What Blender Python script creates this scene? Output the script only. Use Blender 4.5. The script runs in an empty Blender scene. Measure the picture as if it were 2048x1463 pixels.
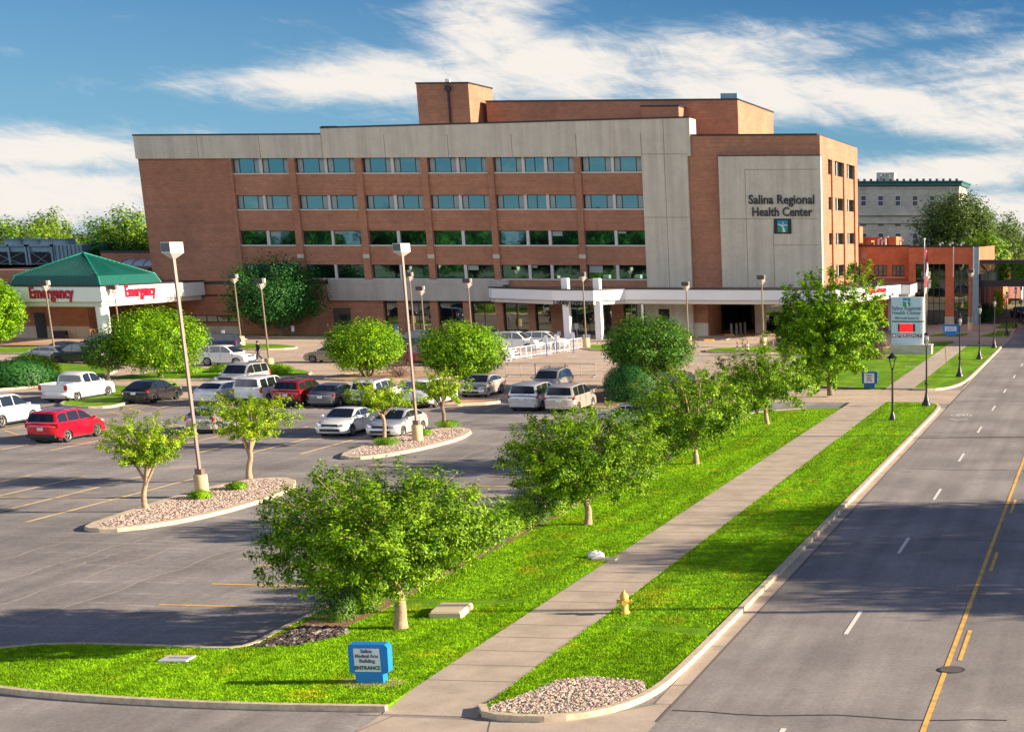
import bpy, bmesh, math, random
import numpy as np
from mathutils import Vector, Matrix, Euler
R = math.radians
PI = math.pi
scene = bpy.context.scene
col = scene.collection
random.seed(7)

# ---------------------------------------------------------------- camera model (survey of the photograph)
F_, XP, YP, HC = 3300.0, 1850.0, 1436.0, 10.9
TH = math.atan(968 / 3300.0)
PS = math.atan(365 / math.hypot(3300, 968))

def _ray(px, py):
    u = px - XP; v = py - YP
    fw = F_ * math.cos(TH) - v * math.sin(TH); dn = v * math.cos(TH) + F_ * math.sin(TH)
    c, s = math.cos(PS), math.sin(PS)
    return (-s * fw + c * u, c * fw + s * u, -dn)
def G(px, py, z=0.0):
    d = _ray(px, py); t = (z - HC) / d[2]
    return (d[0] * t, d[1] * t)
def VY(px, py, Y):
    d = _ray(px, py); t = Y / d[1]
    return (d[0] * t, HC + d[2] * t)
def VX(px, py, X):
    d = _ray(px, py); t = X / d[0]
    return (d[1] * t, HC + d[2] * t)

cam_d = bpy.data.cameras.new('camera'); cam = bpy.data.objects.new('camera', cam_d); col.objects.link(cam)
scene.camera = cam
cam.location = (0, 0, HC)
cam.rotation_euler = (PI / 2 - TH, 0, PS)
cam_d.sensor_fit = 'HORIZONTAL'; cam_d.sensor_width = 36.0
cam_d.lens = F_ / 2048 * 36.0
cam_d.shift_x = (1024 - XP) / 2048.0
cam_d.shift_y = (YP - 731.5) / 2048.0
cam_d.clip_start = 0.5; cam_d.clip_end = 6000

# ---------------------------------------------------------------- materials
MATS = {}
def mat(name, base, rough=0.8, var=0.0, scale=1.0, col2=None, bump=0.0, bscale=20.0, metal=0.0, spec=0.5,
        stretch=(1, 1, 1), detail=6.0, coat=0.0, extra=None):
    if name in MATS: return MATS[name]
    m = bpy.data.materials.new(name); m.use_nodes = True
    nt = m.node_tree; N = nt.nodes; L = nt.links
    b = N['Principled BSDF']
    b.inputs['Base Color'].default_value = (*base, 1)
    b.inputs['Roughness'].default_value = rough
    b.inputs['Metallic'].default_value = metal
    b.inputs['Specular IOR Level'].default_value = spec
    b.inputs['Coat Weight'].default_value = coat
    if var or col2 or bump:
        geo = N.new('ShaderNodeNewGeometry'); mp = N.new('ShaderNodeMapping')
        mp.inputs['Scale'].default_value = stretch
        L.new(geo.outputs['Position'], mp.inputs['Vector'])
    if var or col2:
        nz = N.new('ShaderNodeTexNoise'); nz.inputs['Scale'].default_value = scale; nz.inputs['Detail'].default_value = detail
        nz.inputs['Roughness'].default_value = 0.62
        L.new(mp.outputs[0], nz.inputs['Vector'])
        rp = N.new('ShaderNodeValToRGB')
        c2 = col2 if col2 else tuple(min(1, c * (1 + var)) for c in base)
        c1 = base if col2 else tuple(c * (1 - var) for c in base)
        rp.color_ramp.elements[0].position = 0.32; rp.color_ramp.elements[0].color = (*c1, 1)
        rp.color_ramp.elements[1].position = 0.68; rp.color_ramp.elements[1].color = (*c2, 1)
        L.new(nz.outputs['Fac'], rp.inputs['Fac'])
        out = rp.outputs['Color']
        if extra:
            out = extra(N, L, mp, out)
        L.new(out, b.inputs['Base Color'])
    if bump:
        n2 = N.new('ShaderNodeTexNoise'); n2.inputs['Scale'].default_value = bscale; n2.inputs['Detail'].default_value = 4
        L.new(mp.outputs[0], n2.inputs['Vector'])
        bp = N.new('ShaderNodeBump'); bp.inputs['Strength'].default_value = bump; bp.inputs['Distance'].default_value = 0.02
        L.new(n2.outputs['Fac'], bp.inputs['Height']); L.new(bp.outputs[0], b.inputs['Normal'])
    MATS[name] = m
    return m

def mulnoise(scale, lo, hi, p0=0.4, p1=0.6, stretch=(1, 1, 1), rot=0.0, det=5.0, tint=None):
    """multiplies the colour by a noise-driven factor (wear, stains, mottling)"""
    def f(N, L, mp, out):
        m2 = N.new('ShaderNodeMapping'); m2.inputs['Scale'].default_value = stretch; m2.inputs['Rotation'].default_value = (0, 0, rot)
        g = N.new('ShaderNodeNewGeometry'); L.new(g.outputs['Position'], m2.inputs['Vector'])
        n = N.new('ShaderNodeTexNoise'); n.inputs['Scale'].default_value = scale; n.inputs['Detail'].default_value = det
        L.new(m2.outputs[0], n.inputs['Vector'])
        r = N.new('ShaderNodeValToRGB'); r.color_ramp.elements[0].position = p0; r.color_ramp.elements[1].position = p1
        r.color_ramp.elements[0].color = (lo, lo, lo, 1)
        r.color_ramp.elements[1].color = (hi, hi, hi, 1) if tint is None else (*[hi * t for t in tint], 1)
        L.new(n.outputs['Fac'], r.inputs['Fac'])
        x = N.new('ShaderNodeMix'); x.data_type = 'RGBA'; x.blend_type = 'MULTIPLY'; x.inputs['Factor'].default_value = 1
        L.new(out, x.inputs['A']); L.new(r.outputs['Color'], x.inputs['B'])
        return x.outputs['Result']
    return f
def chain(*fs):
    def f(N, L, mp, out):
        for g in fs: out = g(N, L, mp, out)
        return out
    return f

def brick_courses(mortar=(0.33, 0.25, 0.21), w=0.42):
    def f(N, L, mp, out):
        g = N.new('ShaderNodeNewGeometry'); s = N.new('ShaderNodeSeparateXYZ'); L.new(g.outputs['Position'], s.inputs[0])
        a = N.new('ShaderNodeMath'); a.operation = 'ADD'; L.new(s.outputs[0], a.inputs[0]); L.new(s.outputs[1], a.inputs[1])
        c = N.new('ShaderNodeCombineXYZ'); L.new(a.outputs[0], c.inputs[0]); L.new(s.outputs[2], c.inputs[1])
        b = N.new('ShaderNodeTexBrick'); b.inputs['Scale'].default_value = 1.0
        b.inputs['Color1'].default_value = (1.12, 1.07, 1.05, 1); b.inputs['Color2'].default_value = (0.86, 0.85, 0.86, 1)
        b.inputs['Mortar'].default_value = (1.15, 1.3, 1.35, 1)
        b.inputs['Mortar Size'].default_value = 0.012; b.inputs['Brick Width'].default_value = w; b.inputs['Row Height'].default_value = 0.135
        L.new(c.outputs[0], b.inputs['Vector'])
        x = N.new('ShaderNodeMix'); x.data_type = 'RGBA'; x.blend_type = 'MULTIPLY'; x.inputs['Factor'].default_value = 1
        L.new(out, x.inputs['A']); L.new(b.outputs['Color'], x.inputs['B'])
        return x.outputs['Result']
    return f

ASPH = mat('asphalt_lot', (0.243, 0.223, 0.212), 0.85, var=0.14, scale=3.5, bump=0.35, bscale=40, extra=chain(
    mulnoise(0.16, 0.78, 1.3, 0.35, 0.7, rot=-0.35, stretch=(0.6, 1.6, 1)), mulnoise(0.9, 1.0, 1.5, 0.57, 0.72, rot=0.8, stretch=(0.25, 2.4, 1), tint=(1.05, 1, 0.95)),
    mulnoise(9, 0.8, 1.18, 0.3, 0.7), mulnoise(0.75, 1.0, 0.74, 0.62, 0.74), mulnoise(0.5, 0.84, 1.08, 0.38, 0.6, stretch=(1.8, .12, 1), rot=-.02)))
STREET = mat('asphalt_street', (0.262, 0.238, 0.224), 0.85, var=0.08, scale=3, bump=0.3, bscale=40, extra=chain(
    mulnoise(1.0, 0.86, 1.1, 0.35, 0.65, stretch=(1.5, 0.06, 1)), mulnoise(0.25, 0.85, 1.15, 0.4, 0.6), mulnoise(10, 0.82, 1.15, 0.3, 0.7), mulnoise(0.5, 1.0, 0.8, 0.62, 0.72)))
TAN = mat('tan_concrete', (0.52, 0.40, 0.30), 0.85, var=0.1, scale=0.5, extra=chain(
    mulnoise(0.2, 0.85, 1.1, 0.35, 0.65, stretch=(0.5, 2, 1)), mulnoise(2.5, 0.88, 1.06, 0.4, 0.6)))
CONC = mat('sidewalk_concrete', (0.47, 0.385, 0.305), 0.85, var=0.07, scale=2.2, bump=0.2, bscale=50, extra=chain(
    mulnoise(0.8, 0.86, 1.07, 0.35, 0.6), mulnoise(14, 0.9, 1.07, 0.3, 0.7)))
KERB = mat('kerb_concrete', (0.56, 0.46, 0.33), 0.85, var=0.1, scale=1.5, extra=mulnoise(6, 0.85, 1.08, 0.35, 0.6))
JOINT = mat('joint_dark', (0.16, 0.13, 0.105), 0.9)
SEAL = mat('crack_sealant', (0.035, 0.03, 0.03), 0.6)
LAWN = mat('lawn_grass', (0.105, 0.27, 0.004), 0.9, col2=(0.215, 0.42, 0.008), scale=2.2, bump=1.0, bscale=18, spec=0.15, extra=chain(
    mulnoise(0.35, 0.8, 1.12, 0.35, 0.65), mulnoise(16, 0.55, 1.25, 0.35, 0.65, det=2), mulnoise(0.55, 1.0, 1.08, 0.56, 0.7, tint=(1.6, .98, 1.6)), mulnoise(0.45, .86, 1.08, .44, .56, stretch=(2.2, .25, 1), rot=.5)))
BLADE = mat('grass_blade', (0.11, 0.29, 0.003), 0.8, col2=(0.31, 0.54, 0.010), scale=5, spec=0.05, extra=chain(mulnoise(0.55, 1.0, 1.08, 0.56, 0.7, tint=(1.6, .98, 1.6)), mulnoise(0.45, .8, 1.1, .44, .56, stretch=(2.2, .25, 1), rot=.5), mulnoise(2.5, .75, 1.15, .35, .65)))
MULCH = mat('mulch', (0.16, 0.085, 0.045), 0.95, col2=(0.30, 0.17, 0.10), scale=9, bump=1.0, bscale=14)
DIRT = mat('bare_soil', (0.42, 0.26, 0.15), 0.95, var=0.15, scale=1.0)
GRAV = mat('gravel_bed_base', (0.30, 0.20, 0.145), 0.95, col2=(0.55, 0.42, 0.33), scale=12, bump=1.0, bscale=16)
ROCKS = [mat('river_stone_pale', (0.62, 0.50, 0.42), 0.8, var=.2, scale=9), mat('river_stone_pink', (0.50, 0.33, 0.26), 0.8, var=.2, scale=9),
         mat('river_stone_grey', (0.26, 0.215, 0.20), 0.8, var=.2, scale=9)]
DROCK = mat('dark_stone', (0.06, 0.045, 0.04), 0.85, var=.3, scale=6)
YEL = mat('yellow_paint', (0.80, 0.46, 0.10), 0.7, var=0.10, scale=5, extra=mulnoise(3.0, 0.62, 1.05, 0.3, 0.5))
YELD = mat('worn_yellow_paint', (0.80, 0.56, 0.26), 0.8, var=0.12, scale=5, extra=mulnoise(1.6, 0.62, 1.05, 0.3, 0.5))
WHT = mat('white_road_paint', (0.75, 0.72, 0.66), 0.7, var=.06, scale=6)
BLUP = mat('faded_blue_paint', (0.28, 0.38, 0.44), 0.8, var=.15, scale=3)
GROUNDM = mat('far_ground', (0.10, 0.13, 0.05), 0.95, var=0.3, scale=0.05)

BRICK = mat('brown_brick', (0.375, 0.170, 0.100), 0.85, var=0.10, scale=1.2, extra=chain(brick_courses(), mulnoise(0.22, 0.88, 1.1, 0.35, 0.65), mulnoise(1.0, 0.92, 1.06, 0.35, 0.65, stretch=(0.15, .15, 6))))
BRICKO = mat('orange_brick', (0.50, 0.175, 0.07), 0.85, var=0.08, scale=1.2, extra=chain(brick_courses(), mulnoise(0.3, 0.92, 1.06, 0.35, 0.65)))
BRICKR = mat('red_brick', (0.52, 0.15, 0.07), 0.85, var=0.08, scale=1.2, extra=chain(brick_courses(), mulnoise(0.3, 0.9, 1.08, 0.35, 0.65)))
PANEL = mat('precast_concrete', (0.59, 0.53, 0.43), 0.85, var=0.07, scale=0.8, extra=chain(mulnoise(0.9, 0.89, 1.05, 0.36, 0.6, stretch=(1.8, 1.8, 0.10)), mulnoise(7, 0.93, 1.05, 0.3, 0.7)))
PANELD = mat('grey_precast_band', (0.42, 0.385, 0.35), 0.85, var=0.07, scale=0.8, extra=mulnoise(0.9, 0.88, 1.05, 0.36, 0.6, stretch=(1.2, 1.2, 0.15)))
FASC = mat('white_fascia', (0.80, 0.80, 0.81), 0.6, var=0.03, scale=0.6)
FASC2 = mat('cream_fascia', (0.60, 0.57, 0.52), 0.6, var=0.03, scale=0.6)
COPE = mat('dark_coping', (0.045, 0.035, 0.04), 0.5, metal=0.4)
WFRAME = mat('dark_window_frame', (0.02, 0.02, 0.022), 0.4)
MULL = mat('pale_mullion', (0.58, 0.56, 0.52), 0.6)
SILL = mat('window_sill_stone', (0.62, 0.58, 0.5), 0.7)
ROOFM = mat('flat_roof_membrane', (0.25, 0.24, 0.22), 0.9, var=.1)
SOFF = mat('soffit_dark', (0.09, 0.075, 0.065), 0.8)
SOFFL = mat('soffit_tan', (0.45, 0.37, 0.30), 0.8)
def glassmat(name, c, refl, rough=0.02):
    m = bpy.data.materials.new(name); m.use_nodes = True
    nt = m.node_tree; N = nt.nodes; L = nt.links
    b = N['Principled BSDF']; b.inputs['Base Color'].default_value = (*c, 1); b.inputs['Roughness'].default_value = 0.08
    b.inputs['Specular IOR Level'].default_value = 0.5
    g = N.new('ShaderNodeBsdfGlossy'); g.inputs['Color'].default_value = (*refl, 1); g.inputs['Roughness'].default_value = rough
    geo = N.new('ShaderNodeNewGeometry')
    nz = N.new('ShaderNodeTexNoise'); nz.inputs['Scale'].default_value = 0.7; nz.inputs['Detail'].default_value = 1
    L.new(geo.outputs['Position'], nz.inputs['Vector'])
    bp = N.new('ShaderNodeBump'); bp.inputs['Strength'].default_value = 0.12; bp.inputs['Distance'].default_value = 0.02
    L.new(nz.outputs['Fac'], bp.inputs['Height']); L.new(bp.outputs[0], g.inputs['Normal'])
    mx = N.new('ShaderNodeMixShader'); mx.inputs['Fac'].default_value = 0.85
    L.new(b.outputs[0], mx.inputs[1]); L.new(g.outputs[0], mx.inputs[2])
    L.new(mx.outputs[0], N['Material Output'].inputs['Surface'])
    return m
GLASS = glassmat('tinted_window_glass', (0.012, 0.02, 0.02), (0.22, 0.37, 0.36))
GLASSD = glassmat('dark_lobby_glass', (0.012, 0.013, 0.013), (0.17, 0.19, 0.18))
CARGL = mat('car_glass', (0.012, 0.015, 0.018), 0.06, spec=0.9, coat=0.5)
TYRE = mat('tyre_rubber', (0.018, 0.018, 0.018), 0.8)
RIMM = mat('alloy_rim', (0.55, 0.55, 0.56), 0.3, metal=0.7)
RIMD = mat('dark_rim', (0.06, 0.06, 0.065), 0.35, metal=0.6)
TRIM = mat('black_plastic_trim', (0.02, 0.02, 0.022), 0.55)
CHROME = mat('chrome', (0.7, 0.7, 0.72), 0.15, metal=1.0)
HEADL = mat('headlight_glass', (0.75, 0.77, 0.8), 0.1, spec=0.8)
TAILL = mat('taillight_red', (0.55, 0.01, 0.015), 0.2, spec=0.7)
PLATE = mat('plate_white', (0.7, 0.7, 0.72), 0.5)
def paint(name, c, metal=0.0, rough=0.22):
    return mat('paint_' + name, c, rough, metal=metal, coat=1.0)
POLEM = mat('bronze_pole', (0.235, 0.165, 0.14), 0.45, metal=0.3)
POLEW = mat('tan_lamp_head', (0.62, 0.57, 0.50), 0.5)
LENS = mat('lamp_lens_grey', (0.10, 0.12, 0.14), 0.2, spec=0.8)
BLACKM = mat('black_iron', (0.012, 0.012, 0.014), 0.4)
HEADDK = mat('dark_lamp_head', (0.03, 0.025, 0.025), 0.45)
PEDC = mat('concrete_pedestal', (0.58, 0.42, 0.24), 0.85, var=.08, scale=3)
BLUE = mat('blue_sign_paint', (0.012, 0.22, 0.62), 0.4)
BLUED = mat('dark_blue_sign_paint', (0.008, 0.10, 0.34), 0.4)
SIGNW = mat('sign_white', (0.72, 0.75, 0.80), 0.5)
SIGNB = mat('sign_pale_blue', (0.46, 0.62, 0.74), 0.5)
BLIND = mat('pale_blind_pane', (.27, .32, .32), .25, spec=.8)
TXTD = mat('dark_lettering', (0.02, 0.025, 0.04), 0.5)
TXTG = mat('grey_blue_lettering', (0.12, 0.16, 0.24), 0.5)
TXTGR = mat('green_lettering', (0.005, 0.12, 0.07), 0.5)
TXTR = mat('red_lettering', (0.42, 0.004, 0.03), 0.4)
REDB = mat('dark_red_band', (0.20, 0.008, 0.035), 0.5)
LOGOB = mat('logo_blue', (0.01, 0.26, 0.48), 0.5)
LOGOG = mat('logo_green', (0.02, 0.28, 0.16), 0.5)
LOGOW = mat('logo_white', (0.75, 0.8, 0.75), 0.5)
HYD = mat('hydrant_yellow', (0.72, 0.47, 0.09), 0.5, var=.12, scale=12)
GREENR = mat('green_metal_roof', (0.002, 0.095, 0.075), 0.45, metal=0.0, var=.06, scale=0.8)
GREENR2 = mat('green_roof_ridge', (0.01, 0.24, 0.16), 0.45)
STEELB = mat('bluegrey_steel', (0.22, 0.32, 0.38), 0.5, metal=.3, var=.12, scale=1.5)
LOUV = mat('dark_louvre', (0.012, 0.012, 0.016), 0.8)
STONE = mat('old_limestone', (0.48, 0.44, 0.38), 0.85, var=0.12, scale=0.9, extra=chain(brick_courses(w=1.1), mulnoise(0.3, 0.85, 1.1, 0.35, 0.65)))
TEAL = mat('verdigris_cornice', (0.03, 0.12, 0.12), 0.6)
ORNG = mat('cone_orange', (0.85, 0.09, 0.02), 0.5)
WHITEP = mat('white_plastic', (0.8, 0.8, 0.82), 0.5)
BARK = mat('bark_grey', (0.20, 0.145, 0.10), 0.9, var=.3, scale=8, bump=.8, bscale=15)
BARKT = mat('bark_tan', (0.40, 0.27, 0.17), 0.9, var=.25, scale=8, bump=.8, bscale=15)
BARKD = mat('bark_dark', (0.07, 0.05, 0.04), 0.9, var=.3, scale=8)

def leafmat(name, c1, c2, trans=0.35, scale=1.5):
    m = bpy.data.materials.new(name); m.use_nodes = True
    nt = m.node_tree; N = nt.nodes; L = nt.links
    b = N['Principled BSDF']; b.inputs['Roughness'].default_value = 0.55; b.inputs['Specular IOR Level'].default_value = 0.2
    geo = N.new('ShaderNodeNewGeometry')
    nz = N.new('ShaderNodeTexNoise'); nz.inputs['Scale'].default_value = scale; nz.inputs['Detail'].default_value = 3
    L.new(geo.outputs['Position'], nz.inputs['Vector'])
    n2 = N.new('ShaderNodeTexWhiteNoise'); 
    at = N.new('ShaderNodeAttribute'); at.attribute_name = 'leafrnd'
    ad = N.new('ShaderNodeMath'); ad.operation = 'MULTIPLY_ADD'; ad.inputs[1].default_value = 0.5; 
    L.new(at.outputs['Fac'], ad.inputs[0]); L.new(nz.outputs['Fac'], ad.inputs[2])
    mr = N.new('ShaderNodeMapRange'); mr.inputs['From Min'].default_value = 0.50; mr.inputs['From Max'].default_value = 1.05
    L.new(ad.outputs[0], mr.inputs['Value'])
    rp = N.new('ShaderNodeMix'); rp.data_type = 'RGBA'; rp.inputs['A'].default_value = (*c1, 1); rp.inputs['B'].default_value = (*c2, 1)
    L.new(mr.outputs[0], rp.inputs['Factor']); L.new(rp.outputs['Result'], b.inputs['Base Color'])
    t = N.new('ShaderNodeBsdfTranslucent'); L.new(rp.outputs['Result'], t.inputs['Color'])
    mx = N.new('ShaderNodeMixShader'); mx.inputs['Fac'].default_value = trans
    L.new(b.outputs[0], mx.inputs[1]); L.new(t.outputs[0], mx.inputs[2]); L.new(mx.outputs[0], N['Material Output'].inputs['Surface'])
    return m
LF_MID = leafmat('leaf_mid_green', (0.022, 0.10, 0.005), (0.34, 0.56, 0.014), 0.28)
LF_YEL = leafmat('leaf_yellow_green', (0.07, 0.20, 0.006), (0.52, 0.68, 0.022), 0.28)
LF_BRI = leafmat('leaf_bright_green', (0.020, 0.12, 0.004), (0.38, 0.64, 0.010), 0.24)
LF_DRK = leafmat('leaf_dark_green', (0.008, 0.07, 0.015), (0.06, 0.20, 0.035), 0.2)
LF_FAR = leafmat('leaf_far_green', (0.06, 0.19, 0.012), (0.36, 0.50, 0.05), 0.35, 0.35)
LF_OLV = leafmat('leaf_olive', (0.06, 0.12, 0.03), (0.17, 0.25, 0.05), 0.35, 0.4)
LF_HDG = leafmat('leaf_hedge', (0.014, 0.085, 0.010), (0.15, 0.32, 0.018), 0.2)
LF_RED = leafmat('leaf_reddish_twig', (0.12, 0.06, 0.05), (0.28, 0.17, 0.14), 0.3)

# ---------------------------------------------------------------- mesh builder
class MB:
    def __init__(s): s.v = []; s.f = []; s.m = []; s.sm = []
    def add(s, vs, fs, mi=0, smooth=False):
        o = len(s.v); s.v.extend([tuple(p) for p in vs])
        for f in fs: s.f.append([i + o for i in f]); s.m.append(mi); s.sm.append(smooth)
        return s
    def box(s, x0, x1, y0, y1, z0, z1, mi=0):
        vs = [(x, y, z) for z in (z0, z1) for y in (y0, y1) for x in (x0, x1)]
        return s.add(vs, [(0, 2, 3, 1), (4, 5, 7, 6), (0, 1, 5, 4), (2, 6, 7, 3), (0, 4, 6, 2), (1, 3, 7, 5)], mi)
    def rbox(s, c, size, rot=(0, 0, 0), mi=0, taper=1.0):
        M = Euler(rot).to_matrix(); vs = []
        for z in (-.5, .5):
            k = taper if z > 0 else 1
            for y in (-.5, .5):
                for x in (-.5, .5):
                    vs.append(Vector(c) + M @ Vector((x * size[0] * k, y * size[1] * k, z * size[2])))
        return s.add(vs, [(0, 2, 3, 1), (4, 5, 7, 6), (0, 1, 5, 4), (2, 6, 7, 3), (0, 4, 6, 2), (1, 3, 7, 5)], mi)
    def bbox(s, c, size, b=0.03, rotz=0.0, mi=0):
        """bevelled box: vertical edges and top edge chamfered"""
        x, y = size[0] / 2, size[1] / 2
        def ring(dx, dy, bb, z):
            pts = [(-dx + bb, -dy), (dx - bb, -dy), (dx, -dy + bb), (dx, dy - bb), (dx - bb, dy), (-dx + bb, dy), (-dx, dy - bb), (-dx, -dy + bb)]
            c_, s_ = math.cos(rotz), math.sin(rotz)
            return [(c[0] + px * c_ - py * s_, c[1] + px * s_ + py * c_, z) for px, py in pts]
        z0, z1 = c[2] - size[2] / 2, c[2] + size[2] / 2
        rs = ring(x, y, b, z0) + ring(x, y, b, z1 - b) + ring(x - b, y - b, b, z1)
        fs = [tuple(range(7, -1, -1)), tuple(range(16, 24))]
        for k in (0, 8):
            for i in range(8): fs.append((k + i, k + (i + 1) % 8, k + 8 + (i + 1) % 8, k + 8 + i))
        return s.add(rs, fs, mi)
    def prism(s, poly, z0, z1, mi=0, mside=None):
        n = len(poly)
        if sum(poly[i][0] * poly[(i + 1) % n][1] - poly[(i + 1) % n][0] * poly[i][1] for i in range(n)) < 0: poly = poly[::-1]
        vs = [(x, y, z0) for x, y in poly] + [(x, y, z1) for x, y in poly]
        s.add(vs, [tuple(range(n, 2 * n))], mi)
        s.add(vs, [tuple(range(n - 1, -1, -1))] + [(i, (i + 1) % n, n + (i + 1) % n, n + i) for i in range(n)], mi if mside is None else mside)
        return s
    def tube(s, pts, rad, n=8, mi=0, cap=True, smooth=True):
        pts = [Vector(p) for p in pts]; rings = []
        if not hasattr(rad, '__len__'): rad = [rad] * len(pts)
        ref = None
        for i, p in enumerate(pts):
            d = (pts[min(i + 1, len(pts) - 1)] - pts[max(i - 1, 0)]).normalized()
            if ref is None: ref = d.cross(Vector((0, 0, 1))) if abs(d.z) < .9 else d.cross(Vector((0, 1, 0)))
            a = ref - d * ref.dot(d)
            if a.length < 1e-4: a = d.cross(Vector((1, 0, 0)))
            a.normalize(); ref = a; b = d.cross(a)
            rings.append([p + (a * math.cos(2 * PI * k / n) + b * math.sin(2 * PI * k / n)) * rad[i] for k in range(n)])
        vs = [q for r in rings for q in r]; fs = []
        for i in range(len(pts) - 1):
            for k in range(n): fs.append((i * n + k, i * n + (k + 1) % n, (i + 1) * n + (k + 1) % n, (i + 1) * n + k))
        s.add(vs, fs, mi, smooth)
        if cap: s.add(rings[0], [tuple(range(n))], mi); s.add(rings[-1], [tuple(range(n - 1, -1, -1))], mi)
        return s
    def lathe(s, prof, c=(0, 0, 0), n=16, mi=0, axis='z', smooth=True):
        vs = []
        for r, h in prof:
            for k in range(n):
                a = 2 * PI * k / n
                if axis == 'z': vs.append((c[0] + r * math.cos(a), c[1] + r * math.sin(a), c[2] + h))
                elif axis == 'y': vs.append((c[0] + r * math.cos(a), c[1] + h, c[2] + r * math.sin(a)))
                else: vs.append((c[0] + h, c[1] + r * math.cos(a), c[2] + r * math.sin(a)))
        fs = []
        for i in range(len(prof) - 1):
            for k in range(n): fs.append((i * n + k, i * n + (k + 1) % n, (i + 1) * n + (k + 1) % n, (i + 1) * n + k))
        s.add(vs, fs, mi, smooth)
        m = len(prof) - 1
        s.add(vs[:n], [tuple(range(n - 1, -1, -1))], mi); s.add(vs[m * n:], [tuple(range(n))], mi)
        return s
    def mesh(s, name, mats):
        me = bpy.data.meshes.new(name); me.from_pydata(s.v, [], s.f)
        for m in (mats if isinstance(mats, (list, tuple)) else [mats]): me.materials.append(m)
        me.polygons.foreach_set('material_index', s.m); me.polygons.foreach_set('use_smooth', s.sm); me.update()
        return me
    def build(s, name, mats, parent=None, world=False, **kw):
        if world and parent is not None:
            l = parent.location; s.v = [(x - l[0], y - l[1], z - l[2]) for x, y, z in s.v]
        return link(name, s.mesh(name, mats), parent, **kw)

def link(name, me, parent=None, label=None, cat=None, group=None, kind=None, loc=None, rotz=None):
    o = bpy.data.objects.new(name, me); col.objects.link(o)
    if parent is not None: o.parent = parent
    if loc is not None: o.location = loc
    if rotz is not None: o.rotation_euler = (0, 0, rotz)
    tag(o, label, cat, group, kind)
    return o
def tag(o, label=None, cat=None, group=None, kind=None):
    if label: o['label'] = label
    if cat: o['category'] = cat
    if group: o['group'] = group
    if kind: o['kind'] = kind
    return o
def thing(name, label, cat, loc=(0, 0, 0), rotz=0.0, group=None):
    o = bpy.data.objects.new(name, None); col.objects.link(o); o.location = loc; o.rotation_euler = (0, 0, rotz)
    o.empty_display_size = 0.3
    return tag(o, label, cat, group)
def kids(o): return [c for c in bpy.data.objects if c.parent == o]
def copy_tree(o, parent=None):
    c = o.copy(); col.objects.link(c); c.parent = parent
    for ch in list(KIDS.get(o.name, [])) or kids(o): copy_tree(ch, c)
    return c
KIDS = {}

def text_mesh(txt, size, depth=0.02, align='CENTER', sx=1.0, bold=0.0, spacing=1.0, serif=False):
    cu = bpy.data.curves.new('txt', 'FONT'); cu.body = txt; cu.size = size; cu.extrude = depth / 2
    cu.align_x = align; cu.align_y = 'CENTER'; cu.offset = bold; cu.space_character = spacing; cu.resolution_u = 3; cu.space_line = 1.0
    o = bpy.data.objects.new('txt', cu); col.objects.link(o)
    dg = bpy.context.evaluated_depsgraph_get(); me = bpy.data.meshes.new_from_object(o.evaluated_get(dg))
    bpy.data.objects.remove(o); bpy.data.curves.remove(cu)
    # upright, facing -y
    me.transform(Matrix.Rotation(PI / 2, 4, 'X') @ Matrix.Diagonal((sx, 1, 1, 1)))
    return me
def lettering(txt, size, m, parent, loc, depth=0.03, sx=1.0, bold=0.0, rotz=0.0, name='lettering', label=None, spacing=1.0, width=None):
    me = text_mesh(txt, size, depth, sx=sx, bold=bold, spacing=spacing)
    if width:
        xs_ = [v.co.x for v in me.vertices]; k_ = width / (max(xs_) - min(xs_)); me.transform(Matrix.Diagonal((k_, 1, 1, 1)))
    me.materials.clear(); me.materials.append(m); me.name = name
    o = link(name, me, parent, label=label); o.location = loc; o.rotation_euler = (0, 0, rotz)
    return o
def mb_of(name, label, mats, build, **kw): 
    m = MB(); build(m); return m.build(name, mats, label=label, **kw)
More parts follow.
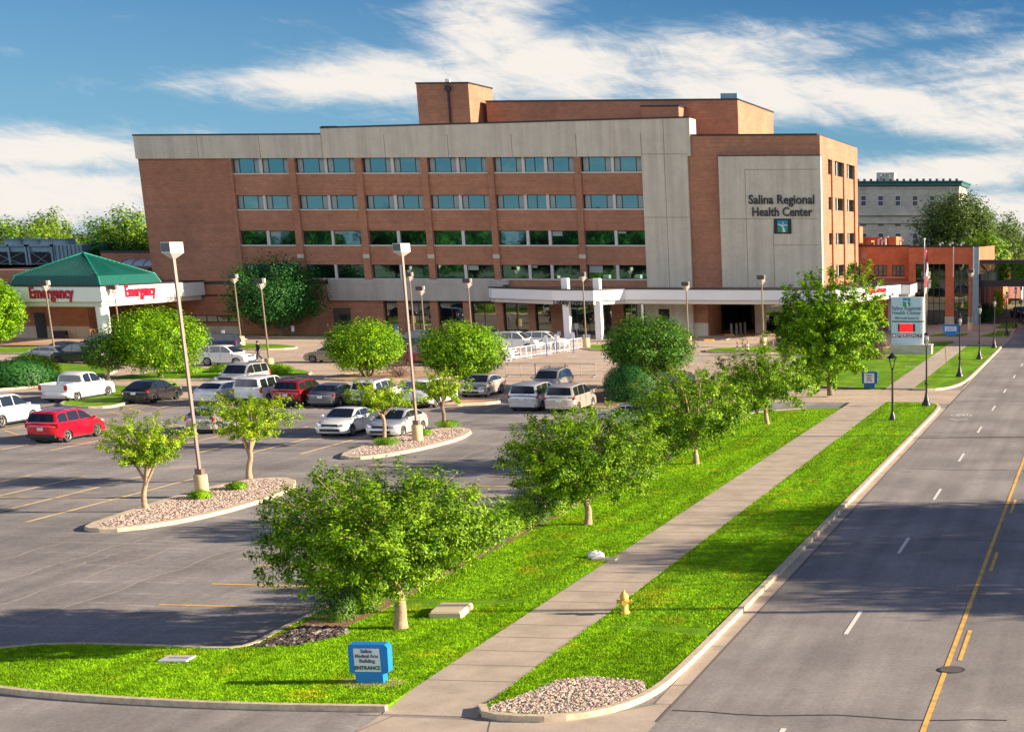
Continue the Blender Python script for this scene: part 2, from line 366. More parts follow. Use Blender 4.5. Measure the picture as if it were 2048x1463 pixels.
# ================================================================= SKY, SUN
SUN_AZ = math.atan2(0.988, 0.154)      # azimuth from +Y towards +X
SUN_EL = R(17.0)
w = bpy.data.worlds.new('World'); scene.world = w; w.use_nodes = True
def build_sky():
    nt = w.node_tree; N = nt.nodes; L = nt.links; N.clear()
    out = N.new('ShaderNodeOutputWorld'); bg = N.new('ShaderNodeBackground'); L.new(bg.outputs[0], out.inputs['Surface'])
    sky = N.new('ShaderNodeTexSky'); sky.sky_type = 'NISHITA'; sky.sun_disc = False
    sky.sun_elevation = SUN_EL; sky.sun_rotation = SUN_AZ; sky.air_density = 1.0; sky.dust_density = 0.25; sky.ozone_density = 4.0
    sky.altitude = 300
    tc = N.new('ShaderNodeTexCoord'); sp = N.new('ShaderNodeSeparateXYZ'); L.new(tc.outputs['Generated'], sp.inputs[0])
    def M(op, a, b=None, c=None):
        n = N.new('ShaderNodeMath'); n.operation = op
        for i, q in enumerate((a, b, c)):
            if q is None: continue
            if isinstance(q, (int, float)): n.inputs[i].default_value = q
            else: L.new(q, n.inputs[i])
        return n.outputs[0]
    az = M('ARCTAN2', sp.outputs[0], sp.outputs[1]); el = sp.outputs[2]
    def noise(su, sv, scale, detail, rough=0.6, shear=0.0, off=0.0, dist=0.0):
        c = N.new('ShaderNodeCombineXYZ')
        L.new(M('MULTIPLY', az, su), c.inputs[0])
        L.new(M('MULTIPLY', M('ADD', el, M('MULTIPLY', az, shear)), sv), c.inputs[1]); c.inputs[2].default_value = off
        n = N.new('ShaderNodeTexNoise'); n.inputs['Scale'].default_value = scale; n.inputs['Detail'].default_value = detail
        n.inputs['Roughness'].default_value = rough; n.inputs['Distortion'].default_value = dist
        L.new(c.outputs[0], n.inputs['Vector']); return n.outputs['Fac']
    blobs = [(620, 168, 240, 30, 0, .85), (800, 160, 230, 52, -3, .9), (980, 60, 130, 90, 8, 1.0), (1150, 130, 260, 62, -6, 1.0), (1400, 120, 300, 50, 3, .9),
             (1500, 190, 330, 48, -8, 1.05), (1850, 225, 330, 50, -9, 1.05), (2150, 200, 300, 120, 0, 1.0), (1600, 85, 80, 22, 10, .5),
             (90, 300, 260, 42, -2, 1.0), (60, 390, 330, 60, 0, 1.1), (1900, 345, 260, 42, 0, 1.0), (1850, 430, 420, 60, 0, 1.1), (2150, 330, 160, 90, 0, .9),
             (1130, 205, 300, 30, 0, .5)]
    tot = None
    for px, py, rx, ry, rot, wt in blobs:
        d = _ray(px, py); l = math.sqrt(sum(q * q for q in d)); a0 = math.atan2(d[0], d[1]); e0 = d[2] / l
        c_, s_ = math.cos(R(rot)), math.sin(R(rot)); k = 3420.0
        du = M('SUBTRACT', az, a0); dv = M('SUBTRACT', el, e0)
        uu = M('MULTIPLY', M('ADD', M('MULTIPLY', du, c_), M('MULTIPLY', dv, s_)), k / rx)
        vv = M('MULTIPLY', M('SUBTRACT', M('MULTIPLY', dv, c_), M('MULTIPLY', du, s_)), k / ry)
        g = M('MULTIPLY', M('EXPONENT', M('MULTIPLY', M('ADD', M('MULTIPLY', uu, uu), M('MULTIPLY', vv, vv)), -0.75)), wt)
        tot = g if tot is None else M('MAXIMUM', tot, g)
    # the rest of the sky has ordinary cirrus too
    rest = M('MULTIPLY', noise(1, 1, 1.6, 4, off=7.0), 0.75)
    infront = M('MULTIPLY', M('LESS_THAN', el, 0.17), M('LESS_THAN', M('ABSOLUTE', M('ADD', az, 0.32)), 0.42))
    base = M('ADD', tot, M('MULTIPLY', M('SUBTRACT', 1.0, infront), M('SUBTRACT', rest, 0.12)))
    n1 = noise(5, 26, 1.5, 8, 0.62, shear=0.10, dist=0.3); n2 = noise(14, 40, 2.0, 7, 0.7, shear=0.22, off=3.0, dist=0.6); n3 = noise(3, 60, 1.2, 6, 0.7, shear=-0.12, off=9.0)
    nn = M('ADD', M('ADD', M('MULTIPLY', M('SUBTRACT', n1, 0.5), 1.25), M('MULTIPLY', M('SUBTRACT', n2, 0.5), 1.0)), M('MULTIPLY', M('SUBTRACT', n3, 0.5), 0.8))
    den = M('ADD', base, nn)
    mr = N.new('ShaderNodeMapRange'); mr.interpolation_type = 'SMOOTHSTEP'; mr.inputs['From Min'].default_value = 0.16; mr.inputs['From Max'].default_value = 0.98
    L.new(den, mr.inputs['Value'])
    hz = N.new('ShaderNodeMapRange'); hz.inputs['From Min'].default_value = 0.0; hz.inputs['From Max'].default_value = 0.03
    hz.inputs['To Min'].default_value = 0.55; hz.inputs['To Max'].default_value = 0.0; L.new(el, hz.inputs['Value'])
    fac = M('MAXIMUM', mr.outputs[0], M('MULTIPLY', hz.outputs[0], 1.0))
    # clear-sky colour: the physical sky, deepened
    mulc = N.new('ShaderNodeMix'); mulc.data_type = 'RGBA'; mulc.blend_type = 'MULTIPLY'; mulc.inputs['Factor'].default_value = 1
    L.new(sky.outputs[0], mulc.inputs['A']); mulc.inputs['B'].default_value = (0.034, 0.066, 0.098, 1)
    cc = N.new('ShaderNodeMix'); cc.data_type = 'RGBA'; cc.inputs['A'].default_value = (0.60, 0.68, 0.76, 1); cc.inputs['B'].default_value = (0.93, 0.88, 0.82, 1)
    L.new(M('MULTIPLY', mr.outputs[0], M('ADD', 0.45, M('MULTIPLY', n2, 1.1))), cc.inputs['Factor'])
    mx = N.new('ShaderNodeMix'); mx.data_type = 'RGBA'; pal = N.new('ShaderNodeMix'); pal.data_type = 'RGBA'; pl = N.new('ShaderNodeMapRange'); pl.inputs['From Min'].default_value = .015; pl.inputs['From Max'].default_value = .15; pl.inputs['To Min'].default_value = .72; pl.inputs['To Max'].default_value = .02; L.new(M('ADD', el, M('MULTIPLY', M('ADD', az, .45), .09)), pl.inputs['Value']); L.new(pl.outputs[0], pal.inputs['Factor']); L.new(mulc.outputs['Result'], pal.inputs['A']); pal.inputs['B'].default_value = (.30, .58, .80, 1)
    L.new(fac, mx.inputs['Factor']); L.new(pal.outputs['Result'], mx.inputs['A']); L.new(cc.outputs['Result'], mx.inputs['B'])
    # a bank of light added in the unseen southern sky to brighten the shaded facade
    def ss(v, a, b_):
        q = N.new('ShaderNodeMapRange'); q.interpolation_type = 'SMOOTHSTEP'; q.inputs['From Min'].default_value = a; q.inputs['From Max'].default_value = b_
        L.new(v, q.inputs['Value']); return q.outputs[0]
    fill_bank = M('MULTIPLY', M('MULTIPLY', ss(el, .11, .2), M('SUBTRACT', 1.0, ss(el, .42, .62))), ss(M('MULTIPLY', sp.outputs[1], -1.0), .0, .45))
    fill_bank = M('MULTIPLY', fill_bank, M('ADD', .75, M('MULTIPLY', M('SUBTRACT', noise(2, 4, 2.0, 5, off=2.0), .5), 1.2)))
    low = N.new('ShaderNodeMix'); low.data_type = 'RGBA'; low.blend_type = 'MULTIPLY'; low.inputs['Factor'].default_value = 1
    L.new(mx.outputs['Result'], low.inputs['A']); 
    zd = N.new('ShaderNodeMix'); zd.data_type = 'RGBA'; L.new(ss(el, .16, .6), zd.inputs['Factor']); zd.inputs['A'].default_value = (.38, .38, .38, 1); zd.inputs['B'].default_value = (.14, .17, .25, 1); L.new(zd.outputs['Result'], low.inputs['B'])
    fin = N.new('ShaderNodeMix'); fin.data_type = 'RGBA'; L.new(fill_bank, fin.inputs['Factor']); L.new(low.outputs['Result'], fin.inputs['A']); fin.inputs['B'].default_value = (.68, .71, .77, 1)
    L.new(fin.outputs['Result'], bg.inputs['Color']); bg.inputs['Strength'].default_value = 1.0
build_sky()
sd = bpy.data.lights.new('sun', 'SUN'); sd.energy = 5.0; sd.angle = R(0.6); sd.color = (1.0, 0.84, 0.64)
so = bpy.data.objects.new('sun', sd); col.objects.link(so)
sdir = Vector((0.988 * math.cos(SUN_EL), 0.154 * math.cos(SUN_EL), math.sin(SUN_EL)))
so.rotation_euler = sdir.to_track_quat('Z', 'Y').to_euler()
scene.view_settings.view_transform = 'Standard'; scene.view_settings.look = 'None'; scene.view_settings.exposure = 1.4; scene.view_settings.gamma = 1

# ================================================================= GROUND AND ROADS
def struct(name, m, mats, **kw):
    o = m.build(name, mats); tag(o, kind='structure', **kw); return o
def sheet(name, poly, z, m):
    b = MB(); b.add([(x, y, z) for x, y in ccw(poly)], [tuple(range(len(poly)))]); return struct(name, b, m)
def ccw(p):
    a = sum(p[i][0] * p[(i + 1) % len(p)][1] - p[(i + 1) % len(p)][0] * p[i][1] for i in range(len(p)))
    return p if a > 0 else p[::-1]
def smooth(poly, it=2, closed=True):
    for _ in range(it):
        q = []; n = len(poly)
        rng = range(n) if closed else range(n - 1)
        if not closed: q.append(poly[0])
        for i in rng:
            a, b = poly[i], poly[(i + 1) % n]
            q.append((a[0] * .75 + b[0] * .25, a[1] * .75 + b[1] * .25)); q.append((a[0] * .25 + b[0] * .75, a[1] * .25 + b[1] * .75))
        if not closed: q.append(poly[-1])
        poly = q
    return poly
def inset(poly, d):
    poly = ccw(poly); n = len(poly); out = []
    for i in range(n):
        p0, p1, p2 = Vector(poly[i - 1]), Vector(poly[i]), Vector(poly[(i + 1) % n])
        a = (p1 - p0).normalized(); b = (p2 - p1).normalized(); nrm = Vector((-a.y - b.y, a.x + b.x)); nrm.normalize()
        out.append(tuple(p1 + nrm * d))
    return out
def inpoly(P, poly):
    x, y = P[:, 0], P[:, 1]; r = np.zeros(len(P), bool); n = len(poly); j = n - 1
    for i in range(n):
        xi, yi = poly[i]; xj, yj = poly[j]
        if yi != yj:
            r ^= ((yi > y) != (yj > y)) & (x < (xj - xi) * (y - yi) / (yj - yi) + xi)
        j = i
    return r
rng = np.random.default_rng(5)
def scatter(poly, n):
    a = np.array(poly); lo, hi = a.min(0), a.max(0); P = rng.uniform(lo, hi, (n * 3, 2)); P = P[inpoly(P, poly)]; return P[:n]
def ring_kerb(poly, wd, z=0.15):
    """kerb ring round a closed outline"""
    poly = ccw(poly); inn = inset(poly, wd); n = len(poly); b = MB(); bt = inset(poly, 0.03)
    vs = [(x, y, 0) for x, y in poly] + [(x, y, z - .03) for x, y in poly] + [(x, y, z) for x, y in bt] + [(x, y, z) for x, y in inn] + [(x, y, 0) for x, y in inn]
    fs = []
    for k in range(4):
        for i in range(n): j = (i + 1) % n; fs.append((k * n + i, k * n + j, (k + 1) * n + j, (k + 1) * n + i))
    b.add(vs, fs); return b
def strip_kerb(b, line, wd, z0=0.0, z1=0.15, side=1, closed=False, mi=0):
    """solid strip along an open polyline, widened to one side"""
    n = len(line); off = []
    for i in range(n):
        p = Vector(line[i]); a = Vector(line[max(i - 1, 0)]); c = Vector(line[min(i + 1, n - 1)]); d = (c - a).normalized()
        off.append(tuple(p + Vector((-d.y, d.x)) * wd * side))
    for i in range(n - 1):
        q = [line[i], line[i + 1], off[i + 1], off[i]]; q = ccw(q)
        vs = [(x, y, z0) for x, y in q] + [(x, y, z1) for x, y in q]
        b.add(vs, [(4, 5, 6, 7), (0, 1, 5, 4), (1, 2, 6, 5), (2, 3, 7, 6), (3, 0, 4, 7)], mi)
    return b
def decal(b, x0, y0, x1, y1, wd, z=0.010, mi=0):
    d = Vector((x1 - x0, y1 - y0)); n = Vector((-d.y, d.x)).normalized() * wd / 2
    b.add([(x0 - n.x, y0 - n.y, z), (x1 - n.x, y1 - n.y, z), (x1 + n.x, y1 + n.y, z), (x0 + n.x, y0 + n.y, z)], [(0, 1, 2, 3)], mi)

sheet('ground', [(-3000, -600), (2500, -600), (2500, 4000), (-3000, 4000)], -0.03, GROUNDM)
sheet('parking_lot', [(-160, 38), (-10.1, 38), (-10.1, 126), (-160, 126)], 0.0, ASPH)
sheet('street', [(-10.1, -80), (9, -80), (9, 900), (-10.1, 900)], 0.0, STREET)
sheet('side_street', [(-160, 20), (-10.1, 20), (-10.1, 38), (-160, 38)], 0.0, STREET)
sheet('concrete_parking_lot', [(-160, 110), (-26, 110), (-26, 112), (-10.12, 111.4), (-10.12, 121.6), (-23.8, 121.6), (-24.6, 150), (-22, 168), (-10.12, 170.8), (-10.12, 187), (-10.12, 212), (-160, 212)], 0.004, TAN)
sheet('driveway_apron', [(-16.75, 35.9), (-14.0, 35.75), (-12.9, 35.6), (-11.3, 36.6), (-10.1, 37.9), (-10.1, 20), (-17.6, 20), (-16.75, 33.0)], 0.005, CONC)
# concrete joints in the tan lot
b = MB()
for y in (118, 126, 134, 142, 148.5, 153.5): decal(b, -110, y, -26, y + 0.2, 0.06, 0.009)
for x in range(-105, -26, 9): decal(b, x, 111, x, 156, 0.05, 0.0092)
struct('concrete_joint_lines', b, JOINT)

# --- verge between car park and pavement
VERGE = [(-16.75, 36.3), (-20.3, 36.12), (-24, 36.35), (-26.9, 36.85), (-28.9, 37.6), (-30.2, 38.6), (-30.4, 39.6), (-29.7, 40.5), (-28.4, 41.25), (-26, 41.3), (-23.5, 41.1), (-22.85, 41.6),
         (-22.95, 43.2), (-23.0, 45.2), (-22.8, 62), (-22.35, 84), (-22.2, 101), (-21.6, 104), (-19, 106.2), (-16.75, 106.8)]
VERGE_OUT = VERGE
lawnpolys = []
def lawn(name, poly, z=0.125):
    p = ccw(poly); b = MB(); b.prism(p, 0.0, z); o = struct(name, b, LAWN); lawnpolys.append((p, z)); return o
lawn('lawn', inset(VERGE, 0.01))
b = MB(); strip_kerb(b, smooth(VERGE[:-1], 1, False), 0.17, 0, 0.15, 1)
struct('kerb', b, KERB)
b = MB(); gut = smooth(VERGE[:8], 1, False); strip_kerb(b, gut, -0.42, 0.0, 0.012, 1)
struct('gutter', b, CONC)
# pavement beside the street, slabs with joints
b = MB(); b.box(-16.74, -14.42, 37.9, 111.6, 0, 0.13); b.add([(-16.74, 35.95, .0), (-14.42, 35.95, .0), (-14.42, 37.9, 0), (-16.74, 37.9, 0), (-16.74, 35.95, .012), (-14.42, 35.95, .012), (-14.42, 37.9, .13), (-16.74, 37.9, .13)], [(4, 5, 6, 7), (0, 1, 5, 4), (1, 2, 6, 5), (3, 0, 4, 7)]); b.box(-15.75, -13.75, 121.4, 172.5, 0, 0.13)
struct('pavement', b, CONC)
b = MB()
y = 38.65
while y < 111: decal(b, -16.74, y, -14.42, y + 0.02, 0.028, 0.134); y += 1.55
y = 122.5
while y < 172: decal(b, -15.75, y, -13.75, y + .02, 0.03, 0.134); y += 1.55
decal(b, -17.3, 35.85, -14.0, 35.7, 0.03, 0.009); decal(b, -16.4, 35.9, -17.1, 33, .03, .009); decal(b, -14.0, 35.7, -13.2, 33, .03, .009)
struct('pavement_joint_lines', b, JOINT)
STRIPB = [(-14.42, 36.6), (-14.1, 35.95), (-12.95, 35.8), (-12.1, 36.1), (-11.35, 36.9), (-10.95, 38.0), (-10.78, 39.5), (-10.72, 44), (-10.66, 70), (-10.62, 96), (-10.6, 107.5), (-10.95, 110), (-12.0, 111.2), (-14.42, 111.4)]
GRAVC = [(-14.3, 36.45), (-14.1, 36.0), (-12.95, 35.9), (-12.1, 36.2), (-11.35, 37.0), (-11.0, 38.3), (-11.25, 39.1), (-12.7, 39.35), (-13.5, 38.9), (-13.7, 38.0)]
lawn('lawn', inset(STRIPB, 0.01))
b = MB(); strip_kerb(b, smooth(STRIPB[:-1], 1, False), -0.19, 0, 0.155, 1)
STRIPC = [(-13.75, 121.3), (-12.45, 121.0), (-11.4, 122.2), (-10.7, 126), (-10.5, 132), (-10.4, 150), (-10.3, 168.5), (-10.6, 170.2), (-13.75, 170.6)]
lawn('lawn', inset(STRIPC, 0.01)); strip_kerb(b, smooth(STRIPC[:-1], 1, False), -0.19, 0, 0.155, 1)
struct('kerb', b, KERB)
b = MB(); b.box(-10.56, -10.1, 37.5, 108.5, 0, 0.012); b.box(-10.3, -10.1, 122, 172, 0, 0.012)
struct('gutter', b, CONC)
b = MB(); decal(b, -10.1, 36, -10.1, 172, 0.07, 0.017); decal(b, -10.6, 43.3, -10.1, 43.3, .03, .018); decal(b, -10.8, 39.1, -10.1, 39.3, .03, .018)
for yy in (108.6, 121.3): decal(b, -26, yy + .6, -10.1, yy, 0.05, 0.0125)
struct('gutter_joint_lines', b, JOINT)
INNER = [(-15.75, 121.8), (-18, 121.5), (-21.5, 122.5), (-23.4, 125), (-24.2, 135), (-24.2, 150), (-23.4, 160), (-21, 168), (-18.6, 174), (-17, 176.6), (-15.75, 176.6)]
lawn('lawn', INNER)
b = MB(); strip_kerb(b, INNER[1:-1], -0.16, 0, .15, 1); struct('kerb', b, KERB)
for p in ([(-13.6, 187), (-10.8, 187), (-10.6, 196), (-12.2, 196.5)], [(-13.2, 201), (-10.6, 201), (-10.5, 214), (-12.6, 214)]): lawn('lawn', p)
for p in ([(-19.3, 187), (-16.0, 187.6), (-15.4, 191), (-18.5, 190.5)],): lawn('lawn', p)

# --- planted islands in the car parks
ISL1 = smooth([(-38.95, 59.3), (-39.2, 62), (-39.45, 66), (-39.45, 69.5), (-38.9, 71.9), (-37.6, 72.9), (-36.2, 71.6), (-35.35, 68.5), (-35.2, 64.6), (-35.7, 61.2), (-36.9, 58.9), (-38.2, 58.6)], 1)
ISL2 = smooth([(-38.6, 80.6), (-39.0, 84), (-39.15, 88), (-38.6, 92), (-37.4, 93.6), (-35.9, 92.5), (-35.1, 88.6), (-35.4, 84.3), (-36.2, 81.0), (-37.4, 79.7)], 1)
def island(poly, fillname, fm, wd=0.42):
    struct('kerb', ring_kerb(poly, wd), KERB)
    b = MB(); q = inset(poly, wd - .01); b.add([(x, y, 0.13) for x, y in q], [tuple(range(len(q)))]); o = struct(fillname, b, fm); return q
g1 = island(ISL1, 'gravel_bed', GRAV); g2 = island(ISL2, 'gravel_bed', GRAV)
def grass_island(poly, wd=0.17):
    poly = smooth(poly, 1); struct('kerb', ring_kerb(poly, wd), KERB)
    b = MB(); q = inset(poly, wd - .01); b.add([(x, y, 0.14) for x, y in q], [tuple(range(len(q)))]); struct('lawn', b, LAWN); lawnpolys.append((q, .14))
grass_island([(-96, 160), (-93, 158.6), (-88, 158), (-84.3, 157), (-80.3, 157.6), (-79.3, 160.3), (-83, 164), (-88, 165.4), (-93, 164.5)])
grass_island([(-38.9, 160), (-37.8, 164.3), (-34.3, 166.7), (-30.8, 164.5), (-28.5, 160), (-30.6, 157.2), (-36, 157)])
grass_island([(-53, 166.5), (-48, 167), (-43, 164), (-42.5, 160.5), (-46, 158.5), (-50.5, 160.5)])
grass_island([(-77.5, 121.5), (-72.2, 122.6), (-64.3, 126), (-63.2, 129.6), (-66.3, 133.6), (-71, 136.2), (-75, 134), (-77.5, 128)])
grass_island([(-68.6, 103.6), (-66, 102.2), (-64.4, 102.8), (-64.6, 105), (-66, 108.5), (-70, 117), (-74, 117.5), (-75, 114), (-70, 107)])
grass_island([(-112, 150), (-98, 149), (-90.5, 152), (-90, 158), (-96, 160), (-102, 160), (-112, 154)])
grass_island([(-98, 121), (-90, 113.5), (-83, 111), (-79, 113.5), (-78.6, 122), (-80.5, 131), (-85, 136), (-92, 138), (-99, 134)])
for poly in ([(-61.5, 125.5), (-57, 123.6), (-52, 125.4), (-50, 130.5), (-53, 134.5), (-60, 132)], [(-50.5, 118.6), (-46.5, 115.4), (-43, 117.3), (-44, 121.6), (-49.5, 122.6)],
             [(-33.9, 105.6), (-29, 106.2), (-25.6, 107.6), (-24.6, 111), (-25, 119), (-27, 125), (-33, 126.5), (-37, 123.5), (-36.6, 116), (-35, 109)],
             [(-46.6, 106.8), (-43.2, 106.2), (-40, 108.2), (-41, 110.6), (-45.5, 110.8)]):
    island(smooth(poly, 1), 'mulch_bed', MULCH if poly[0][0] > -40 else DIRT, 0.16)
b = MB(); b.prism([(-22.75, 41.75), (-22.7, 45.2), (-22.55, 62), (-22.1, 84), (-22.0, 100.5), (-21.4, 100.5), (-21.4, 84), (-21.4, 62), (-21.2, 46), (-21.3, 44.2), (-21.8, 42.3)], 0.0, 0.135)
struct('mulch_bed', b, MULCH)
b = MB(); b.add([(x, y, 0.131) for x, y in GRAVC], [tuple(range(len(GRAVC)))]); struct('gravel_bed', b, GRAV)
b = MB(); b.box(-130, -92, 160.4, 184, 0.0, 0.12); b.box(-92, -58.8, 176.8, 184.5, 0.0, 0.12); b.box(-58.8, -46, 173.8, 184.5, 0.0, 0.12); b.box(-46, -40.3, 178, 184.5, 0, .12); b.box(-20.6, -10.4, 192, 212, 0, .12)
struct('pavement', b, TAN)
lawn('lawn', [(-96, 178.5), (-84, 178.3), (-82.5, 180.2), (-96, 180.4)], .15)
b = MB(); b.add([(-112, 160.2, .126), (-97, 160.2, .126), (-95, 162.2, .126), (-112, 165, .126)], [(0, 1, 2, 3)]); struct('bare_ground', b, DIRT)

# --- painted markings
b = MB(); x = -42.0
for k in range(16):
    decal(b, x - .1, 60.5, x + .1, 73.0, 0.15)
    x -= 2.75
decal(b, -39.3, 66.35, -84, 66.75, 0.11, 0.011)
x = -41.15
for k in range(15):
    if x > -60.4: decal(b, x, 81.8, x + .05, 93.9, 0.15)
    x -= 2.75
decal(b, -41.15, 87.9, -58, 88.1, 0.11, 0.011)
x = -36.6
for k in range(12):
    if not (-48 < x < -44): decal(b, x, 103.4, x, 109.4, 0.15)
    x -= 2.75
struct('parking_bay_lines', b, YELD)
b = MB(); y = 46.8
for k in range(14): decal(b, -28.6, y, -23.2, y - .05, 0.14); y += 3.13
struct('parking_bay_lines', b, YEL)
b = MB()
decal(b, -61.0, 86.5, -59.9, 108.8, 0.11); decal(b, -63.9, 86.5, -62.7, 108.8, 0.11)
y = 88.0
while y < 107: decal(b, -60.8, y, -63.2, y + 2.2, 0.13, 0.011); y += 2.1
decal(b, -63.9, 84.0, -66.2, 94.0, 0.11); decal(b, -66.4, 84, -68.8, 94, .11)
y = 84
while y < 93: decal(b, -64.2, y, -67.0, y + 1.6, 0.2, 0.011); y += 2.0
struct('hatched_island_lines', b, YEL)
b = MB(); decal(b, -3.86, -30, -3.86, 600, 0.13); decal(b, -0.2, -30, -0.2, 600, 0.13)
y = 42.5 - 12.2 * 4
while y < 400: decal(b, -3.58, y, -3.58, y + 3.5, 0.12); decal(b, -.48, y, -.48, y + 3.5, .12); y += 12.2
struct('yellow_lane_lines', b, YEL)
b = MB(); y = 96.5 - 12.45 * 8 - 1.55
while y < 500: decal(b, -7.06, y, -7.06, y + 3.1, 0.13); decal(b, 3.3, y, 3.3, y + 3.1, 0.13); y += 12.45
struct('white_lane_lines', b, WHT)
b = MB()   # bicycle symbol with chevron
def ringd(cx, cy, r, wd, z=0.012):
    n = 18; vs = []
    for rr in (r, r - wd):
        for k in range(n): a = 2 * PI * k / n; vs.append((cx + rr * math.cos(a), cy + rr * 1.7 * math.sin(a), z))
    b.add(vs, [(k, (k + 1) % n, n + (k + 1) % n, n + k) for k in range(n)])
bx, by = -8.78, 104.2
ringd(bx - .38, by, .30, .07); ringd(bx + .38, by, .30, .07)
for (x0, y0, x1, y1) in ((-.38, 0, -.12, .9), (-.12, .9, .3, .9), (.38, 0, .25, 1.2), (-.12, .9, .02, 0), (.02, 0, .3, .9), (-.38, 0, .02, 0), (.25, 1.2, .42, 1.3), (-.2, 1.1, 0.0, 1.1)):
    decal(b, bx + x0, by + y0, bx + x1, by + y1, .07, .0125)
decal(b, bx - .55, by - 2.1, bx, by - 2.7, .16, .0125); decal(b, bx, by - 2.7, bx + .55, by - 2.1, .16, .013)
struct('bicycle_lane_marking', b, WHT)
b = MB()
for x in (-48.5, -46, -39.5, -37): decal(b, x, 147.8, x + .5, 152.5, 0.55 if x in (-46, -37) else .2)
decal(b, -49, 153, -28, 155, 0.12); decal(b, -40, 155.2, -28, 155.6, .25)
struct('blue_bay_markings', b, BLUP)
b = MB()
for yy, x0, x1 in ((36.9, -10, -2), (60.5, -7.5, -3), (69.2, -9.6, 6), (79.5, -9.2, 6), (93, -10, 4), (114, -9.5, 6), (129, -9.8, 5), (146, -10, 5)):
    px_ = x0
    while px_ < x1: decal(b, px_, yy + .12 * math.sin(px_ * 1.7 + yy), px_ + .8, yy + .12 * math.sin((px_ + .8) * 1.7 + yy), 0.07, 0.0055); px_ += .8
def wob(x0, y0, x1, y1, n=14, a=.14, wd=.05):
    pr = random.uniform(0, 9); P = [(x0 + (x1 - x0) * i / n + a * math.sin(i * 1.9 + pr) , y0 + (y1 - y0) * i / n + a * math.sin(i * 1.3 + pr)) for i in range(n + 1)]
    for p, q in zip(P, P[1:]): decal(b, *p, *q, wd, .0055)
struct('crack_seal_lines', b, SEAL)
b = MB()
PALE = mat('pale_crack_filler', (0.40, 0.34, 0.285), 0.9, var=.2, scale=4)
for x in (-33.5, -35.8, -38.3, -31.2, -44.2): wob(x, 44, x + .3, 59 + (x + 34) * .6, wd=.06)
for x in (-34.2, -32.2): wob(x, 60, x - .2, 96, 24, wd=.05)
for i in range(16): x = random.uniform(-58, -30); y = random.uniform(45, 99); L_ = random.uniform(2, 9); wob(x, y, x + random.uniform(-.6, .6), y + L_, 8, .1, random.uniform(.03, .05))
for i in range(12): x = random.uniform(-56, -32); y = random.uniform(50, 99); L_ = random.uniform(2, 8); wob(x, y, x + L_, y + random.uniform(-.6, .6), 8, .1, .035)
wob(-29.5, 47.8, -24, 47.6, wd=.05); wob(-28, 44, -26.6, 52, wd=.04)
for (x, y, r) in ((-41.5, 54.5, .55), (-34.8, 77.3, 1.3), (-36.5, 76.0, .9), (-34, 99.5, 1.3), (-31.5, 97.8, 1.1), (-44.5, 76.3, .8)):
    n = 11; b.add([(x + r * random.uniform(.6, 1.1) * math.cos(2 * PI * k / n), y + 1.3 * r * random.uniform(.6, 1.1) * math.sin(2 * PI * k / n), .0065) for k in range(n)], [tuple(range(n))])
struct('pale_patches', b, PALE)

# ---- grass blades and stones, too many to count
def blades(poly, z, n, h=0.07, wdt=0.018):
    P = scatter(poly, n); n = len(P)
    a = rng.uniform(0, 2 * PI, n); hh = h * rng.uniform(.5, 1.3, n); ln = rng.normal(0, .6, (n, 2)) * hh[:, None]
    d = np.stack([np.cos(a), np.sin(a)], 1) * wdt * rng.uniform(.6, 1.4, n)[:, None]
    v = np.zeros((n, 3, 3)); v[:, 0, :2] = P - d; v[:, 1, :2] = P + d; v[:, 2, :2] = P + ln; v[:, :2, 2] = z - .01; v[:, 2, 2] = z + hh
    return v.reshape(-1, 3)
def tri_object(name, V, m, k=3, **kw):
    me = bpy.data.meshes.new(name); n = len(V) // k; me.vertices.add(len(V)); me.vertices.foreach_set('co', V.astype(np.float32).ravel())
    me.loops.add(n * k); me.loops.foreach_set('vertex_index', np.arange(n * k, dtype=np.int32)); me.polygons.add(n)
    me.polygons.foreach_set('loop_start', np.arange(n, dtype=np.int32) * k); me.materials.append(m); me.update(calc_edges=True)
    return link(name, me, **kw)
V = np.concatenate([blades([p for p in VERGE if p[1] < 48] + [(-16.75, 48)], .125, 120000, .042, .011), blades([(-22, 48), (-16.8, 48), (-16.8, 75), (-22, 75)], .125, 90000, .045, .013),
                    blades([p for p in STRIPB if p[1] < 45] + [(-14.42, 45)], .125, 45000, .042, .011), blades([(-14.4, 45), (-10.8, 45), (-10.7, 70), (-14.4, 70)], .125, 60000, .045, .013),
                    blades([(-14.4, 70), (-10.7, 70), (-10.7, 90), (-14.4, 90)], .125, 30000, .045, .018), blades([(-14.4, 90), (-10.7, 90), (-10.7, 110), (-14.4, 111)], .125, 12000, .045, .022),
                    blades([(-21.4, 75), (-16.8, 75), (-16.8, 90), (-21.4, 90)], .125, 30000, .045, .018), blades([(-21.4, 90), (-16.8, 90), (-16.8, 105), (-21.4, 103)], .125, 14000, .045, .022)])
Vl = V.reshape(-1, 3, 3)
inG = inpoly(Vl[:, 0, :2], [(-14.2, 36.2), (-13, 35.8), (-11, 36.6), (-10.9, 38.2), (-11.2, 39.0), (-12.7, 39.2), (-13.4, 38.7), (-13.6, 38)]) & (rng.uniform(0, 1, len(Vl)) < .88)
inM = inpoly(Vl[:, 0, :2], [(-23, 41.6), (-22.7, 45.2), (-22.5, 76), (-21.4, 76), (-21.4, 62), (-21.2, 46), (-21.3, 44.2), (-21.6, 42.3)])
tri_object('grass_blades', Vl[~(inG | inM)].reshape(-1, 3), BLADE, kind='stuff', label='short bright green grass of the verge beside the pavement', cat='grass')
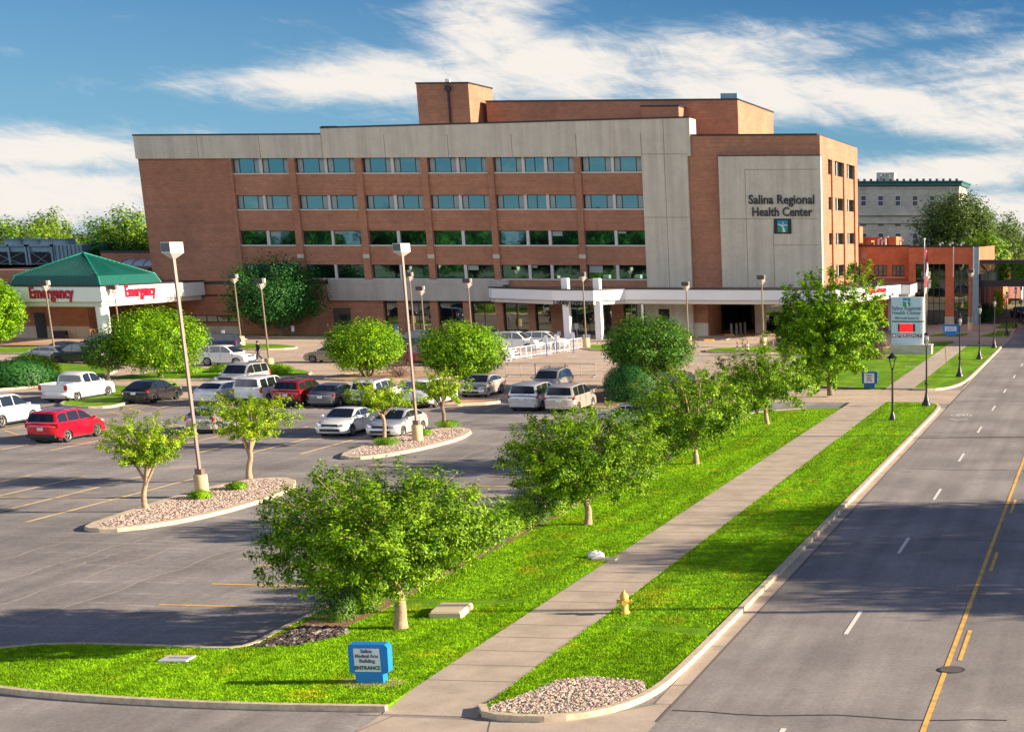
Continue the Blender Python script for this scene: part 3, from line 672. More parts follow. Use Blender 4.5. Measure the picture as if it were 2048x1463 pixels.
OCT_V = np.array([(1, 0, 0), (0, 1, 0), (-1, 0, 0), (0, -1, 0), (0, 0, .8), (.7, .7, .35), (-.7, .7, .4), (-.7, -.7, .35), (.7, -.7, .4)]); OCT_F = [(0, 5, 4), (5, 1, 4), (1, 6, 4), (6, 2, 4), (2, 7, 4), (7, 3, 4), (3, 8, 4), (8, 0, 4)]
def stones(name, poly, n, z, s0, s1, mats, label):
    P = scatter(poly, n); n = len(P); a = rng.uniform(0, 2 * PI, n); S = rng.uniform(s0, s1, (n, 3)); S[:, 2] *= .8
    T = OCT_V[None] * S[:, None]; c, s = np.cos(a)[:, None], np.sin(a)[:, None]
    X = T[..., 0] * c - T[..., 1] * s + P[:, 0:1]; Y = T[..., 0] * s + T[..., 1] * c + P[:, 1:2]; Z = T[..., 2] + z + rng.uniform(-.2, .5, n)[:, None] * s0
    V = np.stack([X, Y, Z], -1).reshape(-1, 3); fs = np.array(OCT_F)[None] + (np.arange(n) * 9)[:, None, None]
    me = bpy.data.meshes.new(name); me.from_pydata(V.tolist(), [], fs.reshape(-1, 3).tolist())
    for m in mats: me.materials.append(m)
    me.polygons.foreach_set('material_index', np.repeat(rng.integers(0, len(mats), n), 8).astype(np.int32)); me.update()
    link(name, me, kind='stuff', label=label, cat='gravel')
stones('gravel', GRAVC, 2600, .125, .03, .07, ROCKS, 'pale pink river stones filling the rounded street corner beside the pavement end')
stones('gravel', g1, 5200, .125, .035, .075, ROCKS, 'pale river stones in the near raised island with two small trees')
stones('gravel', g2, 3500, .125, .04, .08, ROCKS, 'pale river stones in the farther raised island with a lamp post by parked white cars')
stones('gravel', [(-23.0, 41.7), (-22.5, 42.0), (-22.6, 43.9), (-21.3, 43.9), (-20.9, 43.2), (-21.6, 41.75), (-22.6, 41.5)], 420, .13, .06, .12, [DROCK, DROCK, DROCK, ROCKS[2]], 'dark brown rocks at the corner of the hedge bed by the car park kerb')
# ================================================================= TREES AND SHRUBS
def leaf_mesh(name, C, size, m, flat=0.35, seed=0, out=None):
    """C: n x 3 leaf positions -> one folded diamond per leaf with random normals leaning upwards"""
    r = np.random.default_rng(seed); n = len(C)
    nr = r.normal(0, 1, (n, 3)); nr[:, 2] = np.abs(nr[:, 2]) + flat
    if out is not None: nr = nr * .62 + out * 1.15
    nr /= np.linalg.norm(nr, axis=1)[:, None]
    t = r.normal(0, 1, (n, 3)); t -= (t * nr).sum(1)[:, None] * nr; t /= np.linalg.norm(t, axis=1)[:, None]
    b = np.cross(nr, t); s = size * r.uniform(.6, 1.35, n)[:, None]
    V = np.stack([C - t * s, C - b * s * .42 + nr * s * .12, C + t * s, C + b * s * .42 + nr * s * .12], 1).reshape(-1, 3)
    me = bpy.data.meshes.new(name); me.vertices.add(4 * n); me.vertices.foreach_set('co', V.astype(np.float32).ravel())
    me.loops.add(4 * n); me.loops.foreach_set('vertex_index', np.arange(4 * n, dtype=np.int32)); me.polygons.add(n)
    me.polygons.foreach_set('loop_start', np.arange(n, dtype=np.int32) * 4)
    at = me.attributes.new('leafrnd', 'FLOAT', 'FACE'); at.data.foreach_set('value', r.uniform(0, 1, n).astype(np.float32))
    me.materials.append(m); me.update(calc_edges=True); return me

def make_tree(label, cat, x, y, z0, top, bot, rx, leaf, bark, n, lsize, seed, style='spray', trunk_r=.14, fork=None, lean=(0, 0), ry=None, group=None, nlimb=7, multi=1, name='tree', nbr=None, gap=0.0, fill=.55):
    """style 'spray': leafy boughs reaching out past the outline; 'round': clipped dense head; 'open': lobed crown with gaps"""
    r = np.random.default_rng(seed); rnd = random.Random(seed)
    T = thing(name, label, cat, (x, y, z0), 0, group)
    ry = ry or rx; cz = (top + bot) / 2; hz = (top - bot) / 2; ctr = np.array([lean[0], lean[1], cz]); fork = fork if fork else bot + hz * .35
    # lobes of the outline
    L = r.normal(0, 1, (16, 3)); L /= np.linalg.norm(L, axis=1)[:, None]; A = r.uniform(-.20, .24, 16) * (1.7 if rx < 2.3 else 1) if style != 'round' else r.uniform(-.06, .09, 16)
    def env(d):
        k = 1 + (A[None] * np.exp(-((d[:, None] - L[None]) ** 2).sum(2) / .22)).sum(1)
        return k
    # trunk and limbs
    tb = MB()
    for q in range(multi):
        ox = rnd.uniform(-.25, .25) * (multi > 1); oy = rnd.uniform(-.25, .25) * (multi > 1)
        pts = []; ns = 6
        fx, fy = lean[0] * .35 + ox * 2.2, lean[1] * .35 + oy * 2.2
        for i in range(ns + 1):
            t = i / ns; pts.append((ox + (fx - ox) * t + .04 * math.sin(t * 5 + seed), oy + (fy - oy) * t + .04 * math.cos(t * 4 + seed), fork * t))
        tr = trunk_r / math.sqrt(multi)
        tb.tube(pts, [tr * (1.3, 1.08, .98, .93, .88, .84, .80)[i] for i in range(ns + 1)], 9)
        top_ = np.array([fx, fy, fork]); tips = []
        for k in range(nlimb if multi == 1 else 3):
            a = 2 * PI * (k + rnd.uniform(-.3, .3)) / (nlimb if multi == 1 else 3) + q; up = rnd.uniform(.25, .95)
            e = ctr + np.array([math.cos(a) * rx * .62 * (1.1 - up * .6), math.sin(a) * ry * .62 * (1.1 - up * .6), hz * (up * 1.1 - .35)])
            mid = top_ * .5 + e * .5 + np.array([0, 0, -.10 * hz + rnd.uniform(-.1, .1)]); s0 = top_ - np.array([0, 0, rnd.uniform(0, .25) * min(1, fork)])
            P = [tuple(s0 * (1 - t) ** 2 + mid * 2 * t * (1 - t) + e * t * t) for t in (0, .25, .5, .75, 1)]
            tb.tube(P, [tr * .6, tr * .48, tr * .36, tr * .24, tr * .12], 6, cap=False); tips.append(P)
    # boughs carrying the leaves
    nb = nbr or (110 if style == 'spray' else 150)
    D = r.normal(0, 1, (nb * 3, 3)); D[:, 2] = D[:, 2] * .85 + .18; D /= np.linalg.norm(D, axis=1)[:, None]
    # even out directions
    keep = []
    for d in D:
        if all(np.dot(d, k) < 1 - 1.1 / nb * 1.6 for k in keep): keep.append(d)
        if len(keep) >= nb: break
    D = np.array(keep); nb = len(D); K = env(D)
    if gap: K *= np.where(r.uniform(0, 1, nb) < gap, r.uniform(.45, .75, nb), 1)
    ends = ctr + D * np.array([rx, ry, hz]) * K[:, None]
    low = D[:, 2] < -.1
    ends[:, 2] = np.maximum(ends[:, 2], bot * .85 + .05)
    C = []
    per = n // nb
    for i in range(nb):
        s = ctr * .6 + np.array([lean[0] * .35, lean[1] * .35, fork]) * .4 + D[i] * np.array([rx, ry, hz]) * .12
        if style == 'spray':
            e = ends[i] * 1.0; e[2] += r.uniform(-.06, .18) * hz; md = (s + e) / 2 + np.array([0, 0, r.uniform(-.02, .22) * hz])
            t = r.beta(2.2, 1.15, per)[:, None]
            c = s * (1 - t) ** 2 + md * 2 * t * (1 - t) + e * t * t
            sp = (.10 + .42 * (1 - t)) * (rx / 3.2) * .75 + .03
            # leaves gather on short side sprays along the bough
            m_ = 9; tt = np.sort(r.beta(2.0, 1.1, m_))[:, None]; base = s * (1 - tt) ** 2 + md * 2 * tt * (1 - tt) + e * tt * tt
            off = r.normal(0, 1, (m_, 3)); off[:, 2] = off[:, 2] * .6 + .15; off *= (.10 + .50 * (1 - tt)) * (rx / 3.2) * .72
            kk = r.integers(0, m_, per); u = r.beta(1.5, 1.1, per)[:, None]
            c2 = base[kk] + off[kk] * u * 1.25 + r.normal(0, 1, (per, 3)) * .075 * (rx / 3.2 * .5 + .5)
            mixm = (r.uniform(0, 1, per) < .80)[:, None]
            C.append(np.where(mixm, c2, c + r.normal(0, 1, (per, 3)) * sp * np.array([1, 1, .75])))
            # side twigs
            if i % 2 == 0: tb.tube([tuple(s), tuple((s + md) / 2 + (md - s) * .1), tuple(md), tuple((md + e) / 2), tuple(e)], [trunk_r * .16, trunk_r * .13, trunk_r * .10, trunk_r * .06, .008], 4, cap=False)
        else:
            t = r.beta(3.5, 1.0, per)[:, None] if style == 'round' else r.beta(2.6, 1.1, per)[:, None]
            c = s * (1 - t) + ends[i] * t
            cl = rx * (.085 if style == 'round' else .105)
            C.append(c + r.normal(0, 1, (per, 3)) * cl * np.array([1, 1, .8]))
            if i % 4 == 0: tb.tube([tuple(s), tuple((s + ends[i]) / 2), tuple(ends[i])], [trunk_r * .2, trunk_r * .12, .01], 4, cap=False)
    C = np.concatenate(C); C = C[C[:, 2] > .12]
    tb.build('trunk', bark, T)
    # leaves face outwards from the clump they belong to
    K_ = C[r.integers(0, len(C), 70 if style != 'round' else 110)] * .93 + ctr * .07 - np.array([0, 0, .03 * hz]); I = ((C[:, None, :] - K_[None]) ** 2).sum(2).argmin(1) if len(C) < 30000 else np.concatenate([((q[:, None, :] - K_[None]) ** 2).sum(2).argmin(1) for q in np.array_split(C, 8)])
    o1 = C - K_[I]; o1 /= np.linalg.norm(o1, axis=1)[:, None] + 1e-6; o2 = (C - ctr) / np.array([rx, ry, hz]); o2 /= np.linalg.norm(o2, axis=1)[:, None] + 1e-6
    link('crown', leaf_mesh('crown', C, lsize, leaf, seed=seed, out=o1 * .6 + o2 * .55), T)
    return T

def make_shrub(label, cat, x, y, z0, h, rx, leaf, n, lsize, seed, ry=None, group=None, name='shrub', ragged=.15, rotz=0.0):
    r = np.random.default_rng(seed); ry = ry or rx
    T = thing(name, label, cat, (x, y, z0), rotz, group)
    D = r.normal(0, 1, (n, 3)); D[:, 2] = D[:, 2] * .95 + .3; D /= np.linalg.norm(D, axis=1)[:, None]
    L = r.normal(0, 1, (18, 3)); L /= np.linalg.norm(L, axis=1)[:, None]; A = r.uniform(-ragged, ragged, 18)
    k = 1 + (A[None] * np.exp(-((D[:, None] - L[None]) ** 2).sum(2) / .15)).sum(1)
    t = r.beta(5, 1.0, n)
    C = D * np.array([rx, ry, h * .62]) * (k * t)[:, None] + np.array([0, 0, h * .42]) + r.normal(0, lsize * .7, (n, 3))
    C[:, 2] = np.abs(C[:, 2])
    st = MB()
    for q in range(7):
        a = 2 * PI * q / 7; st.tube([(0, 0, 0), (math.cos(a) * rx * .25, math.sin(a) * ry * .25, h * .35), (math.cos(a) * rx * .6, math.sin(a) * ry * .6, h * .62)], [.04, .025, .01], 4, cap=False)
    st.build('stem', BARKD, T); link('foliage', leaf_mesh('foliage', C, lsize, leaf, seed=seed, out=D), T)
    return T
LG = 'row of spreading trees in the verge along the pavement'
make_tree('nearest spreading green tree, with a pale trunk, behind the bright blue entrance sign', 'tree', -19.65, 44.0, .12, 4.55, .95, 3.6, LF_MID, BARKT, 60000, .060, 11, 'spray', .17, 1.35, (-.25, .1), group=LG, nbr=190)
make_tree('second spreading verge tree from the camera, its slim trunk beside the clipped shrubs', 'tree', -19.64, 61.6, .12, 4.4, .95, 3.05, LF_MID, BARKT, 44000, .062, 12, 'spray', .14, 1.2, (-.05, 0), group=LG, nbr=140)
make_tree('third bushy green verge tree from the camera', 'tree', -19.68, 79.2, .12, 4.6, .5, 3.25, LF_MID, BARKT, 32000, .068, 13, 'spray', .14, 1.2, group=LG, nbr=120)
make_tree('fourth bushy green verge tree from the camera, just before the tallest one', 'tree', -19.72, 97.0, .12, 4.5, .5, 3.0, LF_MID, BARKT, 22000, .08, 14, 'spray', .13, 1.2, group=LG, nbr=110)
make_tree('tall full green tree left of the white hospital sign board, biggest of the verge row', 'tree', -18.9, 115.5, .12, 8.15, .25, 3.7, LF_BRI, BARK, 62000, .105, 15, 'spray', .2, 1.6, group=LG, nbr=190)
IG = 'small trees in the gravel islands of the car park'
make_tree('small yellow-green tree at the left tip of the near gravel island', 'tree', -38.91, 63.57, .13, 3.75, 1.55, 1.75, LF_YEL, BARKT, 17000, .05, 21, 'spray', .11, 1.15, (.45, .1), group=IG, nlimb=5, gap=.2, nbr=70)
make_tree('small yellow-green tree with forked trunk at the right end of the near gravel island', 'tree', -38.88, 72.2, .13, 3.9, 1.7, 2.1, LF_YEL, BARKT, 15000, .054, 22, 'spray', .13, 1.2, (.35, 0), group=IG, nlimb=5, gap=.3, nbr=64)
make_tree('thin two-lobed tree in front of the white saloons on the far gravel island', 'tree', -38.29, 85.8, .13, 3.35, 1.45, 1.85, LF_YEL, BARKT, 9000, .057, 23, 'spray', .10, 1.5, (-.1, 0), group=IG, nlimb=5, gap=.45, nbr=48)
make_tree('thin crooked tree at the right end of the far gravel island', 'tree', -38.1, 93.5, .13, 3.3, 1.2, 1.6, LF_YEL, BARK, 7500, .06, 24, 'spray', .12, 1.3, (0, 0), group=IG, nlimb=5, gap=.4, nbr=44)
RG = 'round headed trees in the middle of the car park'
make_tree('round bright green tree on several stems left of the second tall lamp post', 'tree', -57.9, 127.5, .13, 4.3, .55, 2.85, LF_BRI, BARK, 25500, .09, 31, 'round', .2, .8, group=RG, multi=4, nbr=230)
make_tree('round bright green tree above the silver car that faces the camera', 'tree', -46.6, 119.0, .13, 4.55, .75, 2.95, LF_BRI, BARK, 27000, .09, 32, 'round', .14, 1.0, group=RG)
make_tree('large round dark green tree beside the entrance drive, above the rounded dark shrub', 'tree', -33.2, 121.0, .13, 5.0, .8, 3.2, LF_HDG, BARK, 28500, .09, 33, 'round', .15, 1.0, group=RG)
make_tree('broad round green tree behind the first tall lamp post and the black saloon', 'tree', -73.6, 124.8, .13, 5.15, .6, 3.7, LF_BRI, BARK, 31500, .095, 34, 'round', .16, .9, group=RG)
make_tree('smaller darker tree at the left edge of the broad round one, over the pickup bonnet', 'tree', -76.3, 122.2, .13, 3.4, .7, 1.7, LF_HDG, BARKT, 6000, .085, 35, 'round', .12, .9, group=RG)
make_tree('large dark green tree standing against the brick wall of the hospital', 'tree', -90.4, 178.2, .13, 8.2, 1.1, 5.3, LF_DRK, BARK, 30000, .15, 36, 'open', .28, 1.8, gap=.1)
make_tree('full green tree at the left edge in front of the emergency canopy', 'tree', -109.6, 156.5, .1, 6.7, .9, 3.2, LF_BRI, BARK, 25500, .13, 37, 'round', .22, 1.6)

# shrubs
HG = 'clipped shrubs in the hedge row between car park and verge'
hs = [(-21.9, 44.9, 1.0, .62), (-21.55, 46.0, .85, .55), (-21.95, 47.1, 1.0, .6), (-21.7, 48.4, .9, .6), (-21.9, 49.7, 1.0, .62), (-21.7, 51.1, .95, .6), (-21.8, 52.6, 1.0, .62), (-21.7, 54.1, .95, .6), (-21.8, 55.6, 1.0, .62),
      (-21.75, 57.3, 1.0, .62), (-21.8, 58.9, .95, .6), (-21.75, 60.3, 1.1, .65), (-21.75, 61.9, 1.15, .72), (-21.6, 63.6, 1.1, .7), (-21.7, 65.3, 1.2, .75), (-21.6, 67.1, 1.1, .7), (-21.6, 69, 1.1, .75), (-21.6, 71, 1.2, .8), (-21.6, 73.2, 1.1, .8), (-21.6, 75.4, 1.2, .8), (-21.6, 77.6, 1.1, .8),
      (-21.5, 80, 1.2, .8), (-21.5, 82.5, 1.1, .8), (-21.5, 85, 1.2, .85), (-21.5, 87.5, 1.1, .8), (-21.5, 90, 1.2, .8), (-21.5, 92.5, 1.1, .8), (-21.5, 95, 1.2, .8), (-21.5, 97.5, 1.1, .8)]
desc = {0: 'dark clipped shrub at the near end of the hedge by the dark rocks', 1: 'small light green shrub at the near end of the hedge', 11: 'rounded clipped shrub left of the second verge tree, nearest of three',
        12: 'rounded clipped shrub left of the second verge tree, middle of three', 13: 'rounded clipped shrub close behind the trunk of the second verge tree'}
for i, (x, y, h, r_) in enumerate(hs):
    lab = desc.get(i, 'clipped green shrub half hidden under the nearest tree crown' if i < 11 else 'clipped green shrub in the far part of the hedge hidden behind tree crowns')
    make_shrub(lab, 'shrub', x - .1, y, .13, h * 1.3, r_ * 1.12, LF_BRI if i % 3 else LF_HDG, 4200 if i < 16 else 1500, .035 if i < 16 else .06, 100 + i, group=HG)
JG = 'low spreading shrubs on the gravel islands'
for i, (x, y, h, r_, lab) in enumerate([(-38.0, 66.3, .35, .55, 'low green shrub left of the first tall lamp post base'), (-37.75, 68.9, .35, .5, 'low green shrub right of the first tall lamp post base'),
        (-37.9, 85.0, .4, .75, 'low spreading shrub at the foot of the thin two-lobed tree'), (-37.6, 89.4, .35, .45, 'low shrub just right of the second tall lamp post base'), (-37.9, 93.6, .4, .8, 'low shrub round the trunk of the thin crooked tree')]):
    make_shrub(lab, 'shrub', x, y, .12, h, r_, LF_BRI, 2200, .035, 140 + i, group=JG, ragged=.3)
make_shrub('large rounded dark shrub beside the pair of silver minivans', 'shrub', -31.7, 110.6, .13, 2.3, 2.15, LF_DRK, 16000, .07, 150)
make_shrub('large dark shrub mass at the left edge behind the white pickup', 'shrub', -85.3, 112.6, .14, 2.9, 4.0, LF_DRK, 20000, .10, 151, ry=3.4, name='shrub')
make_shrub('dark shrub between the left edge bushes and the pickup cab', 'shrub', -80.2, 116.6, .14, 1.8, 2.8, LF_DRK, 10000, .09, 152)
make_shrub('light green rounded shrub behind the dark bushes at left', 'shrub', -82.0, 121.5, .14, 1.9, 1.9, LF_BRI, 6000, .09, 153)
make_shrub('light green shrub at the left edge', 'shrub', -92.5, 122.5, .14, 2.4, 2.2, LF_YEL, 6000, .09, 154)
make_shrub('dark low shrub right of the white pickup', 'shrub', -72.8, 112.5, .14, 1.2, 1.6, LF_DRK, 4500, .08, 155)
make_shrub('dark round shrub against the pale wall base left of the big dark tree', 'shrub', -103.5, 178.0, .12, 1.5, 1.15, LF_DRK, 3500, .09, 156)
make_shrub('bright low shrub just behind the black saloon boot and right of it', 'shrub', -65.4, 110.6, .05, 1.0, 1.3, LF_BRI, 4000, .07, 157)
for i, (x, y) in enumerate([(-66.2, 129.7), (-67.6, 131.6), (-73.6, 129.0), (-71.4, 130.4)]):
    make_shrub(['low shrub right of the lamp pedestal behind the silver estate', 'low shrub at the foot of the lamp pedestal behind the silver estate', 'low shrub on the grass island right of the broad round tree', 'low shrub on the grass island behind the silver estate'][i], 'shrub', x, y, .13, .55, 1.2, LF_BRI, 2500, .06, 160 + i)
make_shrub('bare reddish twiggy shrub at the left foot of the hospital sign board', 'shrub', -20.3, 150.5, .12, 2.3, 1.3, LF_RED, 3200, .06, 165, ragged=.4)
make_shrub('pale dry twiggy shrub right of the round tree by the lamp post', 'shrub', -55.2, 127.5, .13, 1.2, 1.4, LF_RED, 1800, .05, 166, ragged=.4)
make_shrub('round light green shrub at the foot of the far brick arcade', 'shrub', *G(1993, 627), .05, 3.0, 1.6, LF_YEL, 3000, .12, 167)
make_shrub('dark shrub in the shaded corner below the footbridge', 'shrub', *G(1973, 643), .05, 2.2, 1.1, LF_DRK, 2500, .10, 168)
for i, (px, py, r_) in enumerate([(1812, 706, 1.0), (1838, 706, .9)]):
    x, y = G(px, py); make_shrub(['low planting along the left of the sign board base', 'low planting along the right of the sign board base'][i], 'shrub', x, y + .3, .55, .7, 1.2, LF_OLV, 1500, .05, 170 + i, ry=.4)

# far trees
def far_tree(px, Y, top, rx, leaf, seed, label, n=9000, bot=2.5, ls=.3, group=None, style='open'):
    x = VY(px, 468, Y)[0]; top = top - (1.4 if px < 320 else 0)
    return make_tree(label, 'tree', x, Y, 0, top, bot, rx, leaf, BARK, n, ls, seed, style, .4, bot + 2, group=group, nlimb=6, nbr=90, gap=.15)
BG = 'trees beyond the low hospital buildings at left'
left = [(12, 235, 14.6, 6.0, LF_FAR, 'tall bright tree at the left edge beyond the cooling towers'), (70, 250, 14.2, 6.5, LF_FAR, 'bright tree beyond the right cooling tower fan screen'), (95, 262, 15.8, 3.6, LF_FAR, 'narrow tree rising above its neighbours at left'),
        (150, 255, 12.6, 6.0, LF_OLV, 'olive green tree above the peak of the green roof'), (205, 240, 14.6, 5.0, LF_FAR, 'tree with rounded top left of the tall one against the hospital corner'), (262, 236, 16.2, 5.2, LF_FAR, 'tall tree against the left corner of the hospital tower'),
        (40, 225, 12.5, 6.0, LF_OLV, 'lower olive tree in front of the tall ones at left'), (110, 222, 11.5, 5.5, LF_FAR, 'low bright tree behind the steel cooling units'), (180, 216, 11.0, 5.0, LF_DRK, 'dark low tree behind the green roof slope'),
        (235, 212, 11.8, 4.6, LF_DRK, 'dark low tree above the small brick plant building'), (285, 214, 13.0, 4.4, LF_FAR, 'bright low tree touching the hospital corner'), (-40, 240, 15, 7, LF_FAR, 'large tree just past the left edge of the view')]
for i, (px, Y, tp, rx, lf, lab) in enumerate(left): far_tree(px, Y, tp, rx, lf, 200 + i, lab, group=BG)
big = make_tree('huge round green tree in front of the old stone building', 'tree', VY(1920, 500, 262)[0], 262, 0, 17.4, 4.0, 6.6, LF_OLV, BARK, 26000, .26, 230, 'open', .5, 6, gap=.12)
RB = 'trees along the far street at right'
for i, (px, Y, tp, rx, lab) in enumerate([(1990, 285, 13.5, 5.0, 'green tree right of the huge round one'), (2030, 300, 12.5, 5.5, 'green tree at the right edge above the footbridge'), (2038, 335, 8.5, 4.0, 'dark street tree seen below the footbridge'), (1975, 252, 11.0, 3.4, 'smaller tree close behind the orange brick end wall')]):
    far_tree(px, Y, tp, rx, LF_OLV if i < 3 else LF_FAR, 240 + i, lab, group=RB, bot=3 if i != 2 else 2)
# tall shade trees on the east side of the street: they throw the long shadows over the road
EG = 'street trees on the opposite side of the street'
e0 = make_tree('leafy shade tree on the opposite side of the street', 'tree', 15.5, 59.5, 0, 10.0, 2.6, 4.4, LF_MID, BARK, 9000, .22, 260, 'open', .3, 3.5, group=EG)
for x, y, s in ((16.5, 68.5, 1.0), (19, 54.5, .9), (24, 63, 1.15)):
    c = e0.copy(); col.objects.link(c); c.location = (x, y, 0); c.scale = (s, s, s); c.rotation_euler = (0, 0, x)
    for ch in kids(e0): d = ch.copy(); col.objects.link(d); d.parent = c
# the wooded block behind the viewpoint (mirrored in the lower hospital windows)
SG = 'tall trees on the block behind the viewpoint'
s0 = make_tree('tall dark tree on the block south of the side street', 'tree', -60, -45, 0, 19, 1.2, 9.0, LF_DRK, BARK, 9000, .55, 261, 'open', .5, 6, group=SG)
for i in range(24):
    x = -275 + i * 13 + (i % 3) * 3; y = -58 + (i * 37 % 23); s = .72 + (i * 29 % 17) / 80
    if abs(x + 60) < 6: x += 8
    if -12 < x < 12: continue
    c = s0.copy(); col.objects.link(c); c.location = (x, y, 0); c.scale = (s, s, s); c.rotation_euler = (0, 0, i * 1.3)
    for ch in kids(s0): d = ch.copy(); col.objects.link(d); d.parent = c
# ================================================================= VEHICLES
def interp(pts, x):
    for (x0, z0), (x1, z1) in zip(pts, pts[1:]):
        if x0 <= x <= x1: return z0 + (z1 - z0) * (x - x0) / (x1 - x0 + 1e-9)
    return pts[-1][1] if x > pts[-1][0] else pts[0][1]
KINDS = {
 'saloon': dict(L=4.8, W=1.84, wb=2.8, wr=.335, top=[(-2.40, .42), (-2.40, .78), (-2.33, 1.00), (-1.8, 1.06), (0, 1.0), (1.05, .97), (1.75, .88), (2.2, .76), (2.36, .62), (2.40, .38)],
               gh=[(-1.95, 1.02), (-1.2, 1.37), (-.7, 1.45), (-.1, 1.47), (.35, 1.43), (1.25, .96)], cuts=[(-1.55, -1.0), (-.94, .02), (.08, .95)], clad=False),
 'hatch': dict(L=4.45, W=1.75, wb=2.7, wr=.32, top=[(-2.22, .42), (-2.22, .85), (-2.12, 1.05), (-1.6, 1.04), (0, 1.0), (1.1, .97), (1.75, .86), (2.1, .7), (2.2, .55), (2.22, .38)],
               gh=[(-2.1, 1.02), (-1.3, 1.36), (-.5, 1.47), (.0, 1.48), (.35, 1.44), (1.45, .95)], cuts=[(-1.6, -1.0), (-.9, .02), (.08, 1.05)], clad=False),
 'suv': dict(L=4.75, W=1.90, wb=2.75, wr=.37, top=[(-2.34, .45), (-2.37, .9), (-2.33, 1.12), (-1.5, 1.13), (0, 1.10), (1.1, 1.08), (1.85, 1.0), (2.2, .88), (2.34, .72), (2.37, .42)],
             gh=[(-2.30, 1.10), (-2.02, 1.60), (-1.6, 1.69), (-.4, 1.74), (.2, 1.71), (.5, 1.62), (1.25, 1.07)], cuts=[(-1.95, -1.15), (-1.05, -.1), (-.02, .98)], clad=True),
 'boxy': dict(L=5.1, W=2.0, wb=2.95, wr=.40, top=[(-2.50, .5), (-2.55, .95), (-2.52, 1.18), (-1.5, 1.18), (0, 1.16), (1.1, 1.14), (2.0, 1.08), (2.38, .98), (2.52, .8), (2.55, .45)],
              gh=[(-2.48, 1.15), (-2.28, 1.74), (-2.0, 1.82), (-.4, 1.86), (.25, 1.84), (.55, 1.76), (1.25, 1.13)], cuts=[(-2.15, -1.3), (-1.2, -.15), (-.06, 1.0)], clad=True),
 'van': dict(L=5.1, W=1.98, wb=3.05, wr=.35, top=[(-2.50, .4), (-2.54, .85), (-2.50, 1.08), (-1.5, 1.08), (0, 1.06), (1.4, 1.05), (2.0, .95), (2.35, .8), (2.5, .6), (2.54, .38)],
             gh=[(-2.47, 1.06), (-2.25, 1.62), (-1.95, 1.72), (-.4, 1.77), (.4, 1.72), (.75, 1.62), (1.75, 1.02)], cuts=[(-2.1, -1.25), (-1.15, -.05), (.05, 1.25)], clad=False),
 'pickup': dict(L=5.85, W=2.02, wb=3.7, wr=.41, top=[(-2.88, .6), (-2.9, .82), (-1.0, .84), (-.96, 1.24), (0, 1.23), (1.25, 1.22), (2.3, 1.15), (2.72, 1.02), (2.88, .8), (2.9, .5)],
                gh=[(-.93, 1.2), (-.85, 1.7), (-.6, 1.86), (0, 1.92), (.55, 1.87), (.8, 1.78), (1.4, 1.2)], cuts=[(-.72, .02), (.1, 1.1)], clad=True),
}
CARN = [0]
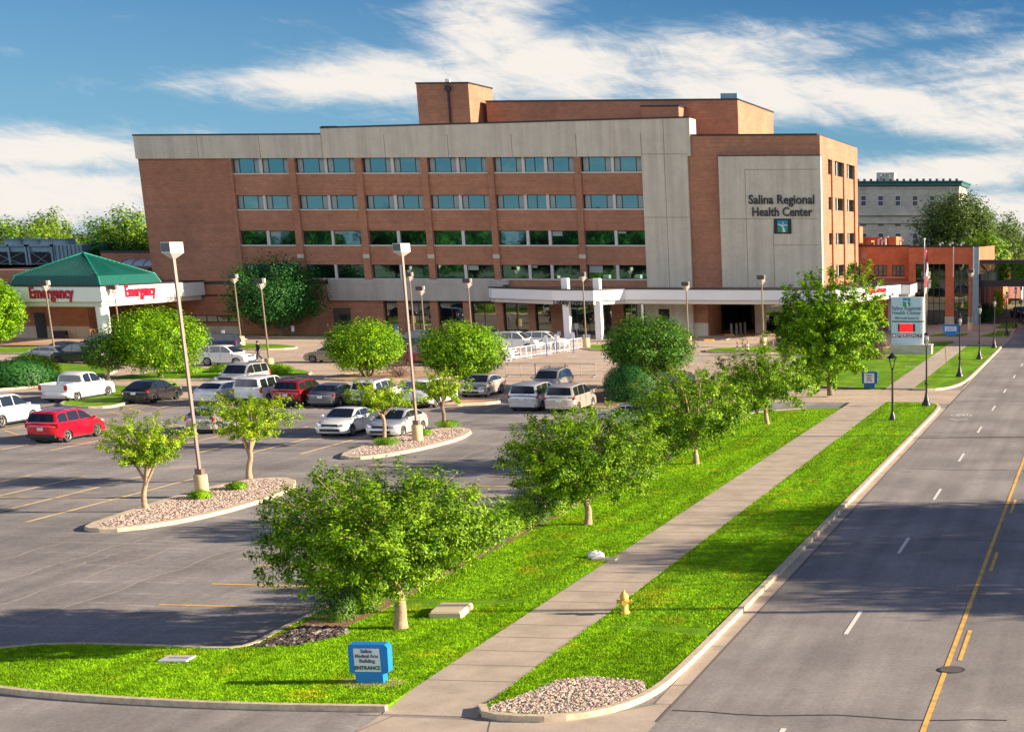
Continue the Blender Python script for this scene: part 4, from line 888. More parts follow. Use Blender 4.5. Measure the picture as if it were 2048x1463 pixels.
def car(label, kind, pm, x, y, heading, group='cars parked in the hospital car park', rim=RIMM, rack=False, cladding=None, lname=None, plate=True, rearglass=True, z=0.0, two_tone=None):
    """local frame: front = +x. heading in radians (0 = +X). (x, y) = ground centre"""
    k = KINDS[kind]; L, W, wb, wr = k['L'], k['W'], k['wb'], k['wr']; T = thing(lname or {'saloon': 'parked_car', 'hatch': 'parked_car', 'suv': 'parked_car', 'boxy': 'parked_car', 'van': 'parked_minivan', 'pickup': 'pickup_truck'}[kind],
        label, {'van': 'minivan', 'pickup': 'pickup truck'}.get(kind, 'car'), (x, y, z), heading, group)
    hl = L / 2; zc = .24 if not k['clad'] else .30
    S = [-1, -.955, -.82, -.45, 0, .45, .82, .955, 1]
    axr, axf = -wb / 2, wb / 2; ar = wr + .065
    bot = []
    for cx in (axf, axr):
        seg = [(cx + ar * math.cos(a), wr + ar * math.sin(a)) for a in np.linspace(-.22, PI + .22, 9)]
        bot += seg
    out = list(k['top']) + [(hl - .04, zc)] + bot[:9] + bot[9:] + [(-hl + .06, zc + .06)]
    def deform(px, pz, s):
        q = abs(s); r = abs(px) / hl
        x2 = px * (1 - .075 * q ** 6 * r ** 5) - math.copysign(.10 * q ** 2 * r ** 6, px)
        z2 = pz - (.075 * q ** 5 + .012 * q * q) * max(0, min(1, (pz - .55) / .3))
        return x2, z2
    b = MB(); n = len(out); vs = []
    for s in S:
        sy = s * W / 2 * (1.0)
        for px, pz in out:
            x2, z2 = deform(px, pz, s); yy = sy
            if abs(s) > .99: yy = sy * (1 - .03 * max(0, (z2 - .75)) / .4 - .02 * max(0, (.5 - z2)))
            vs.append((x2, yy, z2))
    fs = []
    for j in range(len(S) - 1):
        for i in range(n): fs.append((j * n + i, (j + 1) * n + i, (j + 1) * n + (i + 1) % n, j * n + (i + 1) % n))
    b.add(vs, fs, 0, True)
    b.add(vs[:n], [tuple(range(n))]); b.add(vs[-n:], [tuple(range(n - 1, -1, -1))])
    # cabin
    gh = k['gh']; zb = gh[0][1] - .03; zt = max(p[1] for p in gh)
    def hw(z): return (W / 2 - .035) * (1 - .20 * max(0, (z - zb)) / (zt - zb) * (0.8 if kind in ('van', 'boxy') else 1.0))
    def cab(px, pz, s, off=0.0):
        q = abs(s); mid = (gh[0][0] + gh[-1][0]) / 2
        zz = pz - .045 * q ** 4 * (1 if pz > zb + .25 else 0) ; xx = mid + (px - mid) * (1 - .05 * q ** 4)
        return (xx, s * hw(pz) , zz)
    vs = []; G2 = gh + [(gh[-1][0], zb - .05), (gh[0][0], zb - .05)]; m = len(G2)
    for s in S:
        for px, pz in G2: vs.append(cab(px, pz, s))
    fs = []
    for j in range(len(S) - 1):
        for i in range(m): fs.append((j * m + i, (j + 1) * m + i, (j + 1) * m + (i + 1) % m, j * m + (i + 1) % m))
    b.add(vs, fs, 1, True); b.add(vs[:m], [tuple(range(m))], 1); b.add(vs[-m:], [tuple(range(m - 1, -1, -1))], 1)
    # door seams and handles kept in the body mesh
    for sx in (-1, 1):
        for cx in [k['cuts'][-1][1] + .08, k['cuts'][-1][0] - .03, (k['cuts'][-2][0] - .04)]:
            b.box(cx - .006, cx + .006, sx * W / 2 * 1.0 - .012 * 1, sx * W / 2 + .004, zc + .16, zb - .02, 2)
        for c0, c1 in k['cuts'][-2:]: b.box(c0 + .04, c0 + .22, sx * W / 2 - .02, sx * W / 2 + .025, zb - .16, zb - .12, 0)
    if kind == 'pickup':
        for sx in (-1, 1): b.box(-2.88, -.95, sx * (W / 2 - .0) - (.12 if sx > 0 else -.0), sx * (W / 2) + (.12 if sx < 0 else .0), .80, 1.27)
        b.box(-2.90, -2.82, -W / 2 + .12, W / 2 - .12, .78, 1.25); b.box(-2.80, -.97, -W / 2 + .121, W / 2 - .121, .845, .87, 2)
    b.build('body', [pm, two_tone or pm, TRIM], T)
    # glass
    def band(p, q, lo, hi, off, name):
        g = MB(); SS = [-.86, -.5, 0, .5, .86]; d = Vector((q[0] - p[0], q[1] - p[1])).normalized(); nx, nz = -d.y, d.x
        if nz < 0: nx, nz = -nx, -nz
        vs = []
        for t in np.linspace(lo, hi, 4):
            px, pz = p[0] + (q[0] - p[0]) * t, p[1] + (q[1] - p[1]) * t
            for s in SS: c = cab(px, pz, s); vs.append((c[0] + nx * off, c[1], c[2] + nz * off))
        g.add(vs, [(r * 5 + i, r * 5 + i + 1, (r + 1) * 5 + i + 1, (r + 1) * 5 + i) for r in range(3) for i in range(4)], 0, True)
        g.build(name, CARGL, T)
    band(gh[-1], gh[-2], .08, .97, .014, 'windscreen')
    if kind in ('suv', 'boxy', 'van', 'pickup'): band(gh[0], gh[1], .14, .98, .014, 'rear_window')
    else: band(gh[0], gh[1], .10, 1.0, .014, 'rear_window')
    for sx in (-1, 1):
        for ci, (c0, c1) in enumerate(k['cuts']):
            g = MB(); xs = np.linspace(c0, c1, 5); up = []; dn = []
            for xx in xs:
                z1 = interp(gh, xx) - .075; z1 = max(z1, zb + .10); up.append((xx, z1)); dn.append((xx, zb + .055))
            # slant the front quarter with the screen, and the tail with the rear pillar
            pl = dn + up[::-1]
            vs = [(px, sx * (hw(pz) + .010), pz - (.03 if pz > zb + .25 else 0)) for px, pz in pl]
            g.add(vs, [tuple(range(len(vs)))] if sx < 0 else [tuple(range(len(vs) - 1, -1, -1))]); g.build('side_window', CARGL, T)
    # wheels
    for cx in (axr, axf):
        for sx in (-1, 1):
            t = MB(); yo = sx * (W / 2 - .02); yi = sx * (W / 2 - .24); r0 = wr
            prof = [(r0 * .62, yi), (r0 * .95, yi), (r0, yi + sx * .03), (r0, yo - sx * .03), (r0 * .96, yo), (r0 * .68, yo), (r0 * .66, yo - sx * .03)]
            t.lathe(prof, (cx, 0, wr), 18, 0, 'y'); wh = t.build('wheel', TYRE, T)
            g = MB(); g.lathe([(r0 * .2, yo - sx * .05), (r0 * .66, yo - sx * .035)], (cx, 0, wr), 16, 1, 'y')
            for q in range(5):
                a = 2 * PI * q / 5 + .3; c_ = math.cos(a); s_ = math.sin(a); ww = r0 * .085
                P = [(cx + c_ * r0 * .1 - s_ * ww, yo - sx * .012, wr + s_ * r0 * .1 + c_ * ww), (cx + c_ * r0 * .66 - s_ * ww * 1.5, yo - sx * .022, wr + s_ * r0 * .66 + c_ * ww * 1.5),
                     (cx + c_ * r0 * .66 + s_ * ww * 1.5, yo - sx * .022, wr + s_ * r0 * .66 - c_ * ww * 1.5), (cx + c_ * r0 * .1 + s_ * ww, yo - sx * .012, wr + s_ * r0 * .1 - c_ * ww)]
                g.add(P, [(0, 1, 2, 3), (3, 2, 1, 0)], 0)
            g.lathe([(r0 * .13, yo - sx * .03), (r0 * .11, yo - sx * .004)], (cx, 0, wr), 10, 0, 'y')
            g.lathe([(r0 * .60, yo - sx * .03), (r0 * .62, yo - sx * .006), (r0 * .69, yo - sx * .006), (r0 * .69, yo - sx * .03)], (cx, 0, wr), 18, 0, 'y')
            g.build('rim', [rim, RIMD], wh)
    # lamps
    zl = interp(k['top'][4:], hl - .5) - .14
    def endx(z, s, front=True):
        best = None
        seg = k['top'] + [(hl - .04, zc)] if front else k['top'][:4]
        for (x0, z0), (x1, z1) in zip(seg, seg[1:]):
            if (x0 > 0) == front and min(z0, z1) <= z <= max(z0, z1) and abs(z1 - z0) > 1e-6:
                best = x0 + (x1 - x0) * (z - z0) / (z1 - z0)
        if best is None: best = hl if front else -hl
        return deform(best, z, s)[0]
    for sx in (-1, 1):
        h = MB(); P = []
        for s, dz in ((.60, -.045), (.78, -.07), (.95, -.05), (1.0, -.02), (1.0, .07), (.95, .075), (.78, .06), (.60, .03)):
            z_ = zl + dz; x_ = endx(z_, s) + .018 - (.20 if s == 1.0 else 0); P.append((x_, sx * (s * W / 2 + (.008 if s == 1.0 else 0)), z_))
        c = (P[1][0] + .01, sx * .84 * W / 2, zl); n_ = len(P); h.add(P + [c], [((i, (i + 1) % n_, n_) if sx > 0 else ((i + 1) % n_, i, n_)) for i in range(n_)]); h.build('headlight', HEADL, T)
        h = MB(); z0 = {'saloon': .83, 'hatch': .86, 'suv': .98, 'boxy': 1.02, 'van': .98, 'pickup': 1.03}[kind]; hh = {'saloon': .075, 'hatch': .11, 'suv': .13, 'boxy': .17, 'van': .13, 'pickup': .16}[kind]
        s0 = .62 if kind == 'saloon' else .80; xr = endx(z0, .9, False) if kind != 'pickup' else -2.90
        h.box(xr - .012, xr + (.13 if kind != 'pickup' else .10), *sorted((sx * (s0 * W / 2), sx * (W / 2 + .006))), z0 - hh, z0 + hh); h.build('taillight', TAILL, T)
        h = MB(); mx = k['cuts'][-1][1] + .02; h.bbox((mx, sx * (W / 2 + .11), zb + .07), (.12, .2, .14), .03); h.build('wing_mirror', [pm if cladding != 'blackmirror' else TRIM], T)
    # bumpers, grille, plate
    g = MB(); zg = zl - .05; xg = endx(zg, 0) + .012
    g.rbox((xg - .02, 0, zg), (.06, W * .50, .17 if kind not in ('boxy', 'pickup') else .26), (0, .12, 0)); g.rbox((endx(.42, 0) - .01, 0, .42), (.06, W * .62, .14)); g.build('grille', TRIM, T)
    g = MB(); g.rbox((-hl + .03, 0, .42), (.12, W * .86, .17)); g.build('rear_bumper_trim', [TRIM if k['clad'] else pm], T) if kind != 'pickup' else g.build('rear_bumper', CHROME, T)
    if plate: g = MB(); zp = .80 if kind not in ('saloon',) else .72; g.rbox((endx(zp, 0, False) - .015 if kind != 'pickup' else -2.915, 0, zp if kind != 'pickup' else .58), (.02, .32, .16)); g.build('licence_plate', PLATE, T)
    if k['clad'] and cladding != 'none' and kind != 'pickup':
        g = MB()
        for sx in (-1, 1): g.box(axr + ar + .02, axf - ar - .02, *sorted((sx * (W / 2 - .03), sx * (W / 2 + .012))), zc - .01, zc + .16)
        g.build('sill_cladding', TRIM, T)
    if rack:
        g = MB()
        for sx in (-1, 1): g.tube([(-1.9 if kind != 'pickup' else -.6, sx * W * .36, zt - .06), (-1.8, sx * W * .36, zt + .045), (.1, sx * W * .36, zt + .05), (.3, sx * W * .36, zt - .05)], .022, 5)
        for xx in (-1.4, -.4): g.box(xx - .02, xx + .02, -W * .36, W * .36, zt + .03, zt + .055)
        g.build('roof_rack', [TRIM if rack == 'dark' else CHROME], T)
    g = MB(); g.box(-hl + .3, hl - .3, -W / 2 + .12, W / 2 - .12, .17, wr + .25); g.build('underbody', TRIM, T)
    return T
def at_wheel(kind, px, py, hd, corner):
    """ground centre from the contact point of one wheel seen in the survey; corner = (east?, south?) signs in world axes"""
    k = KINDS[kind]; X, Y = G(px, py); best = None
    for a in (-1, 1):
        for b_ in (-1, 1):
            lx, ly = a * k['wb'] / 2, b_ * (k['W'] / 2 - .1); wx = lx * math.cos(hd) - ly * math.sin(hd); wy = lx * math.sin(hd) + ly * math.cos(hd)
            if best is None or wx * corner[0] + wy * corner[1] > best[0]: best = (wx * corner[0] + wy * corner[1], wx, wy)
    return X - best[1], Y - best[2]
N_, S_, E_, W_ = PI / 2, -PI / 2, 0.0, PI
P = {n: paint(n, c, m_, r_) for n, c, m_, r_ in [('white', (.78, .78, .77), 0, .25), ('red', (.60, .004, .022), .1, .2), ('black', (.010, .010, .012), .1, .15), ('silver', (.42, .41, .39), .55, .3), ('grey', (.14, .145, .16), .5, .3),
     ('darkred', (.26, .008, .012), .2, .25), ('blue', (.018, .03, .075), .3, .2), ('beige', (.33, .29, .235), .45, .3), ('green', (.01, .05, .035), .2, .25), ('navy', (.03, .05, .11), .4, .22), ('champagne', (.55, .50, .44), .4, .3), ('lightsilver', (.56, .57, .60), .45, .3)]}
def park(label, kind, pn, px, py, hd, corner=(1, -1.6), **kw):
    x, y = at_wheel(kind, px, py, hd, corner); return car(label, kind, P[pn], x, y, hd, **kw)
park('red sport utility car with silver roof rails, parked alone in the open lot at left', 'suv', 'red', 135.8, 884, N_, rack=True, cladding='none')
park('white boxy sport utility car cut off by the left edge behind the red one', 'boxy', 'white', 3.8, 855, N_, cladding='none', rim=RIMM)
park('white pickup truck with crew cab beside the grass strip at left', 'pickup', 'white', 153.6, 803.8, N_)
park('black saloon parked right of the white pickup truck', 'saloon', 'black', 308.5, 806, N_, rim=RIMD)
park('white saloon seen from behind, leftmost of the row right of the tall lamp post', 'saloon', 'white', 449.4, 808.7, N_, rim=RIMD)
park('large white sport utility car between the white saloon and the red car in the row', 'boxy', 'white', 536, 809, N_, cladding='none')
park('dark red sport utility car with roof rack in the row seen from behind', 'suv', 'darkred', 611.5, 812, N_, rack='dark')
park('grey saloon parked right of the dark red car', 'saloon', 'grey', 678.5, 813.5, N_, group='cars parked in the hospital car park')
park('white sport utility car half hidden behind the thin two-lobed tree', 'suv', 'white', 764, 813, N_, rack=True, cladding='none')
park('white pickup with raised rear cover behind the second tall lamp post', 'boxy', 'white', 871, 815, N_, cladding='none')
car('old silver estate facing the camera behind the large white car', 'boxy', P['lightsilver'], *G(487, 777), S_, rack=True, cladding='none')
park('silver hatchback seen from behind through the leaves of the forked small tree', 'hatch', 'silver', 440, 866, N_)
park('white saloon facing the camera, left one of the pair by the far gravel island', 'saloon', 'white', 704, 871.5, S_)
park('white saloon facing the camera beside the second tall lamp post base', 'saloon', 'lightsilver', 804.5, 875, S_, corner=(1, -1.6))
park('champagne coloured saloon facing the camera below the round tree', 'saloon', 'champagne', 974.5, 793.8, S_)
park('silver minivan, left of the pair seen from behind', 'van', 'lightsilver', 1083, 821, N_)
park('champagne silver minivan, right of the pair next to the dark shrub', 'van', 'champagne', 1155.5, 824.5, N_)
car('silver sport utility car facing the camera behind the two minivans', 'suv', P['silver'], *G(1104, 786), S_, rack='dark', cladding='none')
car('dark blue car under the large round dark tree', 'suv', P['navy'], *G(1325, 791), W_ + .5, cladding='none')
car('silver saloon mostly hidden behind the second verge tree, parked against the hedge', 'saloon', P['lightsilver'], *G(1262, 856), W_)
CG = 'cars parked near the hospital front'
car('grey saloon at left on the far side of the dark bushes', 'saloon', P['silver'], *G(97, 724), W_ - .1, group=CG)
car('black sport utility car behind the broad round tree at left', 'suv', P['black'], *G(160, 726), W_ - .1, group=CG, rim=RIMD)
car('dark saloon behind the grey one at left', 'saloon', P['blue'], *G(128, 714), W_, group=CG)
car('black saloon showing only its roof left of the broad round tree', 'suv', P['black'], *G(205, 703), W_, group=CG)
car('dark blue sport utility car left of the lamp post on the grass island', 'suv', P['blue'], *G(432, 703), W_ + .25, group=CG)
car('white crossover car with black window line behind the silver estate', 'suv', P['white'], *G(456, 730), E_ - .05, group=CG, cladding='none')
car('old beige saloon driving left behind the round tree', 'saloon', P['beige'], *G(665, 724), W_, group=None)
car('dark green pickup truck behind the second tall lamp post near the lobby', 'pickup', P['green'], *G(838, 699), W_, group=CG)
car('dark red sport utility car half hidden between the two round trees', 'boxy', P['darkred'], *G(848, 730), W_, group=CG)
car('white estate car right of the round tree near the lobby', 'boxy', P['white'], *G(1034, 701), E_, group=CG, cladding='none', rack='dark')
car('white crossover car nearest to the lobby entrance columns', 'suv', P['white'], *G(1092, 697), E_, group=CG, cladding='none')
car('white car showing only its front right of the round tree', 'saloon', P['white'], *G(985, 718), E_, group=CG)
FG = 'vehicles on the far street'
car('dark car on the far street at the right edge', 'saloon', P['blue'], *G(2040, 634), N_ + .3, group=FG)
# ================================================================= BUILDINGS
YF = 184.0
def xf(px, py=313, Y=YF): return VY(px, py, Y)[0]
def zf(py, px=1284, Y=YF): return VY(px, py, Y)[1]
HOS = thing('hospital_building', 'long five storey brown brick hospital with pale concrete parapet and rows of windows', 'building', (-80, YF, 0))
XL = xf(270, 272); XB0 = xf(457); XB1 = xf(1284); XR = xf(1377); XE = xf(1632, 271)
ZT = zf(272, 270); ZW = zf(313)
rows = [(zf(558), zf(530)), (zf(490), zf(461)), (zf(417), zf(389)), (zf(343), zf(313))]
YB = 216.0
b = MB()
b.box(XL, XB0, YF, YB, 0, ZW)                                        # blind brick end
zz = [z for r_ in rows for z in r_]
b.box(XB0, XR, YF + .55, YB, 0, ZW - .02, 1)                          # dark core behind glazing
for i in range(3): b.box(XB0, XB1, YF + .02, YF + .55, rows[i][1], rows[i + 1][0] - .09)
b.box(XB0, XB1, YF + .02, YF + .55, zf(603), rows[0][0] - .09)
pil = [(457, 463), (576, 589), (709, 723), (841, 854), (974, 986), (1149, 1161)]
for i, (a, c) in enumerate(pil): b.box(xf(a), xf(c), YF - .22, YF + .5, zf(562), ZW)
b.build('wall', [BRICK, SOFF], HOS, world=True)
b = MB()
for a, c in pil[1:]: xm = (xf(a) + xf(c)) / 2; b.box(xm - .38, xm + .38, YF - .27, YF - .2, zf(517), zf(509))
b.build('pilaster_block', PANEL, HOS, world=True)
b = MB()   # parapet band with sloping top
x1, x2 = xf(643, 268), xf(1375, 236); z0b = ZW + .002
b.box(XL - .1, x1, YF - .28, YF + .3, z0b, ZT)
za, zb_ = zf(257, 660), zf(236, 1375)
b.add([(x1, YF - .28, z0b), (x2 + .25, YF - .28, z0b), (x2 + .25, YF - .28, zb_), (x1, YF - .28, za), (x1, YF + .3, z0b), (x2 + .25, YF + .3, z0b), (x2 + .25, YF + .3, zb_), (x1, YF + .3, za)],
      [(0, 1, 2, 3), (7, 6, 5, 4), (3, 2, 6, 7), (0, 3, 7, 4), (1, 5, 6, 2), (0, 4, 5, 1)])
b.box(x2 - .9, x2 + .25, YF + .3, YF + 2.6, z0b, zb_)
b.box(XL, XL + .4, YF + .3, YB, z0b, ZT)
b.box(XL + .4, XR, YF + .3, YB, z0b, ZT - 1.0, 1)
b.build('parapet_band', [PANEL, ROOFM], HOS, world=True)
b = MB()
b.box(XL - .16, x1, YF - .34, YF + .34, ZT, ZT + .16)
b.add([(x1, YF - .34, za), (x2 + .3, YF - .34, zb_), (x2 + .3, YF + .34, zb_), (x1, YF + .34, za), (x1, YF - .34, za + .16), (x2 + .3, YF - .34, zb_ + .16), (x2 + .3, YF + .34, zb_ + .16), (x1, YF + .34, za + .16)],
      [(3, 2, 1, 0), (4, 5, 6, 7), (0, 1, 5, 4), (2, 3, 7, 6), (1, 2, 6, 5), (0, 4, 7, 3)])
b.build('coping', COPE, HOS, world=True)
b = MB()   # tall concrete pier at the right end of the window bays
b.box(XB1, XR - .05, YF - .28, YF + .6, zf(640), z0b - .004)
b.build('concrete_pier', PANEL, HOS, world=True)
b = MB()
for xx in np.linspace(XL + 7.3, XB1, 8): b.box(xx, xx + .04, YF - .295, YF - .27, z0b + .05, ZT - .05)
xm = xf(1329, 300); b.box(xm, xm + .04, YF - .295, YF - .27, zf(600), zb_ - .1)
for py in (309, 435): b.box(XB1 + .02, XR - .1, YF - .295, YF - .27, zf(py), zf(py) + .04)
b.build('panel_joint', JOINT, HOS, world=True)
# window units: (px0, px1, pattern)
units = [(463, 516), (521, 575), (590, 647), (651, 708), (725, 780), (785, 840), (855, 911), (916, 973), (987, 1042), (1047, 1087), (1092, 1147), (1163, 1221), (1226, 1283)]
for ri, (za_, zc_) in enumerate(rows):
    for ui, (a, c) in enumerate(units):
        xa, xc = xf(a), xf(c); f = MB(); yf = YF + .30
        for (p, q, s, t) in ((xa, xc, za_, za_ + .06), (xa, xc, zc_ - .06, zc_), (xa, xa + .06, za_ + .06, zc_ - .06), (xc - .06, xc, za_ + .06, zc_ - .06)): f.box(p, q, yf - .04, yf + .04, s, t)
        if ri >= 2:
            for t in ((.22, .78) if c - a > 45 else (.5,)): xm = xa + (xc - xa) * t; f.box(xm - .045, xm + .045, yf - .035, yf + .035, za_ + .06, zc_ - .06)
        fo = f.build('window', WFRAME, HOS, world=True)
        g = MB(); g.box(xa + .06 + 80, xc - .06 + 80, yf - YF + .0, yf - YF + .02, za_ + .06, zc_ - .06)
        if ri >= 2 and c - a > 45:
            for (t0, t1) in ((0.03, .205), (.795, .97)): g.box(xa + (xc - xa) * t0 + 80, xa + (xc - xa) * t1 + 80, yf - YF - .012, yf - YF - .002, za_ + .07, zc_ - .07, 1)
        elif (ri * 7 + ui * 5) % 11 < 3: g.box(xa + .09 + 80, xa + (xc - xa) * (.3 + .1 * (ui % 3)) + 80, yf - YF - .012, yf - YF - .002, zc_ - .07 - .25 * (1 + ui % 3), zc_ - .07, 1)
        g.build('pane', [GLASS, BLIND], fo)
for (za_, zc_) in rows:
    for (a, c) in ((516, 521), (647, 651), (780, 785), (911, 916), (1042, 1047), (1087, 1092), (1221, 1226)): b = MB(); b.box(xf(a) - .02, xf(c) + .02, YF + .08, YF + .36, za_, zc_); b.build('mullion', MULL, HOS, world=True)
bays = [(463, 576), (589, 709), (723, 841), (854, 974), (986, 1149), (1161, 1284)]
for za_, _ in rows:
    b = MB()
    for (a, c) in bays: b.box(xf(a), xf(c), YF - .06, YF + .5, za_ - .14, za_ - .001)
    b.build('window_sill', SILL, HOS, world=True)
# ground floor
zg1 = zf(603)
b = MB(); b.box(xf(661, 590), xf(1011, 590), YF - .75, YF + .02, zf(570), zg1 + .02); b.box(xf(661, 565), xf(1020, 565), YF - .55, YF - .0, zf(570) + .002, zf(560))
b.build('concrete_band', PANELD, HOS, world=True)
for (a, c) in ((640, 771), (799, 813), (864, 879), (930, 945), (994, 1009), (1058, 1073), (1104, 1131), (1225, 1249)): b = MB(); b.box(xf(a, 640), xf(c, 640), YF - .3, YF + .54, 0, zg1 - .001); b.build('brick_pier', BRICK, HOS, world=True)
for (a, c) in ((771, 799), (813, 864), (879, 930), (945, 994), (1009, 1058), (1073, 1104), (1131, 1225), (1249, 1298)):
    xa, xc = xf(a, 640), xf(c, 640); f = MB(); n = max(1, round((xc - xa) / 1.5))
    for i in range(n + 1): xx = xa + (xc - xa) * i / n; f.box(max(xa, xx - .04), min(xc, xx + .04), YF + .16, YF + .24, .35, zg1 - .3)
    f.box(xa, xc, YF + .16, YF + .26, .0, .35); f.box(xa, xc, YF + .16, YF + .24, zg1 - .3, zg1 - .01)
    fo = f.build('lobby_window', WFRAME, HOS, world=True)
    g = MB(); g.box(xa + 80, xc + 80, .2, .22, .35, zg1 - .3); g.build('pane', GLASSD, fo)
b = MB(); xa, xc = xf(672, 650), xf(706, 650); b.box(xa, xc, YF - .34, YF - .29, 0, 2.9); b.build('recess_shade_panel', SOFF, HOS, world=True)  # flat dark panel on the brick, the alcove's shade put into its colour
b = MB(); b.box(xa + .7, xa + 1.65, YF - .38, YF - .34, .02, 2.2); b.box(xa + 1.75, xc - .1, YF - .38, YF - .34, .02, 2.2); b.build('door', [WFRAME], HOS, world=True)
# right hand block: brick with big concrete sign panel
ZR = zf(271, 1500); YE2 = VX(1708, 297, XE)[0]
zs = zf(606, 1500)
b = MB(); b.box(XR - .05, XE, YF, YE2, zs, ZR); b.box(XR - .05, xf(1418, 640), YF, YF + 6, 0, zs - .002); b.box(xf(1418, 640), XE, 199, YE2, 0, zs - .002, 1)
b.build('sign_block_wall', [BRICK, SOFF], HOS, world=True)
b = MB(); b.box(XR - .1, XE + .1, YF - .12, YF + .4, ZR, ZR + .16); b.box(XE - .3, XE + .1, YF + .4, YE2, ZR, ZR + .16); b.box(xf(1440) - .1, xf(1643) + .0, YF - .95, YF - .0, zf(314) + .0, zf(314) + .1); b.build('coping', COPE, HOS, world=True)
PX0, PX1 = xf(1440, 314), xf(1643.5, 314)
b = MB(); b.box(PX0, PX1, YF - .9, YF - .003, zf(573), zf(314)); b.build('sign_panel', PANEL, HOS, world=True)
b = MB()
for px in (1492, 1546): b.box(xf(px), xf(px) + .04, YF - .915, YF - .88, zf(573), zf(314 if px == 1546 else 340) - (0 if px != 1546 else 7.2))
for py, a, c in ((438, 1440, 1643), (490, 1546, 1643), (341, 1492, 1643)): b.box(xf(a) + .05, xf(c) - .3, YF - .915, YF - .88, zf(py), zf(py) + .04)
b.build('panel_joint', JOINT, HOS, world=True)
b = MB(); b.box(xf(1297, 640), xf(1391, 640), YF - 1.2, YF - .4, 0, zs - .01); b.build('concrete_wall', PANEL, HOS, world=True)
b = MB(); b.box(xf(1391, 640), xf(1418, 640) , YF - .6, YF - .05, 1.5, zs - .01); b.box(xf(1391, 640), xf(1418, 640), YF - .65, YF - .05, 0, 1.5, 1); b.build('ground_floor_wall', [BRICK, PANEL], HOS, world=True)
b = MB(); b.box(xf(1324, 645), xf(1345, 645), YF - 1.24, YF - 1.19, 1.2, 3.0); b.build('louvre', LOUV, HOS, world=True)
# east face windows
wr = [(VX(1672, y0, XE)[1], VX(1672, y1, XE)[1]) for y0, y1 in ((553, 530), (489, 466), (421, 396), (352.5, 324))]
by_ = [(VX(1648.5, 330, XE)[0], VX(1657.5, 330, XE)[0]), (VX(1662.5, 330, XE)[0], VX(1681.5, 330, XE)[0]), (VX(1686.5, 335, XE)[0], VX(1703, 335, XE)[0])]
for (z0_, z1_) in wr:
    for k_, (y0_, y1_) in enumerate(by_):
        f = MB(); f.box(XE + .004, XE + .05, y0_, y1_, z0_, z1_)
        ym = y0_ + (y1_ - y0_) * .42; f.box(XE + .05, XE + .17, ym - .14, ym + .14, z0_, z1_, 1)
        fo = f.build('window', [WFRAME, MULL], HOS, world=True)
        g = MB(); xe = XE + 80
        for (p, q) in ((y0_ + .06, ym - .13), (ym + .13, y1_ - .06)): g.box(xe + .05, xe + .06, p - YF, q - YF, z0_ + .06, z1_ - .06)
        g.build('pane', GLASS, fo)
b = MB()
for (y0_, y1_) in ((YF, by_[0][0]), (by_[0][1], by_[1][0]), (by_[1][1], by_[2][0]), (by_[2][1], YE2)): b.box(XE + .001, XE + .40, y0_ + .02, y1_ - .02, zs, wr[3][1] + .0)
for i, (z0_, z1_) in enumerate(wr):
    lo = wr[i - 1][1] if i else zs
    for (y0_, y1_) in by_: b.box(XE + .001, XE + .2, y0_ - .02, y1_ + .02, lo, z0_)
b.box(XE + .001, XE + .40, YF + .02, YE2 - .02, wr[3][1] + .002, ZR - .01)
b.build('east_pilaster_wall', BRICK, HOS, world=True)
# roof-top blocks
def pent(px0, px1, pyt, Y, pxe, pye, zb, name='rooftop_block', m=BRICK):
    x0, x1 = xf(px0, pyt, Y), xf(px1, pyt, Y); z1 = zf(pyt, px1, Y); yb = VX(pxe, pye, x1)[0]
    b = MB(); b.box(x0, x1, Y, yb, zb, z1); b.build(name, m, HOS, world=True)
    b = MB(); b.box(x0 - .08, x1 + .08, Y - .08, yb + .08, z1, z1 + .16); b.build('coping', COPE, HOS, world=True)
    return x0, x1, z1, yb
pa = pent(832, 936, 167, 188.0, 984, 178, ZT - 1)
b = MB(); xd = xf(898, 200, 187.9); b.tube([(xd, 187.85, pa[2] - .1), (xd, 187.85, ZT - .5)], .13, 8); b.box(xd - .3, xd + .3, 187.6, 187.98, pa[2] - .75, pa[2] - .2); b.build('downpipe', COPE, HOS, world=True)
b = MB(); b.box(xd - .3, xd + .2, 187.9, 188.3, pa[2] + .17, pa[2] + .5); b.build('roof_vent', WHITEP, HOS, world=True)
pb = pent(972, 1475, 200, 191.5, 1546, 221, ZT - 1)
pent(1282, 1357, 213, 188.6, 1408, 227, ZT - .5)
pent(644, 672, 255, 190, 712, 258, ZT - 1, 'roof_hatch', PANELD)
b = MB(); b.box(xf(1441, 194, 192), xf(1474, 194, 192), 192, 195, pb[2] + .17, pb[2] + .75); b.build('roof_vent', STEELB, HOS, world=True)
b = MB(); b.box(xf(1380) , xf(1620), YF + 7, YE2 - 1, ZR - .6, ZR - .3); b.build('roof', ROOFM, HOS, world=True)
